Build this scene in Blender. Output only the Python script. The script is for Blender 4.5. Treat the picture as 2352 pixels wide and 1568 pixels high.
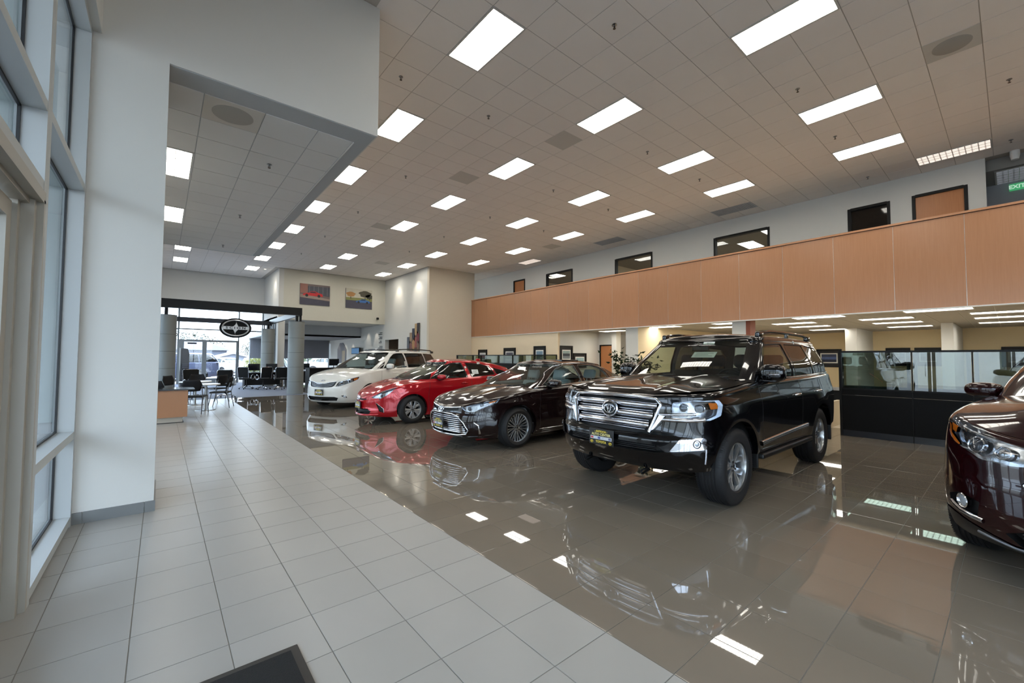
import bpy, math, random
import numpy as np
from mathutils import Vector, Matrix
from mathutils.geometry import delaunay_2d_cdt
random.seed(7); np.random.seed(7)
for _o in list(bpy.data.objects): bpy.data.objects.remove(_o, do_unlink=True)
SC = bpy.context.scene
COL = SC.collection
# ------------------------------------------------------------------ camera
YAW, PITCH, ROLL, FPX, CAMH = 0.696675, 0.0392125, 0.0041169, 962.9, 1.5
def _basis():
    cy, sy, cp, sp = math.cos(YAW), math.sin(YAW), math.cos(PITCH), math.sin(PITCH)
    f = Vector((sy*cp, cy*cp, sp)); r = Vector((cy, -sy, 0)); u = r.cross(f)
    return f, r*math.cos(ROLL)+u*math.sin(ROLL), -r*math.sin(ROLL)+u*math.cos(ROLL)
CF, CR, CU = _basis()
cam_d = bpy.data.cameras.new('camera'); cam = bpy.data.objects.new('camera', cam_d); COL.objects.link(cam)
cam_d.sensor_fit = 'HORIZONTAL'; cam_d.sensor_width = 36; cam_d.lens = 36*FPX/2352
cam_d.clip_start = 0.05; cam_d.clip_end = 400
M = Matrix((CR, CU, -CF)).transposed().to_4x4(); M.translation = Vector((0, 0, CAMH))
cam.matrix_world = M
SC.camera = cam
def in_view(x, y, z, m=60):
    p = Vector((x, y, z-CAMH)); d = p.dot(CF)
    if d < 0.1: return False
    px = 1176+FPX*p.dot(CR)/d; py = 784-FPX*p.dot(CU)/d
    return -m < px < 2352+m and -m < py < 1568+m
# ------------------------------------------------------------------ world, exposure, sun
world = bpy.data.worlds.new('sky'); SC.world = world; world.use_nodes = True
wn = world.node_tree; wn.nodes.clear()
wo = wn.nodes.new('ShaderNodeOutputWorld'); wb = wn.nodes.new('ShaderNodeBackground'); sk = wn.nodes.new('ShaderNodeTexSky')
sk.sky_type = 'NISHITA'; sk.sun_disc = False; sk.sun_elevation = math.radians(48); sk.sun_rotation = math.radians(120)
sk.air_density = 1.0; sk.dust_density = 3.5; sk.ozone_density = 1.0
wmix = wn.nodes.new('ShaderNodeMix'); wmix.data_type = 'RGBA'; wmix.inputs[0].default_value = 0.55
wmix.inputs[7].default_value = (7.9, 9.0, 10.4, 1)
wn.links.new(sk.outputs[0], wmix.inputs[6]); wn.links.new(wmix.outputs[2], wb.inputs[0]); wn.links.new(wb.outputs[0], wo.inputs[0])
wb.inputs[1].default_value = 0.74
SC.view_settings.view_transform = 'Standard'; SC.view_settings.look = 'None'
SC.view_settings.gamma = 1; SC.view_settings.use_curve_mapping = False
SC.view_settings.exposure = 0.78
SC.cycles.use_denoising = True
SC.cycles.max_bounces = 8; SC.cycles.diffuse_bounces = 4; SC.cycles.glossy_bounces = 5
SC.cycles.transmission_bounces = 6; SC.cycles.transparent_max_bounces = 8
SC.cycles.caustics_reflective = False; SC.cycles.caustics_refractive = False
SC.cycles.sample_clamp_indirect = 6.0
SC.cycles.use_adaptive_sampling = True; SC.cycles.adaptive_threshold = 0.02
sun_d = bpy.data.lights.new('sun', 'SUN'); sun = bpy.data.objects.new('sun', sun_d); COL.objects.link(sun); sun_d.energy = 3.6; sun_d.angle = math.radians(.6)
sun.rotation_euler = Vector((-.22, .58, -.78)).to_track_quat('-Z', 'Y').to_euler()   # sun stands in the south, parallel to the west front
LAMP = 10.8          # emission of the fluorescent lenses
# ------------------------------------------------------------------ materials
MATS = {}
def srgb(c):
    return tuple(((v/255)/12.92 if v/255 <= 0.04045 else ((v/255+0.055)/1.055)**2.4) for v in c)
def mat(name, col, rough=0.5, metal=0.0, noise=0.0, nscale=8.0, bump=0.0, bscale=60.0, coat=0.0, emit=0.0, trans=0.0,
        ior=1.5, stretch=None, alpha=1.0, spec=0.5, coat_rough=0.02, object_coords=True):
    if name in MATS: return MATS[name]
    m = bpy.data.materials.new(name); m.use_nodes = True; nt = m.node_tree
    b = nt.nodes['Principled BSDF']; c = (*srgb(col), 1)
    b.inputs['Base Color'].default_value = c; b.inputs['Roughness'].default_value = rough
    b.inputs['Metallic'].default_value = metal; b.inputs['IOR'].default_value = ior
    b.inputs['Coat Weight'].default_value = coat; b.inputs['Coat Roughness'].default_value = coat_rough
    b.inputs['Specular IOR Level'].default_value = spec
    b.inputs['Transmission Weight'].default_value = trans
    if emit: b.inputs['Emission Color'].default_value = c; b.inputs['Emission Strength'].default_value = emit
    if noise or bump:
        tc = nt.nodes.new('ShaderNodeTexCoord'); mp = nt.nodes.new('ShaderNodeMapping')
        geo = nt.nodes.new('ShaderNodeNewGeometry')
        nt.links.new((geo.outputs['Position'] if not object_coords else tc.outputs['Object']), mp.inputs[0])
        if stretch: mp.inputs['Scale'].default_value = stretch
    if noise:
        n = nt.nodes.new('ShaderNodeTexNoise'); n.inputs['Scale'].default_value = nscale; n.inputs['Detail'].default_value = 4
        r = nt.nodes.new('ShaderNodeMix'); r.data_type = 'RGBA'
        r.inputs[6].default_value = tuple(min(1, v*(1-noise)) for v in c[:3])+(1,)
        r.inputs[7].default_value = tuple(min(1, v*(1+noise)) for v in c[:3])+(1,)
        nt.links.new(mp.outputs[0], n.inputs[0]); nt.links.new(n.outputs[0], r.inputs[0])
        nt.links.new(r.outputs[2], b.inputs['Base Color'])
    if bump:
        n2 = nt.nodes.new('ShaderNodeTexNoise'); n2.inputs['Scale'].default_value = bscale; n2.inputs['Detail'].default_value = 3
        bp = nt.nodes.new('ShaderNodeBump'); bp.inputs['Strength'].default_value = bump; bp.inputs['Distance'].default_value = 0.01
        nt.links.new(mp.outputs[0], n2.inputs[0]); nt.links.new(n2.outputs[0], bp.inputs['Height']); nt.links.new(bp.outputs[0], b.inputs['Normal'])
    MATS[name] = m
    return m
def glass_mat(name, tint=(200, 215, 212), through=0.88, rough=0.0, ior=1.5):
    """thin architectural/vehicle glass: tinted pass-through plus fresnel mirror, no refraction"""
    if name in MATS: return MATS[name]
    m = bpy.data.materials.new(name); m.use_nodes = True; nt = m.node_tree; nt.nodes.clear()
    o = nt.nodes.new('ShaderNodeOutputMaterial'); mx = nt.nodes.new('ShaderNodeMixShader'); fr = nt.nodes.new('ShaderNodeFresnel')
    t = nt.nodes.new('ShaderNodeBsdfTransparent'); g = nt.nodes.new('ShaderNodeBsdfGlossy')
    c = srgb(tint); t.inputs[0].default_value = (c[0]*through, c[1]*through, c[2]*through, 1)
    g.inputs['Roughness'].default_value = rough; g.inputs[0].default_value = (1, 1, 1, 1); 
    ge = nt.nodes.new('ShaderNodeNewGeometry'); mr_ = nt.nodes.new('ShaderNodeMapRange'); mr_.inputs[3].default_value = ior; mr_.inputs[4].default_value = 1/ior
    nt.links.new(ge.outputs['Backfacing'], mr_.inputs[0]); nt.links.new(mr_.outputs[0], fr.inputs[0])   # same mirror strength from either side
    nt.links.new(fr.outputs[0], mx.inputs[0]); nt.links.new(t.outputs[0], mx.inputs[1]); nt.links.new(g.outputs[0], mx.inputs[2])
    nt.links.new(mx.outputs[0], o.inputs[0]); MATS[name] = m
    return m
def wood_mat(name, a, b_, rough=0.35, axis='z'):
    if name in MATS: return MATS[name]
    m = bpy.data.materials.new(name); m.use_nodes = True; nt = m.node_tree; b = nt.nodes['Principled BSDF']
    tc = nt.nodes.new('ShaderNodeTexCoord'); mp = nt.nodes.new('ShaderNodeMapping'); n = nt.nodes.new('ShaderNodeTexNoise')
    mp.inputs['Scale'].default_value = (14, 14, 0.7) if axis == 'z' else (1, 14, 14)
    n.inputs['Scale'].default_value = 3; n.inputs['Detail'].default_value = 6
    oi = nt.nodes.new('ShaderNodeObjectInfo'); r = nt.nodes.new('ShaderNodeMix'); r.data_type = 'RGBA'
    r.inputs[6].default_value = (*srgb(a), 1); r.inputs[7].default_value = (*srgb(b_), 1)
    hv = nt.nodes.new('ShaderNodeHueSaturation'); ma = nt.nodes.new('ShaderNodeMapRange')
    ma.inputs[3].default_value = 0.93; ma.inputs[4].default_value = 1.07
    nt.links.new(tc.outputs['Object'], mp.inputs[0]); nt.links.new(mp.outputs[0], n.inputs[0]); nt.links.new(n.outputs[0], r.inputs[0])
    nt.links.new(oi.outputs['Random'], ma.inputs[0]); nt.links.new(ma.outputs[0], hv.inputs['Value'])
    nt.links.new(r.outputs[2], hv.inputs['Color']); nt.links.new(hv.outputs[0], b.inputs['Base Color'])
    b.inputs['Roughness'].default_value = rough; MATS[name] = m
    return m
def tile_mat(name, a, rough, var=0.05, nscale=2.0, bump=0.0, coat=0.0, spec=0.5):
    if name in MATS: return MATS[name]
    m = bpy.data.materials.new(name); m.use_nodes = True; nt = m.node_tree; b = nt.nodes['Principled BSDF']
    geo = nt.nodes.new('ShaderNodeNewGeometry'); n = nt.nodes.new('ShaderNodeTexNoise'); n.inputs['Scale'].default_value = nscale; n.inputs['Detail'].default_value = 5
    oi = nt.nodes.new('ShaderNodeObjectInfo'); ma = nt.nodes.new('ShaderNodeMapRange'); ma.inputs[3].default_value = 1-var; ma.inputs[4].default_value = 1+var
    m2 = nt.nodes.new('ShaderNodeMapRange'); m2.inputs[3].default_value = 1-var; m2.inputs[4].default_value = 1+var
    mu = nt.nodes.new('ShaderNodeMath'); mu.operation = 'MULTIPLY'; hv = nt.nodes.new('ShaderNodeHueSaturation')
    hv.inputs['Color'].default_value = (*srgb(a), 1)
    nt.links.new(geo.outputs['Position'], n.inputs[0]); nt.links.new(n.outputs[0], m2.inputs[0]); nt.links.new(oi.outputs['Random'], ma.inputs[0])
    nt.links.new(ma.outputs[0], mu.inputs[0]); nt.links.new(m2.outputs[0], mu.inputs[1]); nt.links.new(mu.outputs[0], hv.inputs['Value'])
    nt.links.new(hv.outputs[0], b.inputs['Base Color']); b.inputs['Roughness'].default_value = rough
    b.inputs['Coat Weight'].default_value = coat; b.inputs['Coat Roughness'].default_value = 0.01; b.inputs['Specular IOR Level'].default_value = spec
    if bump:
        n2 = nt.nodes.new('ShaderNodeTexNoise'); n2.inputs['Scale'].default_value = 1.6; bp = nt.nodes.new('ShaderNodeBump')
        bp.inputs['Strength'].default_value = bump; bp.inputs['Distance'].default_value = 0.01
        nt.links.new(geo.outputs['Position'], n2.inputs[0]); nt.links.new(n2.outputs[0], bp.inputs['Height']); nt.links.new(bp.outputs[0], b.inputs['Normal'])
    MATS[name] = m
    return m
def lens_mat(name, strength, col=(255, 250, 238)):
    """egg-crate fluorescent lens: emission with the lattice of the louvre a little dimmer"""
    if name in MATS: return MATS[name]
    m = bpy.data.materials.new(name); m.use_nodes = True; nt = m.node_tree; nt.nodes.clear()
    o = nt.nodes.new('ShaderNodeOutputMaterial'); e = nt.nodes.new('ShaderNodeEmission')
    e.inputs[0].default_value = (*srgb(col), 1); e.inputs[1].default_value = strength
    tc = nt.nodes.new('ShaderNodeTexCoord'); n = nt.nodes.new('ShaderNodeTexBrick')
    n.offset = 0; n.inputs['Scale'].default_value = 1; n.inputs['Brick Width'].default_value = 0.17; n.inputs['Row Height'].default_value = 0.10
    n.inputs['Mortar Size'].default_value = 0.012; n.inputs[1].default_value = (1, 1, 1, 1); n.inputs[2].default_value = (.93, .93, .93, 1); n.inputs[3].default_value = (.45, .45, .42, 1)
    mu = nt.nodes.new('ShaderNodeMath'); mu.operation = 'MULTIPLY'; mu.inputs[1].default_value = strength
    nt.links.new(tc.outputs['Object'], n.inputs[0]); nt.links.new(n.outputs[0], mu.inputs[0]); nt.links.new(mu.outputs[0], e.inputs[1])
    nt.links.new(e.outputs[0], o.inputs[0]); MATS[name] = m
    return m
white_wall = mat('white_wall_paint', (212, 211, 206), 0.7, noise=0.02, nscale=1.5, bump=0.03, bscale=180)
cream_wall = mat('cream_wall_paint', (228, 210, 182), 0.7, noise=0.02, nscale=1.5, bump=0.03, bscale=180)
yellow_wall = mat('yellow_wall_paint', (226, 206, 166), 0.7, noise=0.02, nscale=1.5)
gray_wall = mat('grey_wall_paint', (168, 166, 160), 0.75, noise=0.02, nscale=1.5)
grid_mat = mat('ceiling_grid_paint', (186, 178, 168), 0.6)
ctile = tile_mat('acoustic_ceiling_tile', (240, 233, 226), 0.9, 0.015, 6.0)
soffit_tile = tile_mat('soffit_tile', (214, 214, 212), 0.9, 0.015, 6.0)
grout_mat = mat('grout', (128, 125, 118), 0.9)
light_tile_m = tile_mat('light_porcelain', (154, 152, 147), 0.30, 0.035, 3.0, spec=0.42)
dark_tile_m = tile_mat('polished_taupe_porcelain', (122, 113, 101), 0.02, 0.05, 2.5, bump=0.0, coat=0.25, spec=0.6)
carpet_m = mat('blue_grey_carpet', (118, 126, 142), 0.75, noise=0.08, nscale=30)
office_floor_m = mat('office_floor_tile', (200, 188, 168), 0.5, noise=0.03)
alu = mat('painted_aluminium', (178, 182, 182), 0.4, noise=0.015, nscale=3)
alu_warm = mat('door_frame_aluminium', (164, 160, 150), 0.4)
gasket = mat('black_gasket', (18, 18, 20), 0.5)
black_m = mat('black_paint', (10, 10, 11), 0.5, spec=.3)
black_satin = mat('black_satin_panel', (7, 7, 8), 0.5, noise=0.05, spec=.2)
blackish = mat('black_fabric', (9, 9, 10), 0.9, noise=0.2, nscale=80)
chrome = mat('chrome', (225, 226, 230), 0.06, 1.0)
steel = mat('brushed_steel', (150, 152, 152), 0.3, 1.0, noise=0.05, nscale=5, stretch=(1, 1, 30))
white_m = mat('white_plastic', (225, 225, 222), 0.4)
maple = wood_mat('maple_panel', (170, 121, 88), (182, 135, 102), 0.22)
maple_h = wood_mat('maple_rail', (184, 132, 96), (194, 144, 108), 0.3, 'y')
door_wood = wood_mat('door_veneer', (176, 112, 66), (196, 132, 84), 0.35)
strip_m = mat('satin_metal_strip', (190, 188, 186), 0.25, 0.9)
lens_on = lens_mat('lit_lens', LAMP)
lens_office = lens_mat('office_lens', 11.0)
lens_dim = lens_mat('dim_lens', 0.75, (255, 236, 222))
lens_off = lens_mat('faint_glow_lens', 0.28, (220, 228, 240))  # faint glow put into the lens of the switched-off light
pane_m = glass_mat('window_glass', (240, 244, 246), 0.97)
tint_pane = glass_mat('partition_glass', (190, 206, 204), 0.75, ior=2.3)
# ------------------------------------------------------------------ mesh helpers
def link(name, me, m=None, parent=None, loc=None, smooth=False):
    o = bpy.data.objects.new(name, me); COL.objects.link(o)
    if m is not None:
        for k in (m if isinstance(m, (list, tuple)) else [m]): me.materials.append(k)
    if parent: o.parent = parent
    if loc: o.location = loc
    if smooth: me.polygons.foreach_set('use_smooth', [True]*len(me.polygons))
    return o
class MB:
    def __init__(s): s.v = []; s.f = []; s.mi = []
    def add(s, vs, fs, mi=0):
        k = len(s.v); s.v += [tuple(v) for v in vs]; s.f += [tuple(i+k for i in f) for f in fs]; s.mi += [mi]*len(fs); return s
    def box(s, x0, x1, y0, y1, z0, z1, mi=0, mtx=None):
        vs = [(x, y, z) for z in (z0, z1) for y in (y0, y1) for x in (x0, x1)]
        if mtx is not None: vs = [tuple(mtx @ Vector(v)) for v in vs]
        return s.add(vs, [(0, 2, 3, 1), (4, 5, 7, 6), (0, 1, 5, 4), (2, 6, 7, 3), (0, 4, 6, 2), (1, 3, 7, 5)], mi)
    def quad(s, a, b, c, d, mi=0): return s.add([a, b, c, d], [(0, 1, 2, 3)], mi)
    def rbox(s, x0, x1, y0, y1, z0, z1, r=0.02, mi=0, mtx=None):
        """box with rounded vertical-section corners (chamfered on all edges by a soft profile)"""
        vs = []; fs = []; n = 3
        cx, cy, cz = (x0+x1)/2, (y0+y1)/2, (z0+z1)/2; hx, hy, hz = (x1-x0)/2, (y1-y0)/2, (z1-z0)/2
        r = min(r, hx*.99, hy*.99, hz*.99); rings = []
        for lat in [(-math.pi/2+i*math.pi/2/n) for i in range(n+1)]+[(i*math.pi/2/n) for i in range(n+1)]:
            sgn = -1 if len(rings) <= n else 1; ring = []
            for q, (sx, sy) in enumerate(((1, 1), (-1, 1), (-1, -1), (1, -1))):
                for i in range(n+1):
                    a = q*math.pi/2+i*math.pi/2/n
                    p = (cx+sx*(hx-r)+r*math.cos(lat)*math.cos(a), cy+sy*(hy-r)+r*math.cos(lat)*math.sin(a), cz+sgn*(hz-r)+r*math.sin(lat))
                    ring.append(len(vs)); vs.append(p if mtx is None else tuple(mtx @ Vector(p)))
            rings.append(ring)
        for a, b in zip(rings, rings[1:]):
            for i in range(len(a)): fs.append((a[i], a[(i+1) % len(a)], b[(i+1) % len(a)], b[i]))
        fs.append(tuple(rings[0][::-1])); fs.append(tuple(rings[-1]))
        return s.add(vs, fs, mi)
    def cyl(s, p0, p1, r0, r1=None, n=16, caps=True, mi=0):
        r1 = r0 if r1 is None else r1; p0 = Vector(p0); p1 = Vector(p1); d = (p1-p0).normalized()
        a = d.orthogonal().normalized(); b = d.cross(a); vs = []
        for p, r in ((p0, r0), (p1, r1)):
            for i in range(n):
                t = 2*math.pi*i/n; vs.append(p+a*r*math.cos(t)+b*r*math.sin(t))
        fs = [(i, (i+1) % n, n+(i+1) % n, n+i) for i in range(n)]
        if caps: fs += [tuple(range(n))[::-1], tuple(range(n, 2*n))]
        return s.add(vs, fs, mi)
    def tube(s, pts, r, n=8, closed=False, mi=0):
        P = [Vector(p) for p in pts]; m = len(P); vs = []; fs = []; up = None
        for i, p in enumerate(P):
            d = ((P[(i+1) % m] if closed or i < m-1 else P[i])-(P[i-1] if closed or i > 0 else P[i]))
            d = d.normalized() if d.length > 1e-9 else Vector((0, 0, 1))
            if up is None: up = d.orthogonal().normalized()
            up = (up-d*up.dot(d)); up = up.normalized() if up.length > 1e-6 else d.orthogonal().normalized()
            b = d.cross(up); rr = r[i] if isinstance(r, (list, tuple)) else r
            for k in range(n):
                t = 2*math.pi*k/n; vs.append(p+up*rr*math.cos(t)+b*rr*math.sin(t))
        for i in range(m if closed else m-1):
            for k in range(n):
                a = i*n+k; b_ = i*n+(k+1) % n; c = ((i+1) % m)*n+(k+1) % n; d_ = ((i+1) % m)*n+k
                fs.append((a, b_, c, d_))
        if not closed: fs += [tuple(range(n))[::-1], tuple(range((m-1)*n, m*n))]
        return s.add(vs, fs, mi)
    def lathe(s, prof, axis_o=(0, 0, 0), axis='z', n=32, mi=0):
        """prof: (radius, height) pairs"""
        vs = []; fs = []; o = Vector(axis_o)
        for r, h in prof:
            for k in range(n):
                t = 2*math.pi*k/n; c, q = r*math.cos(t), r*math.sin(t)
                vs.append(o+Vector({'z': (c, q, h), 'y': (c, h, q), 'x': (h, c, q)}[axis]))
        for i in range(len(prof)-1):
            for k in range(n): fs.append((i*n+k, i*n+(k+1) % n, (i+1)*n+(k+1) % n, (i+1)*n+k))
        return s.add(vs, fs, mi)
    def prism(s, poly, z0, z1, fn=None, mi=0):
        """extrude a 2-d polygon; fn maps (u, v, w) to xyz"""
        n = len(poly); fn = fn or (lambda u, v, w: (u, v, w))
        vs = [fn(u, v, z0) for u, v in poly]+[fn(u, v, z1) for u, v in poly]
        return s.add(vs, [tuple(range(n))[::-1], tuple(range(n, 2*n))]+[(i, (i+1) % n, n+(i+1) % n, n+i) for i in range(n)], mi)
    def build(s, name, m, parent=None, loc=None, smooth=False):
        me = bpy.data.meshes.new(name); me.from_pydata([tuple(v) for v in s.v], [], s.f)
        ms = m if isinstance(m, (list, tuple)) else [m]
        for k in ms: me.materials.append(k)
        if len(ms) > 1: me.polygons.foreach_set('material_index', s.mi)
        if smooth:
            me.polygons.foreach_set('use_smooth', [True]*len(me.polygons))
            if smooth != 'all': me.set_sharp_from_angle(angle=math.radians(40))
        me.update()
        return link(name, me, None, parent, loc)
def tag(o, label=None, cat=None, group=None, kind=None):
    if label: o['label'] = label
    if cat: o['category'] = cat
    if group: o['group'] = group
    if kind: o['kind'] = kind
    return o
def empty(name, loc=(0, 0, 0), rz=0, **k):
    o = bpy.data.objects.new(name, None); COL.objects.link(o); o.location = loc; o.rotation_euler = (0, 0, rz); o.empty_display_size = .2
    return tag(o, **k)
def bx(name, x0, x1, y0, y1, z0, z1, m, parent=None, kind=None, rel=True, **k):
    o = MB().box(x0, x1, y0, y1, z0, z1).build(name, m, parent)
    return tag(o, kind=kind, **k)
def text(name, s, size, m, mtx, parent=None, depth=0.001, align='CENTER', bold=0.0, sx=1.0):
    cu = bpy.data.curves.new(name, 'FONT'); cu.body = s; cu.size = size; cu.align_x = align; cu.align_y = 'CENTER'
    cu.extrude = depth; cu.offset = bold; cu.resolution_u = 3
    t = bpy.data.objects.new(name, cu); COL.objects.link(t)
    dg = bpy.context.evaluated_depsgraph_get(); me = bpy.data.meshes.new_from_object(t.evaluated_get(dg))
    bpy.data.objects.remove(t, do_unlink=True); bpy.data.curves.remove(cu)
    me.transform(mtx @ Matrix.Diagonal((sx, 1, 1, 1))); me.materials.clear()
    me.name = name
    return link(name, me, m, parent)
def copy_tree(o, parent=None):
    c = o.copy(); COL.objects.link(c)
    if parent is not None:
        c.parent = parent; c.matrix_parent_inverse = o.matrix_parent_inverse
    for ch in [k for k in ALLCH.get(o.name, [])] if False else list(o.children): copy_tree(ch, c)
    return c
ORD = ['first', 'second', 'third', 'fourth', 'fifth', 'sixth', 'seventh', 'eighth', 'ninth', 'tenth', 'eleventh', 'twelfth']
# ================================================================== SETTING
CZ = 6.25
WX = -0.57        # inner face of the glazed west side
# ---- floor slab, tiles
floor = bx('floor', -0.9, 24.0, -9.3, 36.3, -0.25, -0.0025, grout_mat, kind='structure')
def tiles(name, xs, ys, m, gap, z0, z1, parent, flip=False, skip=lambda x0, x1, y0, y1: False, cap=300, fname=None, view=None):
    cells = []
    for x0, x1 in zip(xs, xs[1:]):
        for y0, y1 in zip(ys, ys[1:]):
            if skip(x0, x1, y0, y1): continue
            cx, cy = (x0+x1)/2, (y0+y1)/2; zt = z0 if flip else z1
            vis = any(in_view(a, b, zt, 0) for a in (x0, x1) for b in (y0, y1))
            d = (cx*cx+cy*cy+(zt-CAMH)**2)
            if view and not view(cx, cy): vis = False
            cells.append(((0 if vis else 1), d, x0, x1, y0, y1))
    cells.sort(); stuff = MB(); cache = {}
    for k, (nv, d, x0, x1, y0, y1) in enumerate(cells):
        w, h = x1-x0-gap, y1-y0-gap
        if k < cap and not nv:
            key = (round(w, 3), round(h, 3))
            if key not in cache:
                b = MB(); c = 0.0008; zz = (z0, z1-c, z1) if not flip else (z1, z0+c, z0)
                vs = [(sx*w/2, sy*h/2, zz[0]) for sx, sy in ((-1, -1), (1, -1), (1, 1), (-1, 1))]
                vs += [(sx*w/2, sy*h/2, zz[1]) for sx, sy in ((-1, -1), (1, -1), (1, 1), (-1, 1))]
                vs += [(sx*(w/2-c), sy*(h/2-c), zz[2]) for sx, sy in ((-1, -1), (1, -1), (1, 1), (-1, 1))]
                fs = [(0, 3, 2, 1), (8, 9, 10, 11)]+[(i+o, (i+1) % 4+o, (i+1) % 4+4+o, i+4+o) for o in (0, 4) for i in range(4)]
                if flip: fs = [f[::-1] for f in fs]
                me = bpy.data.meshes.new(name); me.from_pydata(vs, [], fs); me.materials.append(m); cache[key] = me
            link(name, cache[key], None, parent, ((x0+x1)/2, (y0+y1)/2, 0))
        else:
            g = gap/2; stuff.box(x0+g, x1-g, y0+g, y1-g, z0, z1)
    if stuff.v: tag(stuff.build(fname or name, m, parent), kind='stuff')
FY = 18.3          # where the tiled floor meets the far carpet
lx = [-0.9+0.0155]+[-0.4845+0.4*k for k in range(7)]
ly = [3.463-0.3976*j for j in range(31, -38, -1)]
ly = [y for y in ly if y < FY]+[FY]
dx = [1.9155+0.4115*k for k in range(24)]
tiles('light_tile', lx, ly, light_tile_m, 0.0050, -0.0025, 0.0, floor)
tiles('polished_tile', dx, ly, dark_tile_m, 0.0035, -0.0025, 0.0, floor)
bx('carpet', -0.88, 4.7, FY, 29.1, -0.0025, 0.002, carpet_m, floor)
bx('polished_slab', 4.7, 10.6, FY, 36.2, -0.0025, 0.0, dark_tile_m, floor)
bx('polished_slab', 4.7, dx[-1], FY-0.002, FY, -0.0025, -0.001, dark_tile_m, floor)
bx('office_floor', dx[-1]+.004, 23.9, -9.2, 19.4, -0.0025, 0.0, office_floor_m, floor)
# ---- main ceiling
ceiling = bx('ceiling', -0.9, 17.4, -9.3, 29.5, CZ+0.006, CZ+0.2, grid_mat, kind='structure')
P = 0.602
gx = [3.31+P*i for i in range(-7, 20)]; gy = [4.38+P*j for j in range(-23, 42)]
CX = [0.601, 3.611, 6.621, 9.631, 12.039, 13.845]
LIGHTS = []       # (x, y, kind)
for i, x in enumerate(CX[:5]):
    ks = {0: [6, 7], 1: range(-2, 8), 2: range(-3, 7), 3: range(-3, 7), 4: range(-3, 5)}[i]
    for k in ks: LIGHTS.append((x, 4.982+3.01*k, 'on', i))
LIGHTS += [(CX[5], 0.768, 'dim', 5), (CX[5], 15.216, 'dim', 5)]
VENTS = [(CX[5], 5.584), (CX[5], 10.40)]
DIFF = [(9.029, 0.467), (9.029, -0.135-2*P), (6.621, 5.283+3.01-P*.5+.0), (6.019, 8.293+P), (12.64, 14.0)]
GRAY = [(6.621, 4.982-P*.0)]
def occupied(x0, x1, y0, y1):
    cx, cy = (x0+x1)/2, (y0+y1)/2
    for x, y, *_ in LIGHTS+[(a, b) for a, b in VENTS]:
        if abs(cx-x) < .31 and abs(cy-y) < .61: return True
    if cx < 2.3 and 5.1 < cy < 14.6 and cx < 2.16: return True
    if cy > 25.0 and cx > 4.75: return True
    if cx > 10.7 and cy > 19.5: return cy > 22 or cx < 13.4
    if cx > 14.75 and cy > 0.3: return True
    return False
tiles('ceiling_tile', gx, gy, ctile, 0.011, CZ, CZ+0.006, ceiling, flip=True, skip=occupied,
      view=lambda x, y: not (x < 2.1 and y > 5.4 and x*5.42 < 2.16*y*0+2.16*5.42 and x/y < 2.16/5.42 and y > 5.4) )
# ---- dropped bulkhead on the left: header wall + tiled soffit
wall_header = bx('wall_header', -0.9, 2.16, 5.42, 14.3, 4.476, CZ, white_wall, kind='structure')
soff = bx('ceiling_soffit', -0.9, 2.14, 5.44, 14.28, 4.470, 4.476, mat('soffit_paint', (172, 176, 178), .7), kind='structure')
sx_ = [-0.9+.0, -0.308, 0.294, 0.896, 1.498, 1.95]; sy_ = [5.77+P*k for k in range(15)]; sy_[-1] = 14.2
SL = [(-0.005, 8.18), (-0.005, 11.19)]
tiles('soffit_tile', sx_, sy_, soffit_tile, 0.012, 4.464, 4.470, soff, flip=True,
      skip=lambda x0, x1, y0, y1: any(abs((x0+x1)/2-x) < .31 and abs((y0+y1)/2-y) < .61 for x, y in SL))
bx('trim_1', 1.95, 1.965, 5.77, 14.2, 4.455, 4.470, white_m, kind='structure')
# ---- column at the left with its tile base
wall_column = bx('wall_column', -0.70, -0.015, 5.42, 6.3, 0, 4.476, white_wall, kind='structure')
base = MB(); bb = empty('baseboard_column', (0, 0, 0), kind='structure')
bm_ = mat('base_tile', (118, 120, 120), .5, noise=.05)
for a, b in ((-0.575, -0.505), (-0.50, -0.085), (-0.08, -0.003)): bx('base_tile', a, b, 5.406, 5.42, 0, .10, bm_, bb)
bx('base_tile', -0.015, -0.003, 5.42, 6.3, 0, .10, bm_, bb)
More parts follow.
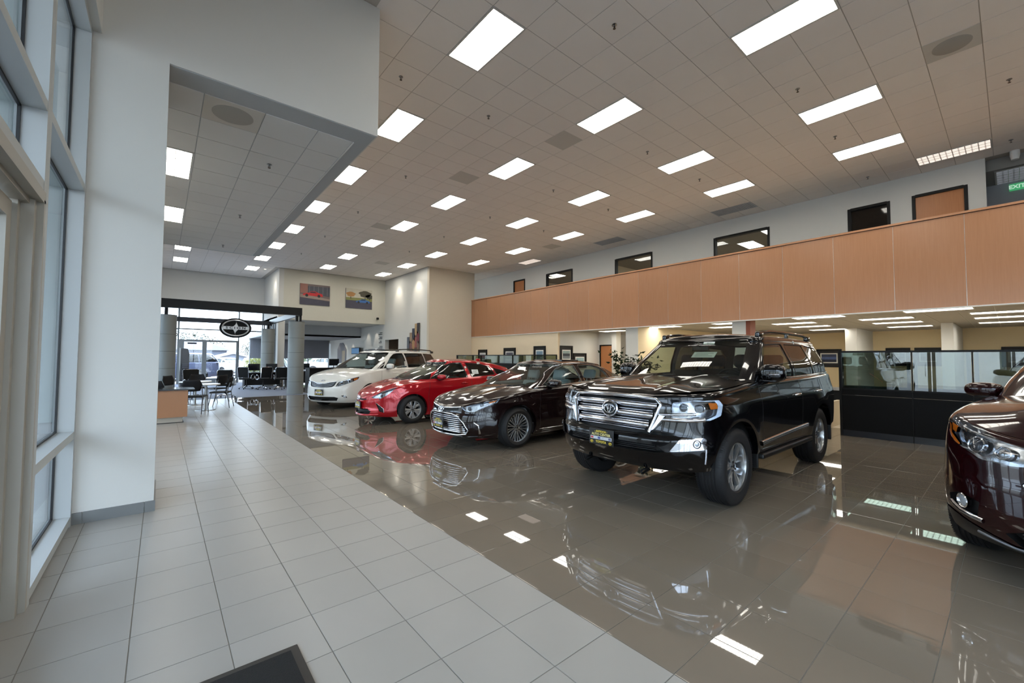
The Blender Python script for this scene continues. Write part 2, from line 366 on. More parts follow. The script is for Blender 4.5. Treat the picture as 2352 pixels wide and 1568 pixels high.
# ---- west glazing
def glazed(name, axis, pos, u0, u1, z0, z1, vs, hs, fr=0.06, depth=0.13, m=alu, kind='structure', glass=pane_m, side=1, skip=()):
    """storefront in the plane axis=pos; vs verticals, hs horizontals; mullions stand on the room side"""
    root = empty(name, (0, 0, 0), kind=kind)
    def B(n, a0, a1, b0, b1, dd, mm, off=0):
        if axis == 'x': return bx(n, min(pos+off, pos+off+dd), max(pos+off, pos+off+dd), a0, a1, b0, b1, mm, root)
        return bx(n, a0, a1, min(pos+off, pos+off+dd), max(pos+off, pos+off+dd), b0, b1, mm, root)
    for v in vs: B('mullion', v-fr/2, v+fr/2, z0, z1, depth*side, m)
    vv = sorted(vs)
    for h in hs:
        for a, b in zip(vv, vv[1:]): B('transom', a+fr/2, b-fr/2, h-fr/2, h+fr/2, depth*side*0.985, m)
    hh = sorted(hs)
    for a, b in zip(vv, vv[1:]):
        for c, d in zip(hh, hh[1:]):
            if ((a+b)/2, (c+d)/2) and any(s0 <= (a+b)/2 <= s1 and t0 <= (c+d)/2 <= t1 for s0, s1, t0, t1 in skip): continue
            B('pane', a+fr/2-.006, b-fr/2+.006, c+fr/2-.006, d-fr/2+.006, 0.008, glass, 0.005*side)
            for e0, e1, f0, f1 in ((a+fr/2, a+fr/2+.014, c+fr/2, d-fr/2), (b-fr/2-.014, b-fr/2, c+fr/2, d-fr/2), (a+fr/2, b-fr/2, c+fr/2, c+fr/2+.014), (a+fr/2, b-fr/2, d-fr/2-.014, d-fr/2)):
                B('gasket', e0, e1, f0, f1, 0.014*side, gasket, 0.014*side)
    return root
GX = WX-0.135
w1 = glazed('window_1', 'x', GX, 0, 0, 0.0, 4.52, [5.385, 3.83], [0.055, 0.80, 3.02, 4.50], fr=0.065, depth=0.135)
w2 = glazed('window_2', 'x', GX, 0, 0, 2.50, 4.52, [3.766, 1.9, 0.0, -1.9, -3.8, -5.7, -7.6, -9.0], [2.53, 3.02, 4.50], fr=0.06, depth=0.135)
w3 = glazed('window_3', 'x', GX, 0, 0, 0.0, 2.50, [0.0, -1.9, -3.8, -5.7, -7.6, -9.0], [0.055, 0.80, 2.47], fr=0.06, depth=0.135)
bx('wall_west_header', -0.9, WX+.06, -9.2, 5.42, 4.53, CZ, white_wall, kind='structure')
# entrance door in the west glazing (seen at the left edge)
d1 = empty('door_1', (0, 0, 0), kind='structure')
bx('jamb', WX-.10, WX-.03, 3.70, 3.797, 0, 2.43, alu_warm, d1); bx('jamb', WX-.14, WX-.085, 3.645, 3.70, 0, 2.40, alu_warm, d1)
bx('jamb', WX-.06, WX, 3.76, 3.797, 0, 2.45, alu_warm, d1)
bx('door_head', WX-.135, WX, 0.0, 3.8, 2.43, 2.50, alu_warm, d1); bx('door_head', WX-.135, WX-.05, 0.0, 3.797, 2.40, 2.43, alu_warm, d1)
for a, b, lab in ((1.93, 3.63, 1), (0.06, 1.90, 2)):
    lf = bx('door_leaf', WX-.155, WX-.105, a, a+.09, 0.01, 2.38, alu_warm, d1)
    bx('stile', WX-.155, WX-.105, b-.09, b, 0.01, 2.38, alu_warm, lf); bx('rail', WX-.155, WX-.105, a+.09, b-.09, 2.28, 2.38, alu_warm, lf)
    bx('rail', WX-.155, WX-.105, a+.09, b-.09, 0.01, .24, alu_warm, lf); bx('pane', WX-.135, WX-.128, a+.09, b-.09, .24, 2.28, pane_m, lf)
    MB().tube([(WX-.10, (a+.14), 0.9), (WX-.05, a+.14, .92), (WX-.05, a+.14, 1.3), (WX-.10, a+.14, 1.32)], .012).build('door_handle', chrome, lf, smooth=True)
# wall strip left of the column, side wall beyond
bx('wall_left', -0.9, -0.62, 6.3, 29.4, 3.4, CZ, white_wall, kind='structure')
w4 = glazed('window_4', 'x', -0.75, 0, 0, 0, 3.4, [6.35, 9, 12, 15, 18, 21, 24, 27, 29.1], [0.05, .8, 2.4, 3.37], fr=.06, depth=.1)
# ---- south side (behind the camera): glazed wall that lights the room
bx('wall_south', -0.9, 24, -9.3, -9.1, 4.2, CZ, white_wall, kind='structure')
w5 = glazed('window_5', 'y', -9.2, 0, 0, 0, 4.2, [-0.8, 1.2, 3.2, 5.2], [0.05, .8, 2.4, 4.17], fr=.06, depth=.1)
bx('wall_south_office', 5.2, 24, -9.3, -9.1, 0, 4.2, white_wall, kind='structure')
# ---- far end, glazed entrance
bx('wall_far', -0.9, 4.75, 29.15, 29.4, 4.25, CZ, white_wall, kind='structure')
w6 = glazed('window_6', 'y', 29.2, 0, 0, 0, 4.25, [-0.8, 0.70, 3.47, 4.68], [0.25, 3.02, 4.2], fr=.055, depth=-.1, m=mat('dark_mullion', (98, 106, 110), .4), side=1,
            skip=[(0.7, 3.47, 0.25, 3.02)])
bx('pane', .73, 3.44, 29.195, 29.203, 2.44, 2.99, pane_m, w6)
dmat = mat('door_frame_grey', (120, 124, 126), .4)
d2 = empty('door_2', (0, 0, 0), kind='structure')
bx('door_head', .70, 3.5, 29.08, 29.22, 2.33, 2.44, dmat, d2)
bx('jamb', .70, .95, 29.08, 29.22, 0, 2.33, dmat, d2); bx('jamb', 3.36, 3.5, 29.08, 29.22, 0, 2.33, dmat, d2)
bx('centre_post', 1.76, 1.96, 29.08, 29.22, 0, 2.33, dmat, d2)
bx('pane', .95, 1.76, 29.14, 29.15, .22, 2.33, pane_m, d2); bx('pane', 1.96, 3.36, 29.14, 29.15, .22, 2.33, pane_m, d2)
bx('rail', .95, 1.76, 29.1, 29.2, 0, .22, dmat, d2); bx('rail', 1.96, 3.36, 29.1, 29.2, 0, .22, dmat, d2)
bx('door_closer', 1.1, 1.5, 29.04, 29.1, 2.2, 2.28, black_m, d2)
# side wall at the far end: painted above, glazed below
bx('wall_far_side', 4.72, 4.95, 25.0, 29.4, 3.54, CZ, white_wall, kind='structure')
w7 = glazed('window_7', 'x', 4.8, 0, 0, 0, 3.54, [25.45, 26.4, 27.3, 28.2, 29.1], [.25, .8, 3.5], fr=.05, depth=-.08, m=mat('grey_mullion', (150, 158, 165), .4))
bx('wall_pilaster', 4.73, 5.05, 25.01, 25.42, 0, 3.54, white_wall, kind='structure')
# ---- picture wall and what is seen beneath it
bx('wall_picture', 4.95, 10.6, 25.0, 25.3, 3.54, CZ, mat('warm_white_paint', (208, 204, 190), .7, noise=.02, bump=.03, bscale=180), kind='structure')
bx('ceiling_rear', 4.72, 10.8, 25.3, 29.0, 3.56, 3.7, white_wall, kind='structure')
bx('wall_bulkhead', 4.95, 10.6, 29.0, 29.2, 2.85, 3.56, mat('bulkhead_paint', (184, 186, 188), .7), kind='structure')
bx('ceiling_rear_low', 4.95, 10.8, 29.0, 36.2, 2.85, 2.95, mat('low_ceiling', (150, 152, 156), .8), kind='structure')
bx('wall_rear_right', 10.6, 10.85, 25.3, 36.2, 0, 3.56, white_wall, kind='structure')
bx('wall_rear_far', 4.95, 10.6, 36.0, 36.2, 2.72, 2.9, gray_wall, kind='structure')
w8 = glazed('window_8', 'y', 36.1, 0, 0, 0, 2.72, [5.0, 7.0, 9.0, 10.55], [.05, 2.7], fr=.06, depth=-.08)
tag(bx('roller_shade', 5.0, 10.5, 35.9, 35.93, 1.40, 2.851, mat('roller_shade', (112, 112, 118), .8)), 'grey roller shade half lowered over the far window behind the white minivan', 'blind')
# ---- wall with the stepped artwork and end wall of the balcony
wa = MB().box(10.6, 10.85, 19.6, 23.0, 0, CZ).box(10.6, 10.85, 23.0, 24.9, 2.58, CZ).box(10.6, 10.85, 24.9, 25.3, 0, CZ)
tag(wa.build('wall_art', white_wall), kind='structure')
tag(MB().box(11.5, 11.6, 22.4, 25.2, 0, 2.9).box(10.85, 11.5, 22.4, 22.5, 0, 2.9).box(10.86, 11.5, 25.1, 25.2, 0, 2.9).box(10.85, 11.6, 22.4, 25.2, 2.9, 3.0).build('wall_niche', mat('niche_brown', (120, 104, 86), .6)), kind='structure')
bx('wall_end', 10.6, 13.45, 19.4, 19.6, 0, CZ, mat('beige_paint', (205, 194, 176), .7, noise=.02, bump=.03, bscale=180), kind='structure')
bx('wall_mezzanine_end', 13.3, 14.9, 22.0, 22.2, 2.6, CZ, gray_wall, kind='structure')
# ---- mezzanine: floor, wood-panelled balcony front, upper wall
bx('floor_mezzanine', 13.36, 24, -9.2, 22.0, 2.78, 3.60, gray_wall, kind='structure')
ceiling_office = bx('ceiling_office', 13.36, 24.0, -9.2, 19.4, 2.706, 2.78, grid_mat, kind='structure')
bal = empty('wall_balcony', (0, 0, 0), kind='structure')
js = [0.603+1.155*k for k in range(-8, 17)]; js = [-9.1]+js+[19.38]
for a, b in zip(js, js[1:]):
    bx('wood_panel', 13.25, 13.27, a+.004, b-.004, 2.655, 4.655, maple, bal); bx('joint_strip', 13.252, 13.272, b-.004, b+.004, 2.66, 4.65, strip_m, bal)
bx('backing', 13.272, 13.35, -9.1, 19.38, 2.655, 4.66, black_satin, bal)
bx('cap_rail', 13.22, 13.38, -9.1, 19.38, 4.668, 4.715, maple_h, bal); bx('shadow_gap', 13.26, 13.35, -9.1, 19.38, 4.655, 4.668, black_m, bal)
bx('edge_trim', 13.22, 13.36, -9.1, 19.38, 2.63, 2.655, white_m, bal)
# upper wall with openings
UW = 14.75
ops = [('door', 16.57, 17.5, door_wood), ('window', 13.21, 14.96, None), ('window', 9.03, 10.79, None), ('window', 4.88, 6.62, None), ('dark', 2.0, 2.88, None), ('door', 0.60, 1.56, door_wood)]
ops_s = sorted(ops, key=lambda o: o[1]); y = 0.35; uw = MB(); TOP = 5.71
for k, a, b, mm in ops_s:
    uw.box(UW, UW+.12, y, a, 3.6, CZ); uw.box(UW, UW+.12, a, b, TOP, CZ)
    if k == 'window': uw.box(UW, UW+.12, a, b, 3.6, 4.4)
    y = b
uw.box(UW, UW+.12, y, 22.0, 3.6, CZ); tag(uw.build('wall_upper', white_wall), kind='structure')
n = 8
for k, a, b, mm in ops_s:
    n += 1; r = empty('window_%d' % n if k == 'window' else 'door_%d' % n, (0, 0, 0), kind='structure')
    f = .055; zb = 4.4 if k == 'window' else 3.6
    bx('frame', UW-.02, UW+.13, a-.01, a+f, zb, TOP, black_m, r); bx('frame', UW-.02, UW+.13, b-f, b+.01, zb, TOP, black_m, r)
    bx('frame', UW-.02, UW+.13, a+f, b-f, TOP-f, TOP+.01, black_m, r)
    if k == 'door': bx('door_leaf', UW+.03, UW+.08, a+f, b-f, 3.61, TOP-f, door_wood, r)
    elif k == 'dark': bx('pane', UW+.05, UW+.06, a+f, b-f, 3.61, TOP-f, mat('dark_glass', (8, 8, 9), .05), r)
    else: bx('frame', UW-.02, UW+.13, a+f, b-f, zb, zb+f, black_m, r); bx('pane', UW+.05, UW+.06, a+f, b-f, zb+f, TOP-f, pane_m, r)
# rooms behind the upper windows
rm = MB().box(19.0, 19.1, 3.5, 17.5, 3.6, 6.0).box(14.9, 19, 3.4, 3.5, 3.6, 6).box(14.9, 19, 12.0, 12.1, 3.6, 6).box(14.9, 19, 17.4, 17.5, 3.6, 6)
tag(rm.build('wall_upper_rooms', cream_wall), kind='structure')
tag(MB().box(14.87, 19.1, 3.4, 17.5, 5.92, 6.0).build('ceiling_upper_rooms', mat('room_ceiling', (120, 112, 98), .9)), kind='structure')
# recess at the right end of the mezzanine
rc = MB().box(UW+.12, 16.4, 0.35, 0.47, 3.6, CZ).box(16.3, 16.4, -9.2, 0.35, 3.6, CZ)
tag(rc.build('wall_recess', mat('recess_grey', (156, 158, 162), .8)), kind='structure')
bx('ceiling_recess', 15.0, 16.3, -9.2, 0.345, 5.98, CZ, mat('recess_soffit', (140, 138, 134), .8), kind='structure')
bx('wall_end_reveal', UW, UW+.12, 0.30, 0.352, 3.6, CZ, white_wall, kind='structure')
# ---- under the balcony
bx('wall_cream', 13.28, 13.42, 12.757, 19.4, 0, 2.66, cream_wall, kind='structure')
bx('wall_office_1', 13.42, 16.1, 12.757, 12.9, 0, 2.70, white_wall, kind='structure')
d3 = MB().box(16.1, 16.25, 12.69, 12.9, 0, 2.7).box(16.1, 16.25, 11.85, 12.69, 2.12, 2.7); tag(d3.build('wall_office_2', white_wall), kind='structure')
dd = empty('door_3', (0, 0, 0), kind='structure')
bx('frame', 16.08, 16.2, 12.64, 12.69, 0, 2.14, black_m, dd); bx('frame', 16.08, 16.2, 11.85, 11.88, 0, 2.14, black_m, dd); bx('frame', 16.08, 16.2, 11.88, 12.64, 2.09, 2.14, black_m, dd)
bx('door_leaf', 16.12, 16.17, 11.88, 12.64, 0.01, 2.09, door_wood, dd)
bx('wall_office_3', 15.9, 16.25, 11.6, 11.85, 0, 2.70, white_wall, kind='structure')
bx('wall_office_4', 18.0, 18.15, 10.6, 14.6, 0, 2.70, white_wall, kind='structure')
bx('wall_office_5', 13.45, 23.6, 8.85, 9.35, 0, 2.70, mat('office_cream', (226, 206, 168), .7, noise=.02), kind='structure')
bx('wall_office_6', 13.43, 13.45, 8.84, 9.36, 0, 2.70, white_wall, kind='structure')
bx('wall_office_back', 23.5, 23.7, -9.2, 8.85, 0, 2.70, yellow_wall, kind='structure')
for y0, y1, x0 in ((3.86, 4.22, 20.6), (1.22, 1.5, 19.6)):
    bx('wall_stub', x0, 23.5, y0, y1, 0, 2.70, white_wall, kind='structure')
cpost = bx('wall_post', 13.5, 13.9, 5.15, 5.55, 0, 2.70, white_wall, kind='structure')
bx('trim_2', 13.5, 13.9, 5.03, 5.15, 0, 2.70, mat('red_oak', (138, 72, 48), .5), kind='structure')
# office ceiling tiles
ox = [13.42+.61*i for i in range(17)]; oy = [-8.9+.61*j for j in range(46)]
OL = []
for x, y in ((14.25, 1.14), (14.3, 3.53), (14.5, 8.4), (14.6, 6.0), (16.15, 4.67), (18.1, 4.72), (20.5, 4.74), (16.2, 2.36), (18.15, 2.37), (20.6, 2.36), (15.98, .1), (17.85, .1), (20.25, .1), (15.1, 11.2), (16.25, 9.9), (16.28, 6.87)):
    OL.append((x, y))
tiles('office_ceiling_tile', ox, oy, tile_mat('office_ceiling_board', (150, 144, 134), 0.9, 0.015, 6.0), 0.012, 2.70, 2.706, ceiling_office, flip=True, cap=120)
# ================================================================== CEILING FITTINGS
def make_light(on='on', spine=True, w=0.602, l=1.204):
    root = empty('ceiling_light')
    f = MB(); t = .027
    for a, b, c, d in ((-w/2, -w/2+t, -l/2, l/2), (w/2-t, w/2, -l/2, l/2), (-w/2+t, w/2-t, -l/2, -l/2+t), (-w/2+t, w/2-t, l/2-t, l/2)):
        f.box(a, b, c, d, -.004, .012)
    f.build('frame', mat('fixture_white', (200, 198, 192), .4), root)
    lm = {'on': lens_on, 'dim': lens_dim, 'off': lens_off, 'office': lens_office}[on]
    b = MB(); xs = [-w/2+t, -.085, .085, w/2-t]
    for x0, x1 in zip(xs, xs[1:]):
        c = MB().box(x0+.004, x1-.004, -l/2+t, l/2-t, .006, .010); c.build('lens', lm, root)
    v = MB()
    for x in (-.085, .085): v.box(x-.004, x+.004, -l/2+t, l/2-t, -.002, .011)
    if on not in ('on', 'office'):
        for k in range(1, 6): v.box(-w/2+t, w/2-t, -l/2+l*k/6-.004, -l/2+l*k/6+.004, -.002, .011)
    v.build('louvre', mat('louvre_metal', (188, 184, 172), .35), root)
    return root
ROWN = ['the far-left row above the canopy', 'the leftmost long row', 'the second row from the left', 'the third row from the left', 'the row beside the balcony', 'the short row above the balcony walkway']
proto = {}
cnt = {}
def vis_rect(x, y, z): return any(in_view(x+a, y+b, z, 0) for a in (-.3, 0, .3) for b in (-.6, 0, .6))
for x, y, kind, i in sorted(LIGHTS, key=lambda l: (l[3], l[1])):
    if kind not in proto: proto[kind] = make_light(kind); o = proto[kind]
    else: o = copy_tree(proto[kind])
    o.location = (x, y, CZ-.006)
    if vis_rect(x, y, CZ):
        cnt[i] = cnt.get(i, 0)+1; w = ORD[cnt[i]-1]
        lab = 'lit ceiling light, %s from the front in %s' % (w, ROWN[i])
        if kind == 'dim': lab = ['', 'dim pinkish louvred ceiling light above the wooden door at the right', 'dim louvred ceiling light over the far end of the balcony'][cnt[i]]
        g = 'lit ceiling lights of the main showroom'
    else:
        lab = 'lit rectangular ceiling light behind the camera or hidden by the bulkhead'; g = 'ceiling lights out of sight'
    tag(o, lab, 'light', g)
for k, (x, y) in enumerate(SL):
    o = copy_tree(proto['on']); o.location = (x, y, 4.460)
    tag(o, 'square-looking lit light in the low soffit, %s one, cut by the white column' % ('nearer' if k == 0 else 'farther'), 'light', 'lights in the low soffit')
# lights under the balcony (2x4 troffers seen nearly edge-on)
zo = 2.688
proto['office'] = make_light('office')
for k, (x, y) in enumerate(OL):
    o = copy_tree(proto['office']) if k else proto['office']; o.location = (x, y, zo)
    bay = 'right-hand' if y < 1 else ('middle' if y < 3.3 else ('left-hand' if y < 5.3 else 'far-left'))
    dep = {True: 'at the balcony edge'}.get(x < 15, 'deeper inside at %s line' % ('first' if x < 17 else 'second' if x < 19 else 'third'))
    tag(o, 'thin light under the balcony, %s group, %s%s' % (bay, dep, ' nearest the office door' if y > 11 else ' by the cream partition' if y > 8 else ' above the second car' if 5.3 < y < 6.5 else ''), 'light', 'office lights under the balcony')
for k, (x, y) in enumerate(((15.9, 15.5), (16.8, 12.9), (15.9, 8.6), (17.2, 9.9), (15.9, 5.2), (17.4, 6.4))):
    if y > 12.1 or y < 12: pass
    o = copy_tree(proto['on']); o.location = (x, y, 5.905); o.rotation_euler.z = math.pi/2
    tag(o, 'lit ceiling light in the upstairs room behind the %s balcony window%s' % ('leftmost' if y > 12.2 else 'middle' if y > 8 else 'right-hand', ', nearer the glass' if x < 16 else ', deeper in the room'), 'light', 'upstairs room lights')
# grey return-air grilles flush in the ceiling above the balcony
for k, (x, y) in enumerate(VENTS):
    r = empty('return_grille', (x, y, CZ-.004), label='flat grey return-air grille in the ceiling, %s of two above the balcony' % ('nearer' if k == 0 else 'farther'), cat='vent', group='return-air grilles')
    MB().box(-.30, .30, -.60, .60, 0, .004).build('grille_plate', mat('grille_grey', (182, 184, 188), .6), r)
    v = MB()
    for q in range(-9, 10): v.box(-.27, .27, q*.06-.01, q*.06+.01, -.004, 0)
    v.build('grille_blades', mat('grille_blade', (170, 173, 178), .6), r)
# round supply diffusers in square plates
DF = [(9.031, 0.467, CZ, 'in the ceiling near the top right'), (7.825, -0.135, CZ, 'at the upper right edge of the ceiling'), (0.595, 6.071, 4.464, 'in the low soffit beside the header'),
      ]
for x, y, z, lab in DF:
    r = empty('ceiling_diffuser', (x, y, z), label='dull grey square diffuser with a round face '+lab, cat='vent', group='round ceiling diffusers')
    MB().box(-.297, .297, -.297, .297, -.003, .004).build('plate', mat('diffuser_plate', (204, 200, 192), .8), r)
    MB().lathe([(0, -.012), (.19, -.012), (.215, -.006), (.215, -.003)], n=28).build('round_face', mat('diffuser_face', (168, 165, 158), .8), r, smooth=True)
for k, (px_, py_) in enumerate(((6.621, 6.186), (6.019, 9.196), (8.427, 0.467-2*P), (12.641, 12.5), (6.019, 14.6), (8.427, 20.3))):
    r = tag(MB().box(px_-.295, px_+.295, py_-.295, py_+.295, CZ-.0025, CZ+.004).build('ceiling_panel', mat('access_panel', (206, 201, 193), .85)),
            'slightly darker grey ceiling access panel, %s nearest the camera' % ORD[k], 'panel', 'darker access panels')
# sprinklers
sp = [(4.824, 3.521), (2.983, 6.525), (4.803, 6.489), (8.441, 5.267), (4.785, 10.084), (8.458, 2.306), (10.895, 2.311), (13.987, 2.305), (10.888, -.085), (13.947, -.096), (8.376, 8.216), (10.796, 8.154), (10.8, 5.2), (4.8, 13.6), (8.38, 11.2), (4.8, 17.2), (8.38, 14.2), (10.8, 11.1), (8.38, 17.2), (4.8, 20.8)]
sp = [(x, y, CZ) for x, y in sp]+[(1.198, 7.277, 4.464), (1.185, 10.309, 4.464), (1.179, 13.383, 4.464)]
r0 = None
for k, (x, y, z) in enumerate(sp):
    if r0 is None:
        r0 = empty('sprinkler_head')
        MB().lathe([(0, -.001), (.034, -.001), (.036, -.006), (.014, -.010), (.012, -.03)], n=14).build('escutcheon', steel, r0, smooth=True)
        MB().tube([(-.012, 0, -.028), (-.014, 0, -.045), (0, 0, -.055), (.014, 0, -.045), (.012, 0, -.028)], .003, 6).lathe([(0, -.056), (.02, -.056), (.02, -.059), (0, -.059)], n=12).build('deflector', mat('dull_brass', (88, 78, 66), .5, .6), r0, smooth=True)
        o = r0
    else: o = copy_tree(r0)
    o.location = (x, y, z)
    if z < 5: lab = 'small sprinkler head in the low soffit, %s from the header' % ORD[k-20]
    else:
        near = min(LIGHTS, key=lambda l: (l[0]-x)**2+(l[1]-y)**2)
        lab = 'small sprinkler head in the main ceiling, %s nearest the camera' % ['first','second','third','fourth','fifth','sixth','seventh','eighth','ninth','tenth','eleventh','twelfth','thirteenth','fourteenth','fifteenth','sixteenth','seventeenth','eighteenth','nineteenth','twentieth'][sorted(range(20), key=lambda q: sp[q][0]**2+sp[q][1]**2).index(k)]
    tag(o, lab, 'sprinkler', 'sprinkler heads')
# wall-wash spot lamps above the stepped artwork and small camera on the picture wall
def spot(name, loc, target, e, size=.05, ang=50, col=(1, .9, .75)):
    l = bpy.data.lights.new(name, 'SPOT'); l.energy = e; l.spot_size = math.radians(ang); l.spot_blend = .8; l.shadow_soft_size = size; l.color = col
    o = bpy.data.objects.new(name, l); COL.objects.link(o); o.location = loc
    o.rotation_euler = (Vector(target)-Vector(loc)).to_track_quat('-Z', 'Y').to_euler(); return o
for k, (y, z) in enumerate(((20.6, 6.1), (23.0, 6.1))):
    r = empty('wall_washer', (9.95, y, CZ), label='small round recessed wall-wash lamp near the stepped artwork, %s one' % ('nearer' if k == 0 else 'farther'), cat='light', group='recessed wall washers')
    MB().lathe([(.05, -.004), (.085, -.004), (.09, 0)], n=18).build('trim_ring', white_m, r, smooth=True)
    MB().lathe([(0, -.002), (.05, -.002)], n=16).build('lamp_glass', mat('warm_lamp', (255, 230, 190), .5, emit=6), r)
    spot('wall_wash_beam', (9.95, y, CZ-.05), (10.6, y, 4.6), 55, ang=62)
r = empty('wall_washer', (4.2, 25.9, CZ), label='small round recessed lamp beside the far corner above the canopy', cat='light', group='recessed wall washers')
MB().lathe([(.05, -.004), (.085, -.004), (.09, 0)], n=18).build('trim_ring', white_m, r, smooth=True); MB().lathe([(0, -.002), (.05, -.002)], n=16).build('lamp_glass', MATS['warm_lamp'], r)
spot('wall_wash_beam', (4.2, 25.9, CZ-.05), (4.72, 25.9, 4.6), 40, ang=62)
for y in (26.2, 27.6): spot('wall_wash_beam', (10.1, y, 3.5), (10.6, y, 2.3), 14, ang=60)
for y in (30.5, 32, 33.5): spot('wall_wash_beam', (10.1, y, 2.8), (10.6, y, 1.8), 8, ang=60)
# ================================================================== CAR BUILDER
def spl(pts):
    """monotone cubic through (x, y) points"""
    X = np.array([p[0] for p in pts], float); Y = np.array([p[1] for p in pts], float)
    h = np.diff(X); d = np.diff(Y)/h; m = np.zeros(len(X)); m[0] = d[0]; m[-1] = d[-1]
    for i in range(1, len(X)-1):
        if d[i-1]*d[i] > 0:
            w1, w2 = 2*h[i]+h[i-1], h[i]+2*h[i-1]; m[i] = (w1+w2)/(w1/d[i-1]+w2/d[i])
    def f(x):
        x = np.clip(np.asarray(x, float), X[0], X[-1]); i = np.clip(np.searchsorted(X, x, 'right')-1, 0, len(X)-2)
        t = (x-X[i])/h[i]; t2 = t*t; t3 = t2*t
        return (2*t3-3*t2+1)*Y[i]+(t3-2*t2+t)*h[i]*m[i]+(-2*t3+3*t2)*Y[i+1]+(t3-t2)*h[i]*m[i+1]
    return f
def bump(x, c, w): return np.exp(-((np.asarray(x, float)-c)/w)**2)
def curve2(pts, n=900):
    """dense arc-length polyline by Catmull-Rom through plan points; returns position and normal look-ups on t in [0,1]"""
    P = np.array(pts, float); Q = np.vstack([[P[0][0]+(P[0][0]-P[1][0])*0+(P[1][0]-P[0][0]), -P[1][1]], P, [P[-2][0], -P[-2][1]]])
    out = []
    for i in range(1, len(Q)-2):
        p0, p1, p2, p3 = Q[i-1], Q[i], Q[i+1], Q[i+2]
        a = np.linalg.norm(p1-p0)**.5; b = np.linalg.norm(p2-p1)**.5; c = np.linalg.norm(p3-p2)**.5
        for t in np.linspace(0, 1, 60, endpoint=False):
            t0, t1, t2_, t3 = 0, a, a+b, a+b+c; tt = t1+(t2_-t1)*t
            A1 = (t1-tt)/(t1-t0)*p0+(tt-t0)/(t1-t0)*p1; A2 = (t2_-tt)/(t2_-t1)*p1+(tt-t1)/(t2_-t1)*p2; A3 = (t3-tt)/(t3-t2_)*p2+(tt-t2_)/(t3-t2_)*p3
            B1 = (t2_-tt)/(t2_-t0)*A1+(tt-t0)/(t2_-t0)*A2; B2 = (t3-tt)/(t3-t1)*A2+(tt-t1)/(t3-t1)*A3
            out.append((t2_-tt)/(t2_-t1)*B1+(tt-t1)/(t2_-t1)*B2)
    out.append(P[-1]); O = np.array(out); s = np.concatenate([[0], np.cumsum(np.linalg.norm(np.diff(O, axis=0), axis=1))]); L = s[-1]; s /= L
    tt = np.linspace(0, 1, n); px = np.interp(tt, s, O[:, 0]); py = np.interp(tt, s, O[:, 1])
    k = np.ones(9)/9
    dx_ = np.gradient(px, tt); dy_ = np.gradient(py, tt)
    dx_ = np.convolve(np.concatenate([-dx_[4:0:-1], dx_, -dx_[-2:-6:-1]]), k, 'valid'); dy_ = np.convolve(np.concatenate([dy_[4:0:-1], dy_, dy_[-2:-6:-1]]), k, 'valid')
    q = np.hypot(dx_, dy_); nx, ny = -dy_/q, dx_/q
    def f(t): return np.interp(t, tt, px), np.interp(t, tt, py)
    def g(t):
        a, b = np.interp(t, tt, nx), np.interp(t, tt, ny); h = np.hypot(a, b); return a/h, b/h
    return f, g, L
def inside(pts, loops):
    x, y = pts[:, 0], pts[:, 1]; r = np.zeros(len(pts), bool)
    for lp in loops:
        lp = np.asarray(lp); j = len(lp)-1
        for i in range(len(lp)):
            xi, yi = lp[i]; xj, yj = lp[j]
            c = ((yi > y) != (yj > y)) & (x < (xj-xi)*(y-yi)/((yj-yi) if yj != yi else 1e-12)+xi)
            r ^= c; j = i
    return r
class Surf:
    """surface point function fn(t, s)->(N,3) on y>=0; scl=(metres per t, metres per s)"""
    def __init__(self, fn, scl, tr=(0, 1), sr=(0, 1)):
        self.fn, self.scl = fn, scl; self.tg = np.linspace(tr[0], tr[1], 420); self.sg = np.linspace(sr[0], sr[1], 70)
        T, S = np.meshgrid(self.tg, self.sg, indexing='ij'); self.T, self.S = T.ravel(), S.ravel(); self.P = fn(self.T, self.S); self.N = None
    def nrm(self, t, s, e=2e-3):
        t = np.asarray(t, float); s = np.asarray(s, float)
        a = self.fn(np.clip(t+e, 0, 1), s)-self.fn(np.clip(t-e, 0, 1), s); b = self.fn(t, np.clip(s+e*3, 0, 1))-self.fn(t, np.clip(s-e*3, 0, 1))
        n = np.cross(a, b); l = np.linalg.norm(n, axis=1, keepdims=True); l[l < 1e-12] = 1; n = n/l
        c = self.fn(np.array([.5]), np.array([.5]))[0]; 
        return n*self.sgn if hasattr(self, 'sgn') else n
    def orient(self):
        n = self.nrm(np.array([.5]), np.array([.5]))[0]; self.sgn = 1.0 if n[1] > 0 else -1.0
    def inv(self, pts, view, tmin=0, tmax=1):
        """(u,v) in view 'f' (y,z), 'r' (y,z) rear, 's' (x,z), 't' (x,y) -> (t,s)"""
        ax = {'f': (1, 2), 'r': (1, 2), 's': (0, 2), 't': (0, 1)}[view]
        if view == 'f': tmax = min(tmax, self.tfront)
        if view == 'r': tmin = max(tmin, self.trear)
        mk = (self.T >= tmin) & (self.T <= tmax); A = self.P[mk][:, ax]; T, S = self.T[mk], self.S[mk]; out = []
        for u in np.asarray(pts, float):
            i = np.argmin(((A-u)**2).sum(1)); t, s = T[i], S[i]
            for _ in range(6):
                p = self.fn(np.array([t, t+1e-4, t]), np.array([s, s, s+1e-4]))[:, ax]; J = np.array([(p[1]-p[0])/1e-4, (p[2]-p[0])/1e-4]).T
                try: d = np.linalg.solve(J.T@J+1e-7*np.eye(2), J.T@(u-p[0]))
                except Exception: break
                t = float(np.clip(t+np.clip(d[0], -.03, .03), tmin, tmax)); s = float(np.clip(s+np.clip(d[1], -.1, .1), 0, 1))
            out.append((t, s))
        return np.array(out)
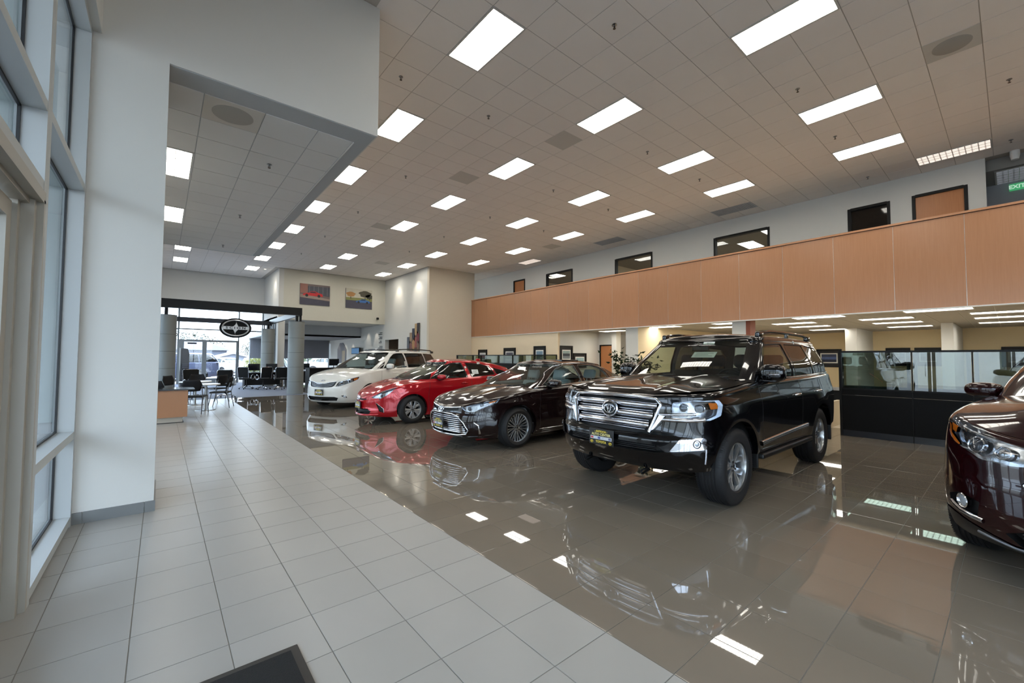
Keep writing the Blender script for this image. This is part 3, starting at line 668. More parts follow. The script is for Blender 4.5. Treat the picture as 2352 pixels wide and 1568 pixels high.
def dens(lp, step):
    out = []; n = len(lp)
    for i in range(n):
        a, b = np.array(lp[i], float), np.array(lp[(i+1) % n], float); k = max(1, int(np.ceil(np.linalg.norm(b-a)/step)))
        out += [tuple(a+(b-a)*j/k) for j in range(k)]
    return out
def rounded(poly, r=.02, n=4):
    out = []; m = len(poly)
    for i in range(m):
        p = np.array(poly[i], float); a = np.array(poly[i-1], float); b = np.array(poly[(i+1) % m], float)
        rr = r[i] if isinstance(r, (list, tuple)) else r; la, lb = np.linalg.norm(a-p), np.linalg.norm(b-p); rr = min(rr, la*.45, lb*.45)
        p0 = p+(a-p)/la*rr; p1 = p+(b-p)/lb*rr
        for k in range(n+1):
            t = k/n; out.append(tuple((1-t)**2*p0+2*t*(1-t)*p+t*t*p1))
    return out
def patch(surf, loops, off=0.0, step=.04, off_in=None, name='p'):
    """triangulated patch of the surface inside loops (even-odd, in (t,s)); returns verts, tris, normals"""
    sc = np.array(surf.scl); L = [np.asarray(l, float)*sc for l in loops]
    V = np.vstack(L); E = []; k = 0
    for l in L: E += [(k+i, k+(i+1) % len(l)) for i in range(len(l))]; k += len(l)
    lo, hi = V.min(0), V.max(0); gx_ = np.arange(lo[0]+step*.5, hi[0], step); gy_ = np.arange(lo[1]+step*.5, hi[1], step)
    if len(gx_) and len(gy_):
        G = np.array([(x, y+(step*.002 if i % 2 else -step*.002)) for i, x in enumerate(gx_) for y in gy_]); G = G[inside(G, L)]
        if len(G):
            keep = np.ones(len(G), bool)
            for i in range(0, len(V), 400):
                d = ((G[:, None, :]-V[None, i:i+400, :])**2).sum(2).min(1); keep &= d > (step*.42)**2
            G = G[keep]; V2 = np.vstack([V, G])
        else: V2 = V
    else: V2 = V
    r = delaunay_2d_cdt([Vector(v) for v in V2], E, [], 0, 1e-7); vo = np.array([tuple(v) for v in r[0]]); tr = np.array([f for f in r[2] if len(f) == 3])
    c = vo[tr].mean(1); tr = tr[inside(c, L)]; ts = vo/sc
    P_ = surf.fn(ts[:, 0], ts[:, 1]); N_ = surf.nrm(ts[:, 0], ts[:, 1]); P_ = P_+N_*off
    a, b, c_ = P_[tr[:, 0]], P_[tr[:, 1]], P_[tr[:, 2]]; fn_ = np.cross(b-a, c_-a); bad = (fn_*N_[tr[:, 0]]).sum(1) < 0; tr[bad] = tr[bad][:, ::-1]
    return P_, tr, N_
class CM:
    """mesh collector with analytic normals, mirrored across y=0"""
    def __init__(s): s.V = []; s.F = []; s.N = []; s.k = 0
    def add(s, V, F, N, mirror=True):
        V = np.asarray(V, float); N = np.asarray(N, float); F = [tuple(int(i) for i in f) for f in F]
        s.V.append(V); s.N.append(N); s.F += [tuple(i+s.k for i in f) for f in F]; s.k += len(V)
        if mirror:
            m = np.array([1, -1, 1]); s.V.append(V*m); s.N.append(N*m); s.F += [tuple(i+s.k for i in f[::-1]) for f in F]; s.k += len(V)
        return s
    def skirt(s, surf, loop, o0, o1, mirror=True):
        l = np.asarray(loop); P_ = surf.fn(l[:, 0], l[:, 1]); N_ = surf.nrm(l[:, 0], l[:, 1]); n = len(l)
        V = np.vstack([P_+N_*o0, P_+N_*o1]); d = np.roll(P_, -1, 0)-np.roll(P_, 1, 0); t = np.cross(d, N_); q = np.linalg.norm(t, axis=1, keepdims=True); q[q < 1e-9] = 1; t = t/q
        ar = ((np.roll(l[:, 0], -1)-l[:, 0])*(np.roll(l[:, 1], -1)+l[:, 1])).sum()
        F = [(i, (i+1) % n, n+(i+1) % n, n+i) for i in range(n)]
        return s.add(V, F, np.vstack([t, t])*(1 if ar > 0 else -1), mirror)
    def build(s, name, m, parent, custom=True):
        V = np.vstack(s.V); N = np.vstack(s.N); F = s.F
        halves = [F]
        sg = np.sign(V[:, 1])*(np.abs(V[:, 1]) > .0045)
        if (sg > 0).any() and (sg < 0).any() and not (sg == 0).any():
            a = [f for f in F if V[f[0], 1] > 0]; b = [f for f in F if V[f[0], 1] < 0]
            if not any(min(V[i, 1] for i in f) < 0 for f in a): halves = [a, b]
        out = None
        for H in halves:
            used = np.unique(np.array([i for f in H for i in f])); mp = np.zeros(len(V), int); mp[used] = np.arange(len(used))
            VV, NN = V[used], N[used]; me = bpy.data.meshes.new(name); me.from_pydata(VV.tolist(), [], [tuple(int(mp[i]) for i in f) for f in H])
            for k in (m if isinstance(m, (list, tuple)) else [m]): me.materials.append(k)
            me.polygons.foreach_set('use_smooth', [True]*len(me.polygons)); me.update()
            if custom:
                l = np.linalg.norm(NN, axis=1, keepdims=True); l[l < 1e-9] = 1; me.normals_split_custom_set_from_vertices((NN/l).tolist())
            o = link(name, me, None, parent); out = out or o
        return out
def arc_s(s, sp=.60):
    """profile split: straight part then quarter arc; returns (straight fraction, arc angle)"""
    s = np.asarray(s, float); return np.clip(s/sp, 0, 1), np.clip((s-sp)/(1-sp), 0, 1)*math.pi/2
class Car:
    def __init__(c, name, d):
        c.d = d; c.root = None
        pf, pn, L = curve2(d['plan']); zb, zt, fr, si, re = (spl(d[k]) for k in ('zb', 'zt', 'front', 'side', 'rear'))
        rc = spl(d['rc']) if isinstance(d['rc'], list) else (lambda x, r=d['rc']: np.full(np.shape(x), r))
        R, wr, wf, arch, W = d['R'], d['xr'], d['xf'], d['arch'], d['width']
        xt = d.get('extra', lambda x, y, z, nx: 0*x)
        def body(t, s):
            t = np.asarray(t, float); x, y = pf(t); nx, ny = pn(t); f, a = arc_s(s); B, T_ = zb(x), zt(x); r = rc(x)
            z = B+(T_-r-B)*f; wF = np.where(nx < 0, nx*nx, 0); wR = np.where(nx > 0, nx*nx, 0); wS = ny*ny
            o = fr(z)*wF+si(z)*wS+re(z)*wR
            fl = d.get('flare', .012)
            for cx in (wf, wr):
                rr = np.hypot(x-cx, (z-R)); o = o-wS*fl*bump(rr, arch+.02, .10)*(rr > arch-.1)
            o = o+xt(x, y, z, nx); o = o+r*(1-np.cos(a)); z = z+r*np.sin(a)
            return np.stack([x-nx*o, np.maximum(y-ny*o, 0) if False else y-ny*o, z], 1)
        c.body = Surf(body, (L, 1.30)); c.body.orient(); c.L = L
        tt = np.linspace(0, 1, 800); nx, ny = pn(tt); c.body.tfront = tt[np.argmax(nx > -.42)]; c.body.trear = tt[len(tt)-1-np.argmax((nx < .42)[::-1])]
        # upper body
        G = d['green']; gf, gn, GL = curve2(G['unit']); xf_, xr_, hw = spl(G['xf']), spl(G['xr']), spl(G['hw']); zbase, zroof = spl(G['zb']), spl(G['zr']); gr = G.get('rc', .06)
        def green(t, s):
            t = np.asarray(t, float); u, v = gf(t); u = u/G['L']; v = v/G['H']; f, a = arc_s(s, .80)
            k = f*.97; X0, X1 = xf_(k), xr_(k); x = X0+(X1-X0)*u; z0 = zbase(x); z1 = zroof(x)-gr; H_ = hw(k)*v*spl(G['taper'])(x)
            z = z0+(z1-z0)*f; nx, ny = gn(t); nx = nx*G['L']/(X1-X0); ny = ny*G['H']/hw(k); q = np.hypot(nx, ny); nx, ny = nx/q, ny/q; o = gr*1.1*(1-np.cos(a))
            return np.stack([x-nx*o, H_-ny*o, z+gr*np.sin(a)], 1)
        c.green = Surf(green, (GL, .75)); c.green.orient(); c.gf, c.gn = gf, gn
        nx, ny = gn(tt); c.green.tfront = G['tw']; c.green.trear = G['tb']
        c.zroof = zroof; c.crown = G.get('crown', .05)
    # caps ------------------------------------------------------------
    def cap(c, surf, t0, t1, crown, name, m, n=60, ny=21, off=0.0, fn=None):
        ts = np.linspace(t0, t1, n); e = surf.fn(ts, np.ones(n)); V = []; y_ = np.linspace(-1, 1, ny)
        ym = e[:, 1].max()
        for p in e:
            z = p[2]+crown(p[0])*(1-np.abs(y_)**2.4)*min(1, max(p[1], 0)/ym*1.15)**1.3
            if fn is not None: z = z+fn(np.full(ny, p[0]), y_*p[1])
            V.append(np.stack([np.full(ny, p[0]), y_*p[1], z+off], 1))
        V = np.array(V); du = np.gradient(V, axis=0); dv = np.gradient(V, axis=1); N = np.cross(du, dv); N *= np.sign(N[..., 2:3]+1e-9); l = np.linalg.norm(N, axis=2, keepdims=True); l[l < 1e-9] = 1; N = N/l
        N[0] = N[1]; en = surf.nrm(ts, np.full(n, .985)); en2 = surf.nrm(ts, np.full(n, .995))
        F = [(i*ny+j, i*ny+j+1, (i+1)*ny+j+1, (i+1)*ny+j) for i in range(n-1) for j in range(ny-1)]
        a = V.reshape(-1, 3); f0 = F[len(F)//2]; q = np.cross(a[f0[1]]-a[f0[0]], a[f0[2]]-a[f0[0]])
        if q[2] < 0: F = [f[::-1] for f in F]
        return CM().add(a, F, N.reshape(-1, 3), False).build(name, m, c.root)
    def P(c, name, m, surf, loops, off=.003, step=.04, skirt=None, mirror=True, parent=None, view=None):
        cm = CM(); V, F, N = patch(surf, loops, off, step); cm.add(V, F, N, mirror)
        if skirt is not None:
            for l in loops: cm.skirt(surf, l, off, skirt, mirror)
        return cm.build(name, m, parent or c.root)
    def loop(c, surf, view, poly, r=0.02, step=.03, tmin=0, tmax=1):
        p = rounded(poly, r) if r else poly; return surf.inv(dens(p, step), view, tmin, tmax)
    def half(c, surf, view, poly, step=.03, r=0):
        """loop touching the centre line: poly goes from y=0 to y=0"""
        l = surf.inv(dens(poly, step), view); return l
    def bar(c, name, m, surf, view, pts, w, o0, o1, parent=None, mirror=True, step=.04, n=None, sprof=None):
        """raised strip following the surface along a view-space polyline; cross-section is softly rounded"""
        q = []
        for a, b in zip(pts, pts[1:]):
            a, b = np.array(a, float), np.array(b, float); k = max(1, int(np.linalg.norm(b-a)/step)); q += [a+(b-a)*i/k for i in range(k)]
        q.append(np.array(pts[-1], float)); l = surf.inv(q, view); P_ = surf.fn(l[:, 0], l[:, 1]); N_ = surf.nrm(l[:, 0], l[:, 1]); d = np.gradient(P_, axis=0)
        d /= np.maximum(np.linalg.norm(d, axis=1, keepdims=True), 1e-9); B = np.cross(N_, d); B /= np.maximum(np.linalg.norm(B, axis=1, keepdims=True), 1e-9)
        prof = sprof or [(-.5, 0), (-.5, .45), (-.38, .85), (-.15, 1), (.15, 1), (.38, .85), (.5, .45), (.5, 0)]
        V = np.array([[p+b*(a_*(w if np.isscalar(w) else w[0]+(w[1]-w[0])*i/(len(P_)-1)))+n_*(o0+(o1-o0)*h) for a_, h in prof] for i, (p, n_, b) in enumerate(zip(P_, N_, B))]); M_ = len(prof)
        pn_ = np.array([(a_*2, max(h, .05)*1.0) for a_, h in prof]); pn_ /= np.linalg.norm(pn_, axis=1, keepdims=True)
        NN = np.array([[b*u+n_*v for u, v in pn_] for n_, b in zip(N_, B)])
        F = [(i*M_+j, i*M_+j+1, (i+1)*M_+j+1, (i+1)*M_+j) for i in range(len(P_)-1) for j in range(M_-1)]+[tuple(range(M_)), tuple(range((len(P_)-1)*M_, len(P_)*M_))[::-1]]
        cm = CM(); V = V.reshape(-1, 3)
        f0 = F[0]; nn = np.cross(V[f0[1]]-V[f0[0]], V[f0[2]]-V[f0[0]])
        if nn@NN.reshape(-1, 3)[f0[0]] < 0: F = [f[::-1] for f in F]
        cm.add(V, F, NN.reshape(-1, 3), mirror); o = cm.build(name, m, parent or c.root); return o
    def at(c, surf, view, p):
        l = surf.inv([p], view); return Vector(surf.fn(l[:, 0], l[:, 1])[0]), Vector(surf.nrm(l[:, 0], l[:, 1])[0])
# wheels ------------------------------------------------------------------
def make_wheel(R, rim, width, style, m_rim, tread=True):
    """wheel lying on the y axis, outer face towards +y; returns a function that links it under a parent"""
    w = width/2; T_ = MB(); n = 72
    prof = [(rim*.985, w*.80), (rim+.012, w*.96), (rim+(R-rim)*.45, w*1.04), (R-.05, w*1.0), (R-.018, w*.88), (R-.004, w*.70), (R, w*.55)]
    gro = []
    for k in range(-2, 3):
        y0 = k*w*.24; gro += [(y0+.010, 0), (y0+.006, -.008), (y0-.006, -.008), (y0-.010, 0)]
    gro.sort(key=lambda q: -q[0]); prof += [(R+q[1]+0.001, q[0]) for q in gro]
    prof += [(R, -w*.55), (R-.004, -w*.70), (R-.018, -w*.88), (R-.05, -w), (rim+(R-rim)*.45, -w*1.04), (rim+.012, -w*.96), (rim*.985, -w*.80)]
    T_.lathe(prof, axis='y', n=n)
    if tread:
        for k in range(96):   # shoulder blocks
            a = 2*math.pi*k/96; rot = Matrix.Rotation(a, 4, 'Y')
            for sg in (1, -1):
                T_.add([rot @ Vector(p) for p in ((-.004, sg*w*.97, R-.028), (.006, sg*w*.97, R-.028), (.010, sg*w*.62, R+.0025), (.0, sg*w*.62, R+.0025), (-.004, sg*w*.90, R-.0105), (.006, sg*w*.90, R-.0105))], [(0, 1, 5, 4), (4, 5, 2, 3)])
    H = MB()
    H.lathe([(rim*.985, w*.80), (rim*.995, w*.87), (rim*.97, w*.86), (rim*.945, w*.76), (rim*.93, w*.3), (rim*.90, -w*.5), (rim*.985, -w*.85)], axis='y', n=64)
    D = MB(); D.lathe([(0.0, -w*.05), (rim*.62, -w*.05), (rim*.62, -w*.2)], axis='y', n=40); D.lathe([(rim*.93, -w*.55), (0, -w*.6)], axis='y', n=40)
    face = w*.66
    def spoke(a0, a1, wi, wo, r0, r1, yi, yo, th=.03, ym=None):
        k = 7; ring = []
        for i in range(k+1):
            f = i/k; r = r0+(r1-r0)*f; a = a0+(a1-a0)*f; ww = wi+(wo-wi)*f; y = yi+(yo-yi)*f+(0 if ym is None else ym*math.sin(math.pi*f))
            cx, cz = math.cos(a), math.sin(a); tx, tz = -cz, cx
            for sg, dy in ((-.5, -th), (-.5, -.006), (-.28, 0), (.28, 0), (.5, -.006), (.5, -th)): ring.append((cx*r+tx*ww*sg, y+dy, cz*r+tz*ww*sg))
        fs = []
        for i in range(k):
            for j in range(5): fs.append((i*6+j, (i+1)*6+j, (i+1)*6+j+1, i*6+j+1))
        H.add(ring, fs)
    N5 = style['n']
    if style['t'] == 'split':      # pairs of blades that open towards the rim
        for k in range(N5):
            a = 2*math.pi*k/N5+.3
            for sg in (-1, 1): spoke(a+sg*.10, a+sg*style.get('sp', .24), style.get('wi', .045), style.get('wo', .05), rim*.2, rim*.95, face*.92, face*1.0, ym=-.01)
            spoke(a, a, rim*.2, rim*.1, rim*.14, rim*.40, face*.93, face*.80)
    elif style['t'] == 'multi':
        for k in range(N5):
            a = 2*math.pi*k/N5
            for sg in (-1, 1): spoke(a+sg*.06, a+sg*(math.pi/N5*.52), .016, .020, rim*.2, rim*.95, face*.9, face*1.0, th=.02, ym=-.012)
    elif style['t'] == 'cover':
        for k in range(N5):
            a = 2*math.pi*k/N5; spoke(a-.06, a-style.get('sp', .26), .05, .075, rim*.2, rim*.95, face*.95, face*.98, th=.02); spoke(a+.06, a+style.get('sp', .26), .05, .05, rim*.2, rim*.95, face*.95, face*.98, th=.02)
    H.lathe([(0, face*1.0), (rim*.12, face*1.0), (rim*.15, face*.96), (rim*.23, face*.93), (rim*.24, face*.6)], axis='y', n=32)
    for k in range(5):
        a = 2*math.pi*k/5+.3; p = Vector((math.cos(a)*rim*.19, face*.92, math.sin(a)*rim*.19)); D.cyl(p, p+Vector((0, .012, 0)), .011, n=8)
    D.lathe([(rim*.085, face*1.0), (rim*.085, face*1.02), (0, face*1.02)], axis='y', n=20)
    tire_m = mat('tyre_rubber', (22, 22, 24), .62, noise=.1, nscale=30); disc_m = mat('dark_brake_metal', (62, 62, 64), .35, .9)
    tm = T_; cache = {}
    def put(parent, x, y, z, side):
        r = empty('wheel', (x, y, z)); r.parent = parent; r.rotation_euler = (0, random.random()*.6 if side > 0 else .2, 0 if side > 0 else math.pi)
        if not cache:
            a = H.build('rim', m_rim, r, smooth=True); b = tm.build('tyre', tire_m, r, smooth=True); g = D.build('brake_disc', disc_m, r, smooth=True)
            cache.update(a=a.data, b=b.data, g=g.data)
        else:
            link('rim', cache['a'], None, r); link('tyre', cache['b'], None, r); link('brake_disc', cache['g'], None, r)
        return r
    return put
# small shared builders ------------------------------------------------------
def emblem(parent, loc, nrm, size, name='emblem', m=None, ring=True, up=Vector((0, 0, 1))):
    """three interlocking ovals in a chrome oval ring"""
    m = m or chrome; n = Vector(nrm).normalized(); u = up.cross(n).normalized(); v = n.cross(u); o = Vector(loc); b = MB()
    def oval(cx, cy, rx, ry, th, h=.006, k=32):
        b.tube([o+u*(cx+rx*math.cos(2*math.pi*i/k))+v*(cy+ry*math.sin(2*math.pi*i/k))+n*h for i in range(k)], th, 6, True)
    s = size/2
    oval(0, 0, s, s*.68, s*.075); oval(0, s*.0, s*.26, s*.60, s*.055, .008); oval(0, s*.30, s*.62, s*.29, s*.055, .009)
    e = b.build(name, m, parent, smooth=True)
    return e
def plate(parent, loc, nrm, w=.30, h=.152, big=True):
    """dealer plate: black with yellow lettering and a strip of small badges"""
    n = Vector(nrm).normalized(); n.z *= .4; n.normalize(); up = Vector((0, 0, 1)); u = up.cross(n).normalized(); v = n.cross(u).normalized(); o = Vector(loc)+n*.012
    mt = Matrix((u, v, n)).transposed().to_4x4(); mt.translation = o
    fr = MB(); fr.rbox(-w/2-.008, w/2+.008, -h/2-.008, h/2+.008, -.012, .002, .006, mtx=mt); p = fr.build('licence_plate', mat('plate_black', (16, 16, 18), .35), parent, smooth=True)
    yl = mat('plate_yellow', (226, 200, 70), .5); wh = mat('plate_white', (210, 212, 214), .5)
    def T(s, sz, x, y, m, sx=1.0, bold=.0012): text('plate_lettering', s, sz, m, mt @ Matrix.Translation((x, y, .0028)), p, .0004, bold=bold, sx=sx)
    T('- ANTIOCH -', .029, 0, h*.375, yl); T('AUTO CENTER', .036, 0, h*.17, mat('plate_cream', (222, 210, 140), .5)); T('TOYOTA', .033, 0, -h*.34, yl)
    st = MB().box(-w/2+.012, w/2-.012, -h*.17, h*.04, .002, .0032, mtx=mt).build('badge_strip', wh, p)
    cols = [(196, 80, 84), (200, 204, 214), (70, 84, 150), (190, 196, 204), (206, 208, 212), (96, 104, 140)]
    for k, c in enumerate(cols):
        x = -w/2+.012+(w-.024)*(k+.5)/6; MB().box(x-.017, x+.017, -h*.13, h*.0, .0032, .004, mtx=mt).build('badge_strip_mark', mat('mark_%d' % k, c, .5), p)
    for sg in (-1, 1): 
        e = MB(); k = 20
        for rx, ry, yy in ((.019, .013, 0), (.005, .012, 0), (.012, .006, .005)): e.tube([mt @ Vector((sg*w*.40+rx*math.cos(2*math.pi*i/k), -h*.36+yy+ry*math.sin(2*math.pi*i/k), .004)) for i in range(k)], .0016, 5, True)
        e.build('plate_emblem', yl, p)
    return p
def sweep_seat(parent, x, y, z, m, name='seat', w=.50, s=1.0, head=True):
    """car seat facing -x: cushion, bolstered back, head restraint"""
    b = MB(); R_ = Matrix.Translation((x, y, z))
    b.rbox(-.27, .24, -w/2, w/2, 0, .15, .05, mtx=R_)
    t = R_ @ Matrix.Translation((.26, 0, .10)) @ Matrix.Rotation(.30, 4, 'Y')
    b.rbox(-.09, .07, -w*.46, w*.46, 0, .58*s, .06, mtx=t); b.rbox(-.13, -.02, -w*.5, -w*.36, .05, .48, .04, mtx=t); b.rbox(-.13, -.02, w*.36, w*.5, .05, .48, .04, mtx=t)
    if head:
        b.rbox(-.07, .05, -.14, .14, .63*s, .82*s, .045, mtx=t); b.cyl(t @ Vector((0, -.06, .5)), t @ Vector((0, -.06, .66)), .008, n=8); b.cyl(t @ Vector((0, .06, .5)), t @ Vector((0, .06, .66)), .008, n=8)
    return b.build(name, m, parent, smooth=True)
# ------------------------------------------------------------------ common car assembly
car_glass = glass_mat('car_glass', (205, 214, 210), 0.92, ior=1.45)
shield_glass = glass_mat('windscreen_glass', (205, 216, 208), 0.90, ior=1.48)
priv_glass = glass_mat('privacy_glass', (110, 114, 116), 0.5, ior=1.6)
lamp_glass = glass_mat('lamp_cover', (235, 238, 240), 0.97, ior=1.45)
frit = mat('black_frit', (9, 9, 10), .08, coat=.5)
trim_black = mat('trim_black_plastic', (15, 15, 16), .45)
gloss_black = mat('gloss_black_trim', (6, 6, 7), .06, coat=.6)
recess_m = mat('grille_dark', (5, 5, 6), .6)
bowl_m = mat('lamp_reflector', (178, 181, 187), .14, .92, noise=.04, nscale=26, bump=.06, bscale=14)
lampdark_m = mat('lamp_bezel_dark', (46, 48, 54), .25, .4)
amber_m = mat('amber_lens', (226, 120, 34), .12, coat=.6)
red_lens = mat('red_lens', (150, 16, 16), .12, coat=.6)
proj_m = mat('projector_lens', (44, 52, 66), .03, .2, coat=1.0)
silver_rim = mat('silver_alloy', (186, 188, 190), .22, .85)
paper_m = mat('white_paper', (224, 226, 220), .6)
ink_m = mat('ink', (40, 42, 46), .6)
def force0(l, one=False):
    l = np.array(l)
    return l
def blob(b, c, rx, ry, rz, e1=.6, e2=.6, mtx=None, n=22, m=12, mi=0, taper=0.0):
    """superellipsoid"""
    sp_ = lambda w, e: math.copysign(abs(w)**e, w); vs = []; fs = []
    for i in range(m+1):
        la = -math.pi/2+math.pi*i/m
        for k in range(n):
            lo = 2*math.pi*k/n; x = rx*sp_(math.cos(la), e1)*sp_(math.cos(lo), e2); y = ry*sp_(math.cos(la), e1)*sp_(math.sin(lo), e2); z = rz*sp_(math.sin(la), e1)
            z *= 1-taper*(y/ry); p = Vector((x, y, z)); p = (mtx @ p) if mtx is not None else p; vs.append(p+Vector(c))
    for i in range(m):
        for k in range(n): fs.append((i*n+k, i*n+(k+1) % n, (i+1)*n+(k+1) % n, (i+1)*n+k))
    return b.add(vs, fs, mi)
def mix(c, surf, pts, step=.03, r=0):
    """loop from points ('f'|'s'|'r'|'t', u, v) or ('ts', t, s), joined in the parameter plane"""
    q = []
    for v, a, b in pts: q.append((a, b) if v == 'ts' else tuple(surf.inv([(a, b)], v)[0]))
    sc = surf.scl; q = [(t*sc[0], s*sc[1]) for t, s in q]
    if r: q = rounded(q, r)
    return np.array([(x/sc[0], y/sc[1]) for x, y in dens(q, step)])
def clean0(l, tol=.0035):
    l = np.array(l); l[l[:, 0] < tol, 0] = 0.0; return l
def build_car(name, spec, loc, rz, label, paint, cat='car', group='cars parked nose out on the polished floor'):
    d = spec; c = Car(name, d); B, G = c.body, c.green
    c.root = empty(name, loc, rz, label=label, cat=cat, group=group); c.paint = paint
    # lower body with wheel openings and recesses
    R, A = d['R'], d['arch']; zbf = spl(d['zb']); arches = []
    for cx in (d['xf'], d['xr']):
        pts = []
        for th in np.linspace(math.pi, 0, 42):
            x, z = cx+A*math.cos(th), R+A*.985*math.sin(th)
            if z > zbf(x)+.004: pts.append((x, z))
        x0 = cx-math.sqrt(max(A*A-(zbf(cx-A)-R)**2, .01)); x1 = cx+math.sqrt(max(A*A-(zbf(cx+A)-R)**2, .01))
        l = B.inv(pts, 's'); a0 = B.inv([(x0, float(zbf(x0)))], 's')[0]; a1 = B.inv([(x1, float(zbf(x1)))], 's')[0]; l = np.vstack([[(a0[0], 0)], l, [(a1[0], 0)]]); arches.append(l)
    o = [(t, 0) for t in np.linspace(0, arches[0][0][0], 40)[:-1]]+[tuple(p) for p in arches[0]]+[(t, 0) for t in np.linspace(arches[0][-1][0], arches[1][0][0], 50)[1:-1]]+[tuple(p) for p in arches[1]]
    o += [(t, 0) for t in np.linspace(arches[1][-1][0], 1, 30)[1:]]+[(1, s) for s in np.linspace(0, 1, 14)[1:]]+[(t, 1) for t in np.linspace(1, 0, 160)[1:]]+[(0, s) for s in np.linspace(1, 0, 24)[1:-1]]
    holes = {k: clean0(v) for k, v in (d['holes'](c) if 'holes' in d else {}).items()}
    c.holes = holes
    cm = CM(); V, F, N = patch(B, [o]+list(holes.values()), 0.0, d.get('fine', .028)); cm.add(V, F, N)
    for l in arches: 
        P_ = B.fn(l[:, 0], l[:, 1]); n = len(l); W_ = P_.copy(); W_[:, 1] = np.maximum(W_[:, 1]-.07, .3); cx = P_[:, 0].mean()
        nn = np.stack([cx-P_[:, 0], 0*P_[:, 0], R-P_[:, 2]], 1); cm.add(np.vstack([P_, W_]), [(i, i+1, n+i+1, n+i) for i in range(n-1)], np.vstack([nn, nn]))
    cm.build('body_shell', paint, c.root)
    for k, l in holes.items():
        dp = d.get('hole_depth', {}).get(k, .06); mm = d.get('hole_mat', {}).get(k, recess_m)
        cm = CM(); V, F, N = patch(B, [l], -dp, .06); cm.add(V, F, N); P0 = B.fn(l[:, 0], l[:, 1]); N0 = B.nrm(l[:, 0], l[:, 1]); n = len(l); VV = np.vstack([P0, P0-N0*dp])
        FF = [(i, (i+1) % n, n+(i+1) % n, n+i) for i in range(n) if not (l[i][0] == 0 and l[(i+1) % n][0] == 0)]
        ctr = P0.mean(0); NN = ctr-P0; cm.add(VV, FF, np.vstack([NN, NN])); cm.build(k, mm, c.root)
    # bonnet (and boot lid) caps
    H_ = d['hood']; tc = float(B.inv([(H_['x1'], .6)], 't', 0, .6)[0][0]) if False else None
    tt = np.linspace(0, 1, 2000); xs_ = B.fn(tt, np.ones(2000))[:, 0]; t1 = tt[np.argmax(xs_ > H_['x1'])]
    c.cap(B, 0.0, t1, spl(H_['crown']), 'bonnet', paint, n=90, ny=61, fn=H_.get('fn'))
    c.hoodz = (spl(H_['crown']), H_.get('fn'))
    if 'deck' in d:
        D_ = d['deck']; t2 = tt[np.argmax(xs_ > D_['x0'])]; c.cap(B, t2, 1.0, spl(D_['crown']), 'boot_lid', paint, n=40, ny=31)
    # greenhouse
    g = d['green']; wl = []
    ws = [(0, g['ws'][0])]+[(t, g['ws'][0]) for t in np.linspace(0, g['tw'], 14)[1:]]+[(g['tw'], s) for s in np.linspace(g['ws'][0], g['ws'][1], 16)[1:]]+[(t, g['ws'][1]) for t in np.linspace(g['tw'], 0, 14)[1:]]+[(0, s) for s in np.linspace(g['ws'][1], g['ws'][0], 16)[1:-1]]
    ws = np.array(ws)
    rs = [(1, g['rs'][0])]+[(1, s) for s in np.linspace(g['rs'][0], g['rs'][1], 12)[1:]]+[(t, g['rs'][1]) for t in np.linspace(1, g['tb'], 12)[1:]]+[(g['tb'], s) for s in np.linspace(g['rs'][1], g['rs'][0], 12)[1:]]+[(t, g['rs'][0]) for t in np.linspace(g['tb'], 1, 12)[1:-1]]
    rs = np.array(rs); side = [(k, G.inv(dens(rounded(p, .03), .03), 's', g['tw'], g['tb'])) for k, p in d['windows']]
    box = [(t, 0) for t in np.linspace(0, 1, 120)]+[(1, s) for s in np.linspace(0, 1, 12)[1:]]+[(t, 1) for t in np.linspace(1, 0, 160)[1:]]+[(0, s) for s in np.linspace(1, 0, 12)[1:-1]]
    cm = CM(); V, F, N = patch(G, [box, ws, rs]+[l for _, l in side], 0.0, .045); cm.add(V, F, N); cm.build('roof_pillars', paint, c.root)
    cm = CM(); V, F, N = patch(G, [box, ws, rs]+[l for _, l in side], -.028, .08); cm.add(V, [f[::-1] for f in F], -N); cm.build('inner_trim', d.get('trim_mat', mat('interior_grey', (96, 100, 102), .8)), c.root)
    c.cap(G, 0.0, 1.0, lambda x: d['green'].get('crown', .05), 'roof_panel', paint, n=110, ny=25)
    c.cap(G, 0.03, .97, lambda x: d['green'].get('crown', .05)*.6, 'headliner', d.get('liner', mat('pale_headliner', (206, 206, 202), .9)), n=40, ny=9, off=-.03)
    V, F, N = patch(G, [ws], -.004, .05); CM().add(V, F, N).build('windscreen', shield_glass, c.root)
    V, F, N = patch(G, [rs], -.004, .05); CM().add(V, F, N).build('rear_screen', car_glass, c.root)
    e = .030/G.scl[0]; es = .03/.75; wi = [(0, g['ws'][0]+es*1.5)]+[(t, g['ws'][0]+es*1.5) for t in np.linspace(0, g['tw']-e, 10)[1:]]+[(g['tw']-e, s) for s in np.linspace(g['ws'][0]+es*1.5, g['ws'][1]-es, 10)[1:]]+[(t, g['ws'][1]-es) for t in np.linspace(g['tw']-e, 0, 10)[1:]]+[(0, s) for s in np.linspace(g['ws'][1]-es, g['ws'][0]+es*1.5, 8)[1:-1]]
    V, F, N = patch(G, [ws, np.array(wi)], -.001, .04); CM().add(V, F, N).build('windscreen_border', frit, c.root)
    if side:
        for k, l in side:
            V, F, N = patch(G, [l], -.006, .07); CM().add(V, F, N).build('side_window', priv_glass if k == 'p' else car_glass, c.root)
        for k, l in side:
            cm = CM(); q = l*np.array(G.scl); ctr = q.mean(0); dr = q-ctr; o2 = (q+dr/np.linalg.norm(dr, axis=1, keepdims=True)*.016)/np.array(G.scl); V, F, N = patch(G, [o2, l], .002, .05); cm.add(V, F, N); cm.build('window_surround', d.get('surround', trim_black), c.root)
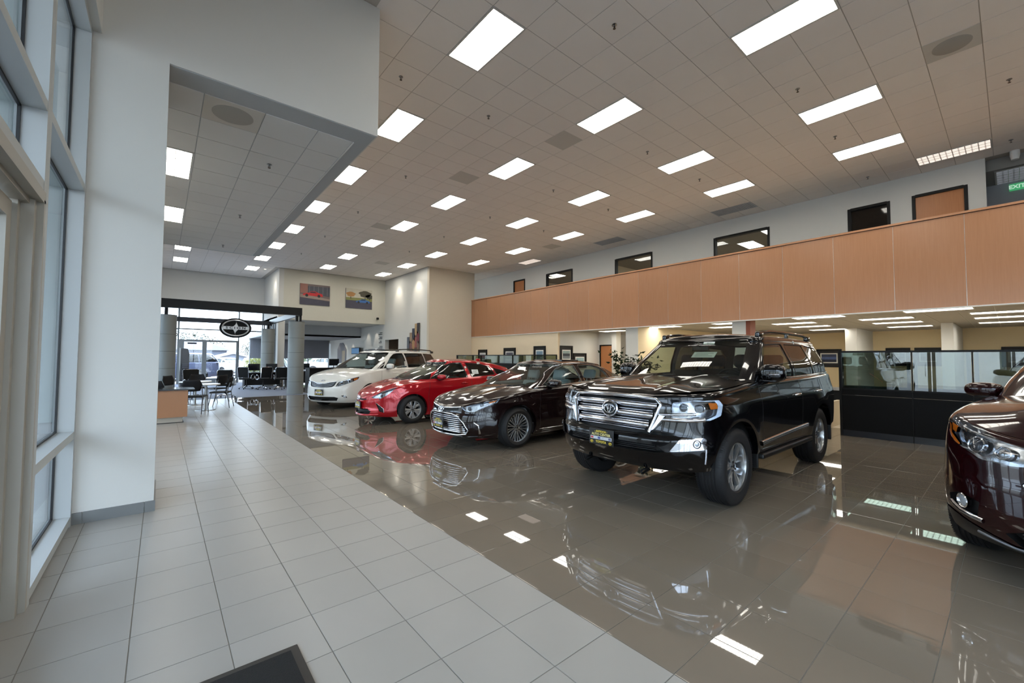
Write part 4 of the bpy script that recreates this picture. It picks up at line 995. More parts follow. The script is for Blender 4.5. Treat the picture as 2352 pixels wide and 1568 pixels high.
    # underbody, wheel houses, cabin
    W = d['width']/2; L = d['plan'][-1][0]; zb_ = float(zbf(L/2)); b = MB()
    b.box(.62, L-.5, -W+.36, W-.36, zb_+.02, zb_+.10); xa, xb = d['xf'], d['xr']
    b.box(xa+A*.9, xb-A*.9, -W+.06, W-.06, zb_+.02, zb_+.16); b.build('underbody', trim_black, c.root)
    hs = MB()
    for cx in (xa, xb):
        for sg in (1, -1):
            k = 14; y0, y1 = sg*(W-.05), sg*(W-.42); vs = []
            for th in np.linspace(math.pi-.12, .12, k): vs += [(cx+(A+.015)*math.cos(th), y0, R+(A+.015)*math.sin(th)), (cx+(A+.015)*math.cos(th), y1, R+(A+.015)*math.sin(th))]
            hs.add(vs, [(2*i, 2*i+1, 2*i+3, 2*i+2) for i in range(k-1)]+[tuple(2*i+1 for i in range(k))])
    hs.build('wheel_house', mat('wheel_house_black', (9, 9, 10), .9), c.root)
    bt = d['belt']; x0 = d['cab'][0]; x1 = d['cab'][1]; dk = d.get('cabin_mat', mat('cabin_dark', (44, 44, 46), .8))
    cb = MB().box(x0, x1, -W+.16, W-.16, zb_+.12, zb_+.18).box(x0+.0, x0+.05, -W+.16, W-.16, zb_+.1, bt-.06)
    for sg in (1, -1): cb.box(x0+.2, x1, min(sg*(W-.17), sg*(W-.12)), max(sg*(W-.17), sg*(W-.12)), zb_+.15, bt-.015)
    cb.build('cabin_shell', dk, c.root)
    ds = MB(); xd = d['dash']
    for sg in (0,): blob(ds, (xd+.30, 0, bt-.13), .34, W-.19, .13, .5, .3)
    blob(ds, (xd+.40, -.38 if d.get('lhd', -1) < 0 else .38, bt-.02), .14, .20, .07, .7, .6); ds.build('dashboard', d.get('dash_mat', mat('dash_black', (22, 22, 24), .7)), c.root, smooth=True)
    st = MB(); cx, cy, cz = xd+.66, -.38, bt-.06; k = 28; tl = .42
    ring = [(cx-.18*math.sin(2*math.pi*i/k)*math.sin(tl), cy+.185*math.cos(2*math.pi*i/k), cz+.185*math.sin(2*math.pi*i/k)*math.cos(tl)) for i in range(k)]
    st.tube(ring, .015, 7, True); blob(st, (cx-.03, cy, cz), .03, .07, .06)
    for a in (0, math.pi, -math.pi/2): st.cyl((cx-.02, cy, cz), (cx-.18*math.sin(a)*math.sin(tl), cy+.17*math.cos(a), cz+.17*math.sin(a)*math.cos(tl)), .014, n=8)
    st.build('steering_wheel', trim_black, c.root, smooth=True)
    sm = d.get('seat_mat', mat('seat_dark', (34, 34, 36), .7))
    for x, ys in d['seats']:
        for y in ys: sweep_seat(c.root, x, y, bt-.58 if d.get('tall') else bt-.62, sm, w=.52 if len(ys) < 3 else .44, s=1.0)
    mr = MB(); p, _n = c.at(G, 'f', (0.0005, float(G.fn(np.array([0.]), np.array([g['ws'][1]-.1]))[0][2]))); mr.rbox(p.x+.03, p.x+.06, -.12, .12, p.z-.10, p.z-.03, .012); mr.cyl((p.x+.045, 0, p.z-.05), (p.x, 0, p.z), .012, n=8); mr.build('rear_view_mirror', trim_black, c.root, smooth=True)
    # seams
    for s_ in d.get('seams', []):
        v, pts = s_; c.bar('panel_gap', mat('seam_black', (4, 4, 5), .6), B, v, pts, .007, -.001, .0012, step=.05)
    # wheels
    put = d['wheel'](); yw = W-d['tyre']/2-d.get('inset', .015)
    for cx in (xa, xb):
        for sg in (1, -1): put(c.root, cx, sg*yw, R, sg)
    return c
def lamp(c, name, hole, cover=True, m=bowl_m, off=.003):
    """clear cover over a recess already cut in the body"""
    l = c.holes[hole]; V, F, N = patch(c.body, [l], off, .05); o = CM().add(V, F, N).build(name, lamp_glass, c.root); return o
def round_lens(c, parent, view, p, r, depth=.02, m=proj_m, ring=chrome, tilt=None, name='projector', both=True):
    P_, N_ = c.at(c.body, view, p)
    if tilt is not None: N_ = Vector(tilt).normalized()
    for sg in ((1, -1) if both else (1,)):
        n = Vector((N_.x, N_.y*sg, N_.z)); o = Vector((P_.x, P_.y*sg, P_.z))-n*depth; a = n.orthogonal().normalized(); b_ = n.cross(a); k = 24
        q = MB(); prof = [(r*1.25, -.02), (r*1.25, .004), (r*1.12, .008), (r*1.0, .002), (r*.97, -.015)]; vs = []; fs = []
        for rr, h in prof:
            for i in range(k): t = 2*math.pi*i/k; vs.append(o+a*rr*math.cos(t)+b_*rr*math.sin(t)+n*h)
        for j in range(len(prof)-1):
            for i in range(k): fs.append((j*k+i, j*k+(i+1) % k, (j+1)*k+(i+1) % k, (j+1)*k+i))
        ro = q.add(vs, fs).build(name+'_ring', ring, parent, smooth=True)
        q = MB(); vs = []; fs = []
        for j in range(6):
            ph = j/5*math.pi/2
            for i in range(k): t = 2*math.pi*i/k; vs.append(o+(a*math.cos(t)+b_*math.sin(t))*r*math.cos(ph)+n*(r*.35*math.sin(ph)-.008))
        for j in range(5):
            for i in range(k): fs.append((j*k+i, j*k+(i+1) % k, (j+1)*k+(i+1) % k, (j+1)*k+i))
        q.add(vs, fs).build(name, m, parent, smooth='all')
def mirrors(c, x, y, z, sx=.10, sy=.14, sz=.085, m=None, lower=None, arm=(.0, -.06), chrome_strip=False, tilt=0):
    for sg in (1, -1):
        mt = Matrix.Rotation(sg*-.18, 4, 'Z'); b = MB(); blob(b, (x, sg*y, z), sx, sy, sz, .75, .7, mt, 26, 16, taper=0); r = b.build('wing_mirror', m or c.paint, c.root, smooth='all')
        g = MB(); blob(g, (x+sx*.62, sg*y, z), sx*.42, sy*.92, sz*.88, .5, .5, mt); g.build('mirror_glass', mat('mirror_glass', (120, 126, 130), .02, 1.0), r, smooth='all')
        a = MB(); blob(a, (x+.0, sg*(y-sy*.2), z-sz*.86), sx*.8, sy*.72, .022, .6, .6, mt); a.cyl((x, sg*(y-sy*.5), z-sz*.85), (x+arm[0], sg*(y-sy-.09), z+arm[1]), .028, .035, n=10); a.build('mirror_base', lower or trim_black, r, smooth=True)
        if chrome_strip:
            s = MB(); s.tube([(x-sx*.93*math.cos(t)-.004, sg*(y+sy*.95*math.sin(t)), z-.015+.006*math.sin(t)) for t in np.linspace(-.5, 1.25, 12)], .009, 6); s.build('mirror_indicator', chrome, r, smooth=True)
def handles(c, pts, m, w=.19):
    for x, z in pts:
        P_, N_ = c.at(c.body, 's', (x, z))
        for sg in (1, -1):
            b = MB(); y = P_.y*sg; q = []
            for t in np.linspace(0, 1, 9): q.append((x-w/2+w*t, y+sg*(.004+.030*math.sin(math.pi*min(1, max(0, t)))**.6), z+.006*math.sin(math.pi*t)))
            b.tube(q, [.008+.008*math.sin(math.pi*t)**.5 if 0 < t < 1 else .007 for t in np.linspace(0, 1, 9)], 8); b.build('door_handle', m, c.root, smooth='all')
            d_ = MB(); blob(d_, (x, y-sg*.002, z-.002), w*.34, .004, .026); d_.build('handle_recess', gloss_black, c.root, smooth='all')
def wipers(c, pts, m=trim_black):
    """pts: list of (y0, y1) arm spans over the windscreen foot"""
    for (ya, sa), (yb, sb) in pts:
        q = []
        for t in np.linspace(0, 1, 12):
            y = ya+(yb-ya)*t; s_ = sa+(sb-sa)*t; l = c.green; tt = abs(y)
            ti = np.interp(tt, l.fn(np.linspace(0, c.d['green']['tw'], 60), np.full(60, s_))[:, 1], np.linspace(0, c.d['green']['tw'], 60)); p = l.fn(np.array([ti]), np.array([s_]))[0]; n = l.nrm(np.array([ti]), np.array([s_]))[0]
            q.append((p[0]+n[0]*.016, math.copysign(p[1]+n[1]*.016, y), p[2]+n[2]*.016))
        b = MB(); b.tube(q, [.011-.004*t for t in np.linspace(0, 1, 12)], 6); b.build('wiper', m, c.root, smooth=True)
def sticker(c, surf, t, s, w, h, txt=None, m=paper_m, sg=-1, off=.004, size=None):
    """paper stuck on glass: position in the surface parameter plane, side sg"""
    P_ = surf.fn(np.array([t]), np.array([s]))[0]; N_ = surf.nrm(np.array([t]), np.array([s]))[0]; P_ = Vector((P_[0], P_[1]*sg, P_[2])); n = Vector((N_[0], N_[1]*sg, N_[2])); up = Vector((0, 0, 1)); u = up.cross(n).normalized(); v = n.cross(u)
    mt = Matrix((u, v, n)).transposed().to_4x4(); mt.translation = P_+n*off; o = MB().box(-w/2, w/2, -h/2, h/2, 0, .0008, mtx=mt).build('window_label', m, c.root)
    if txt: text('label_lettering', txt, size or h*.55, ink_m, mt @ Matrix.Translation((0, 0, .0014)), o, .0002)
    else:
        b = MB()
        for k in range(3): b.box(-w*.38, w*.38-w*.2*(k % 2), h*(.25-.25*k)-h*.03, h*(.25-.25*k)+h*.03, .0008, .0012, mtx=mt)
        b.build('label_print', ink_m, o)
    return o
def logo_paint(name, col, metallic=.0, flake=.3, rough=.12):
    m = mat(name, col, rough, metallic, coat=.75, coat_rough=.008, spec=.2); return m
# ================================================================== THE FIVE CARS
NOSE = 3.65
# ---------------- black off-roader
def suv_holes(c):
    B = c.body
    return {'grille': B.inv(dens([(0, 1.105), (.30, 1.10), (.50, 1.085), (.545, 1.04), (.455, .775), (.30, .755), (0, .75)], .03), 'f'),
            'headlamp_bowl': mix(c, B, [('f', .655, 1.070), ('f', .78, 1.088), ('s', .30, 1.10), ('s', .56, 1.095), ('s', .60, 1.05), ('s', .55, .945), ('s', .40, .905), ('s', .27, .90), ('f', .78, .905), ('f', .66, .91), ('f', .645, .96)], r=.012),
            'lower_intake': B.inv(dens([(0, .665), (.56, .66), (.62, .60), (.54, .585), (0, .58)], .03), 'f')}
def suv_hood(x, y):
    a = np.abs(y); ramp = np.clip((x-.12)/.25, 0, 1)
    y0 = .46-.17*np.clip((x-.2)/1.3, 0, 1); return .030*ramp/(1+np.exp(-(a-y0)/.016))*bump(a, y0+.02, .34)-.006*ramp*bump(a, 0, .2)+.012*ramp*bump(a, .82, .09)
SUV = dict(plan=[(0, 0), (.012, .25), (.045, .48), (.115, .68), (.22, .82), (.38, .915), (.60, .965), (1.0, .985), (2.4, .985), (3.9, .99), (4.45, .965), (4.75, .90), (4.90, .72), (4.95, .35), (4.95, 0)],
    zb=[(0, .40), (.3, .41), (.55, .43), (1.3, .46), (3.4, .46), (4.3, .50), (4.95, .52)], zt=[(0, 1.125), (.12, 1.15), (.4, 1.165), (.9, 1.195), (1.5, 1.235), (2.4, 1.25), (4.0, 1.27), (4.95, 1.28)],
    front=[(.36, .17), (.45, .07), (.54, .02), (.62, 0), (.70, .0), (.76, .035), (.85, .06), (1.0, .085), (1.12, .11)], side=[(.4, .05), (.5, .02), (.62, .01), (.75, .005), (.95, .0), (1.02, .004), (1.12, .03), (1.25, .06)], rear=[(.4, .1), (.6, 0), (.8, .03), (1.2, .08)],
    rc=[(0, .04), (.5, .05), (1.5, .05), (4.95, .05)], R=.395, xf=.91, xr=3.76, arch=.475, width=1.97, tyre=.285, flare=.018, belt=1.25, cab=(1.35, 4.7), dash=1.55, tall=True,
    green=dict(unit=[(0, 0), (.010, .25), (.035, .50), (.075, .68), (.13, .80), (.24, .88), (.5, .905), (1.6, .905), (2.9, .90), (3.3, .87), (3.46, .72), (3.5, .4), (3.5, 0)], L=3.5, H=.905,
        xf=[(0, 1.40), (.5, 1.72), (1, 2.10)], xr=[(0, 4.92), (.5, 4.85), (1, 4.72)], hw=[(0, .895), (.3, .875), (.7, .80), (1, .735)], taper=[(1, 1), (3.5, 1), (4.9, .95)],
        zb=[(1.2, 1.20), (1.7, 1.225), (2.5, 1.24), (4.95, 1.27)], zr=[(1.9, 1.765), (2.4, 1.80), (3.2, 1.81), (4.3, 1.79), (4.8, 1.76)], rc=.07, tw=.155, tb=.85, ws=(.06, .90), rs=(.12, .85), crown=.05),
    hood=dict(x1=1.62, crown=[(0, .0), (.15, .035), (.5, .05), (1.6, .045)], fn=suv_hood), holes=suv_holes, hole_depth={'grille': .07, 'headlamp_bowl': .05, 'lower_intake': .05}, hole_mat={'headlamp_bowl': bowl_m},
    windows=[('c', [(1.80, 1.265), (2.12, 1.60), (2.25, 1.68), (2.84, 1.70), (2.90, 1.275)]), ('p', [(3.00, 1.28), (2.95, 1.70), (3.72, 1.70), (3.80, 1.285)]), ('p', [(3.90, 1.29), (3.83, 1.70), (4.42, 1.67), (4.60, 1.58), (4.74, 1.31)])],
    seams=[('s', [(1.53, 1.19), (1.53, .75), (1.60, .50)]), ('s', [(2.92, 1.23), (2.92, .55), (2.90, .48)]), ('s', [(3.86, 1.23), (3.86, 1.02), (3.80, .93)]), ('f', [(.60, .905), (.47, .75), (0, .735)])],
    seats=[(2.15, (-.40, .40)), (3.1, (-.42, 0, .42))], wheel=lambda: make_wheel(.395, .245, .285, dict(t='split', n=5, sp=.315, wi=.045, wo=.072), silver_rim))
black_paint = logo_paint('black_car_paint', (6, 6, 8), .0)
suv = build_car('off_road_vehicle', SUV, (NOSE, 2.80, 0), 0, 'large glossy black off-road vehicle with chrome grille and roof rails', black_paint)
def suv_details(c):
    B, G, r = c.body, c.green, c.root
    gs = mat('satin_chrome', (205, 206, 212), .13, 1.0); gr = c.holes['grille']
    fr = c.bar('grille_frame', gs, B, 'f', [(0, 1.115), (.30, 1.11), (.50, 1.095), (.552, 1.045), (.46, .772)], .030, -.01, .022, step=.03)
    for z in (1.040, .940, .845): c.bar('grille_bar', gs, B, 'f', [(0, z), (.25, z-.003), (.515-(1.04-z)*.33, z-.008)], .060, -.035, .004)
    for z in (.985, .888, .800): c.bar('grille_bar', gs, B, 'f', [(0, z), (.25, z-.003), (.49-(1.04-z)*.33, z-.006)], .010, -.045, -.012)
    # lamps
    l = lamp(c, 'headlight', 'headlamp_bowl')
    round_lens(c, l, 'f', (.745, 1.025), .033, .018, tilt=(-1, .25, 0)); round_lens(c, l, 'f', (.862, 1.02), .034, .018, tilt=(-1, .3, 0))
    c.P('amber_lens', amber_m, B, [mix(c, B, [('s', .42, 1.075), ('s', .53, 1.07), ('s', .53, 1.015), ('s', .43, 1.01)], r=.012)], -.012, .05, -.04, parent=l)
    c.bar('headlight_strip', gs, B, 'f', [(.50, .950), (.66, .955), (.84, .965)], .032, -.02, .004, parent=l)
    c.bar('headlight_strip', gs, B, 'f', [(.54, .905), (.78, .905), (.90, .915)], .044, -.01, .008, parent=l)
    c.P('grille_wing', gloss_black, B, [B.inv(dens([(.565, 1.065), (.64, 1.055), (.655, .975), (.58, .975), (.53, .975)], .03), 'f')], .012, .05, -.02)
    c.P('grille_wing', gs, B, [B.inv(dens([(.545, .945), (.60, .94), (.50, .80), (.475, .785)], .03), 'f')], .008, .05, -.02)
    P_, N_ = c.at(B, 'f', (.0005, .965)); b = MB(); o = Vector((P_.x-.012, 0, .965)); n = Vector((-1, 0, .12)).normalized()
    u = Vector((0, 0, 1)).cross(n).normalized(); v = n.cross(u); k = 40
    b.add([o+u*.088*math.cos(2*math.pi*i/k)+v*.074*math.sin(2*math.pi*i/k) for i in range(k)]+[o+n*.004], [(i, (i+1) % k, k) for i in range(k)]); em = b.build('emblem_disc', mat('emblem_glass', (70, 76, 80), .05, .8), r)
    b = MB(); b.tube([o+u*.092*math.cos(2*math.pi*i/k)+v*.078*math.sin(2*math.pi*i/k) for i in range(k)], .011, 8, True); b.build('emblem_ring', gs, em, smooth=True); emblem(em, o+n*.004, n, .135, m=gs)
    for z in (.605, .625, .645): c.bar('intake_slat', trim_black, B, 'f', [(0, z), (.54, z)], .006, -.04, -.01)
    c.P('fog_housing', chrome, B, [B.inv(dens(rounded([(.66, .61), (.745, .735), (.885, .745), (.905, .72), (.90, .635)], .012), .03), 'f')], .012, .03, -.02)
    round_lens(c, r, 'f', (.85, .69), .032, -.012, name='fog_lamp', m=mat('fog_glass', (190, 200, 210), .03, .3, coat=1), ring=gloss_black)
    c.bar('bumper_trim', gs, B, 'f', [(.93, .72), (.935, .62), (.925, .50)], .014, -.002, .012)
    for sg in (1, -1):
        b = MB(); b.tube([(.25, sg*.36, .36), (.12, sg*.36, .34), (.09, sg*.36, .355), (.12, sg*.36, .375), (.22, sg*.36, .38)], .012, 7); b.build('tow_hook', trim_black, r, smooth=True)
    P_, N_ = c.at(B, 'f', (.0005, .66)); plate(r, (P_.x-.035, 0.03, .665), (-1, 0, 0))
    bq = MB().box(-.02, .03, -.12, .12, -.06, .06).build('plate_bracket', trim_black, r, (P_.x+.0, .03, .665))
    # sides
    c.bar('door_moulding', gs, B, 's', [(1.47, .575), (2.4, .605), (3.10, .625)], .034, -.004, .022); c.bar('door_moulding', gloss_black, B, 's', [(1.50, .55), (2.4, .580), (3.10, .600)], .026, -.004, .018)
    for sg in (1, -1):
        b = MB(); b.rbox(1.50, 3.28, min(sg*.78, sg*1.0), max(sg*.78, sg*1.0), .385, .445, .02)
        for x in (1.7, 2.4, 3.1): b.box(x, x+.05, min(sg*.6, sg*.8), max(sg*.6, sg*.8), .40, .43)
        b.build('running_board', trim_black, r, smooth=True)
    for sg in (1, -1):
        for x in (1.405, 4.27): MB().rbox(x, x+.03, min(sg*.73, sg*.97), max(sg*.73, sg*.97), .27 if x > 2 else .30, .62, .008).build('mud_flap', trim_black, r, smooth=True)
    c.bar('belt_moulding', chrome, G, 's', [(1.75, 1.250), (2.9, 1.262), (4.72, 1.295)], .016, 0, .008)
    mirrors(c, 1.84, .985, 1.335, .095, .135, .105, lower=black_paint, arm=(.0, .0), chrome_strip=True)
    handles(c, [(2.72, 1.04), (3.62, 1.05)], chrome, .21)
    wipers(c, [((-.05, .015), (-.62, .10)), ((.60, .015), (.02, .11))])
    for sg in (1, -1):
        b = MB(); q = [(2.32, 1.815), (2.42, 1.845), (2.75, 1.872), (3.4, 1.876), (4.1, 1.866), (4.32, 1.845), (4.42, 1.81)]
        b.tube([(x, sg*.665, z+.0) for x, z in q], [.012, .022, .022, .022, .022, .022, .012], 8)
        b.rbox(2.30, 2.46, min(sg*.63, sg*.69), max(sg*.63, sg*.69), 1.78, 1.86, .02); b.rbox(4.28, 4.44, min(sg*.63, sg*.69), max(sg*.63, sg*.69), 1.78, 1.86, .02); b.rbox(3.36, 3.44, min(sg*.645, sg*.68), max(sg*.645, sg*.68), 1.78, 1.875, .01)
        b.build('roof_rail', gloss_black, r, smooth=True)
    c.P('tail_light', red_lens, B, [B.inv(dens([(4.83, 1.2), (4.83, .98)], .03)+dens([(4.72, .98), (4.70, 1.2)], .03), 's')], .006, .05, -.02)
    sticker(c, G, .035, .80, .15, .045, '50114', sg=-1); sticker(c, G, .035, .60, .30, .14, sg=-1, off=-.03)
    sticker(c, G, .50, .80, .05, .05, '50', sg=-1)
suv_details(suv)
# ---------------- dark plum saloon
def sal_holes(c):
    B = c.body
    return {'grille': B.inv(dens([(0, .575), (.28, .570), (.42, .545), (.52, .44), (.57, .33), (.53, .275), (.38, .255), (0, .25)], .03), 'f'),
            'upper_grille': B.inv(dens([(0, .655), (.2, .665), (.40, .685), (.40, .645), (.2, .615), (0, .60)], .03), 'f'),
            'headlamp_bowl': mix(c, B, [('f', .43, .685), ('f', .56, .725), ('s', .42, .790), ('s', .66, .838), ('s', .60, .775), ('s', .45, .725), ('s', .32, .665), ('f', .64, .625), ('f', .56, .625), ('f', .50, .645)], r=.012)}
def sal_hood(x, y):
    a = np.abs(y); rp = np.clip((x-.1)/.4, 0, 1); return .014*rp*bump(a, .50, .12)-.008*rp*bump(a, .3, .1)
SAL = dict(plan=[(0, 0), (.018, .22), (.07, .42), (.16, .57), (.30, .70), (.52, .81), (.85, .885), (1.2, .91), (2.4, .9175), (3.8, .91), (4.4, .87), (4.75, .76), (4.92, .5), (4.96, .25), (4.96, 0)],
    zb=[(0, .20), (.5, .19), (1.4, .19), (3.4, .19), (4.2, .22), (4.96, .28)], zt=[(0, .70), (.1, .735), (.35, .80), (.8, .88), (1.25, .94), (1.6, .965), (2.4, .985), (3.8, 1.02), (4.5, 1.04), (4.96, 1.0)],
    front=[(.19, .13), (.25, .05), (.35, .01), (.45, 0), (.56, .02), (.60, .045), (.70, .07), (.8, .11)], side=[(.19, .06), (.28, .02), (.45, 0), (.62, .004), (.75, .002), (.80, .012), (.9, .03), (1.0, .055)], rear=[(.2, .1), (.4, 0), (.7, .02), (1, .08)],
    rc=[(0, .05), (.5, .06), (1.5, .05), (4.96, .05)], R=.335, xf=.985, xr=3.805, arch=.385, width=1.835, tyre=.225, flare=.012, belt=.99, cab=(1.25, 4.2), dash=1.45,
    green=dict(unit=[(0, 0), (.012, .25), (.045, .48), (.10, .64), (.18, .745), (.32, .80), (.6, .815), (1.6, .815), (2.6, .80), (2.95, .74), (3.1, .60), (3.16, .35), (3.18, 0)], L=3.18, H=.815,
        xf=[(0, 1.22), (.5, 1.66), (1, 2.14)], xr=[(0, 4.50), (.5, 4.18), (1, 3.62)], hw=[(0, .83), (.4, .775), (1, .63)], taper=[(1, 1), (3.5, 1), (4.5, .93)],
        zb=[(1.1, .955), (1.6, .965), (2.4, .98), (3.8, 1.015), (4.5, 1.05)], zr=[(1.9, 1.375), (2.3, 1.41), (2.9, 1.42), (3.6, 1.37), (4.0, 1.30)], rc=.05, tw=.165, tb=.83, ws=(.05, .93), rs=(.08, .9), crown=.045),
    hood=dict(x1=1.42, crown=[(0, .0), (.12, .035), (.4, .06), (1.4, .06)], fn=sal_hood), deck=dict(x0=4.1, crown=[(4, .03), (4.96, .03)]), holes=sal_holes, hole_depth={'grille': .06, 'headlamp_bowl': .045, 'upper_grille': .03}, hole_mat={'headlamp_bowl': bowl_m},
    windows=[('c', [(1.62, 1.01), (2.12, 1.30), (2.34, 1.365), (2.62, 1.375), (2.68, 1.03)]), ('c', [(2.78, 1.035), (2.74, 1.375), (3.1, 1.365), (3.44, 1.305), (3.56, 1.065)]), ('c', [(3.64, 1.075), (3.56, 1.275), (3.78, 1.20), (3.98, 1.10), (3.94, 1.09)])],
    seams=[('s', [(1.50, .92), (1.46, .6), (1.47, .26)]), ('s', [(2.72, .955), (2.72, .3), (2.68, .24)]), ('s', [(3.60, .98), (3.52, .75), (3.40, .6)])],
    seats=[(2.05, (-.37, .37)), (2.98, (-.38, .38))], seat_mat=mat('pale_grey_leather', (206, 218, 226), .5), trim_mat=mat('pale_trim', (215, 218, 218), .8), cabin_mat=mat('pale_cabin', (150, 154, 156), .8), surround=chrome,
    wheel=lambda: make_wheel(.335, .235, .225, dict(t='multi', n=12), mat('machined_alloy', (192, 194, 196), .2, .9), True))
plum = logo_paint('dark_plum_car_paint', (24, 13, 14), .0)
sal = build_car('saloon_car', SAL, (NOSE-.02, 6.23, 0), 0, 'dark plum saloon car with wide chrome slatted grille and pale seats', plum)
def sal_details(c):
    B, G, r = c.body, c.green, c.root
    c.bar('grille_frame', chrome, B, 'f', [(0, .585), (.28, .580), (.42, .555), (.525, .45), (.58, .33), (.535, .268), (.38, .245), (0, .240)], .018, -.01, .014, step=.03)
    for i in range(9):
        z = .29+.033*i; w = .53 if z < .36 else .53-(z-.36)*.55; c.bar('grille_slat', chrome, B, 'f', [(0, z), (.25, z-.002), (w, z-.01)], .011, -.045, -.012)
    c.bar('upper_grille_bar', chrome, B, 'f', [(0, .665), (.2, .677), (.44, .70)], .024, -.012, .012)
    P_, N_ = c.at(B, 'f', (.0005, .64)); emblem(r, (P_.x-.02, 0, .645), (-1, 0, .3), .15)
    l = lamp(c, 'headlight', 'headlamp_bowl'); round_lens(c, l, 'f', (.575, .675), .026, .015); round_lens(c, l, 's', (.36, .735), .026, .015)
    c.bar('headlight_strip', chrome, B, 's', [(.34, .70), (.44, .742), (.56, .78)], .012, -.02, -.005, parent=l)
    c.P('amber_lens', amber_m, B, [mix(c, B, [('s', .46, .785), ('s', .60, .815), ('s', .55, .775), ('s', .47, .75)], r=.008)], -.01, .05, -.03, parent=l)
    c.bar('fog_trim', chrome, B, 's', [(.24, .46), (.30, .41), (.325, .32), (.335, .28)], (.022, .04), -.002, .012)
    P_, N_ = c.at(B, 'f', (.0005, .42)); plate(r, (P_.x-.02, 0.0, .42), (-1, 0, 0)); c.bar('lip_trim', gloss_black, B, 'f', [(0, .215), (.5, .22), (.66, .235)], .02, -.004, .01)
    c.bar('window_trim', chrome, G, 's', [(1.50, .985), (1.9, 1.22), (2.16, 1.345), (2.36, 1.395), (2.8, 1.40), (3.2, 1.375), (3.6, 1.29), (4.04, 1.095)], .012, 0, .008)
    c.bar('belt_moulding', chrome, G, 's', [(1.5, .985), (2.7, 1.015), (4.04, 1.09)], .014, 0, .008); c.bar('sill_trim', chrome, B, 's', [(1.45, .27), (3.4, .27)], .012, 0, .008)
    mirrors(c, 1.79, .94, 1.055, .075, .12, .062, arm=(.02, .0), chrome_strip=True); handles(c, [(2.50, .865), (3.40, .885)], chrome, .19)
    wipers(c, [((-.1, .02), (-.58, .10)), ((.5, .02), (-.02, .08))])
    V, F, N = patch(G, [[(0.02, .9), (.02, .9)]], 0, .1) if False else (None, None, None)
    MB().rbox(2.55, 3.05, -.4, .4, 1.435, 1.468, .008).build('sunroof', gloss_black, r, smooth=True)
sal_details(sal)
# ---------------- red hatchback
def hat_holes(c):
    B = c.body
    return {'upper_grille': B.inv(dens([(0, .575), (.16, .565), (.30, .570), (.30, .55), (.16, .53), (0, .535)], .02), 'f'),
            'grille': B.inv(dens([(0, .345), (.36, .35), (.46, .30), (.40, .235), (0, .225)], .03), 'f'),
            'headlamp_bowl': mix(c, B, [('f', .42, .60), ('f', .52, .66), ('s', .32, .735), ('s', .62, .835), ('s', .50, .74), ('s', .40, .66), ('s', .27, .57), ('f', .60, .545), ('f', .58, .59), ('f', .50, .585)], r=.008),
            'corner_vent': mix(c, B, [('s', .20, .49), ('s', .33, .36), ('s', .34, .27), ('s', .26, .30)], r=.006)}
HAT = dict(plan=[(0, 0), (.025, .22), (.09, .41), (.19, .55), (.34, .67), (.56, .77), (.88, .845), (1.3, .875), (2.3, .88), (3.6, .87), (4.1, .83), (4.4, .72), (4.52, .45), (4.54, .2), (4.54, 0)],
    zb=[(0, .19), (.5, .17), (1.4, .17), (3.3, .17), (4.0, .22), (4.54, .28)], zt=[(0, .60), (.1, .665), (.35, .765), (.8, .895), (1.15, .945), (1.6, .975), (2.4, 1.0), (3.6, 1.04), (4.3, 1.07), (4.54, 1.03)],
    front=[(.17, .10), (.22, .02), (.30, 0), (.38, .03), (.5, .035), (.60, .05), (.7, .09)], side=[(.17, .05), (.28, .02), (.45, .006), (.62, .0), (.78, .004), (.9, .025), (1.05, .05)], rear=[(.2, .1), (.4, 0), (.7, .02), (1, .06)],
    rc=[(0, .04), (.5, .06), (1.5, .05), (4.54, .05)], R=.315, xf=.955, xr=3.655, arch=.362, width=1.76, tyre=.195, flare=.014, belt=.99, cab=(1.1, 4.1), dash=1.25,
    green=dict(unit=[(0, 0), (.015, .25), (.055, .47), (.12, .62), (.21, .72), (.36, .775), (.7, .785), (1.7, .785), (2.8, .75), (3.2, .68), (3.36, .55), (3.42, .3), (3.44, 0)], L=3.44, H=.785,
        xf=[(0, .93), (.5, 1.40), (1, 1.92)], xr=[(0, 4.45), (.5, 4.36), (1, 4.15)], hw=[(0, .80), (.4, .74), (1, .60)], taper=[(1, 1), (3, 1), (4.4, .86)],
        zb=[(.8, .935), (1.4, .96), (2.4, .99), (3.6, 1.035), (4.45, 1.06)], zr=[(1.7, 1.355), (2.1, 1.42), (2.6, 1.425), (3.3, 1.36), (4.0, 1.24), (4.3, 1.19)], rc=.05, tw=.16, tb=.84, ws=(.05, .94), rs=(.1, .8), crown=.045),
    hood=dict(x1=1.18, crown=[(0, .0), (.12, .03), (.4, .055), (1.2, .05)], fn=lambda x, y: .012*np.clip((x-.1)/.4, 0, 1)*bump(np.abs(y), .42, .1)), holes=hat_holes, hole_depth={'headlamp_bowl': .04, 'grille': .06, 'upper_grille': .03, 'corner_vent': .03}, hole_mat={'headlamp_bowl': bowl_m},
    windows=[('c', [(1.42, 1.00), (1.86, 1.29), (2.10, 1.365), (2.36, 1.375), (2.48, 1.01)]), ('p', [(2.60, 1.02), (2.50, 1.375), (2.9, 1.345), (3.26, 1.27), (3.36, 1.06)]), ('p', [(3.44, 1.07), (3.36, 1.245), (3.72, 1.155), (3.86, 1.105)])],
    seams=[('s', [(1.38, .93), (1.33, .6), (1.36, .26)]), ('s', [(2.55, .96), (2.58, .3)]), ('s', [(3.40, 1.0), (3.36, .75), (3.24, .6)])],
    seats=[(1.9, (-.36, .36)), (2.75, (-.36, .36))], wheel=lambda: make_wheel(.315, .200, .195, dict(t='cover', n=5, sp=.30), mat('silver_cover', (178, 180, 182), .3, .6), True))
redp = logo_paint('metallic_red_car_paint', (172, 18, 30), .25)
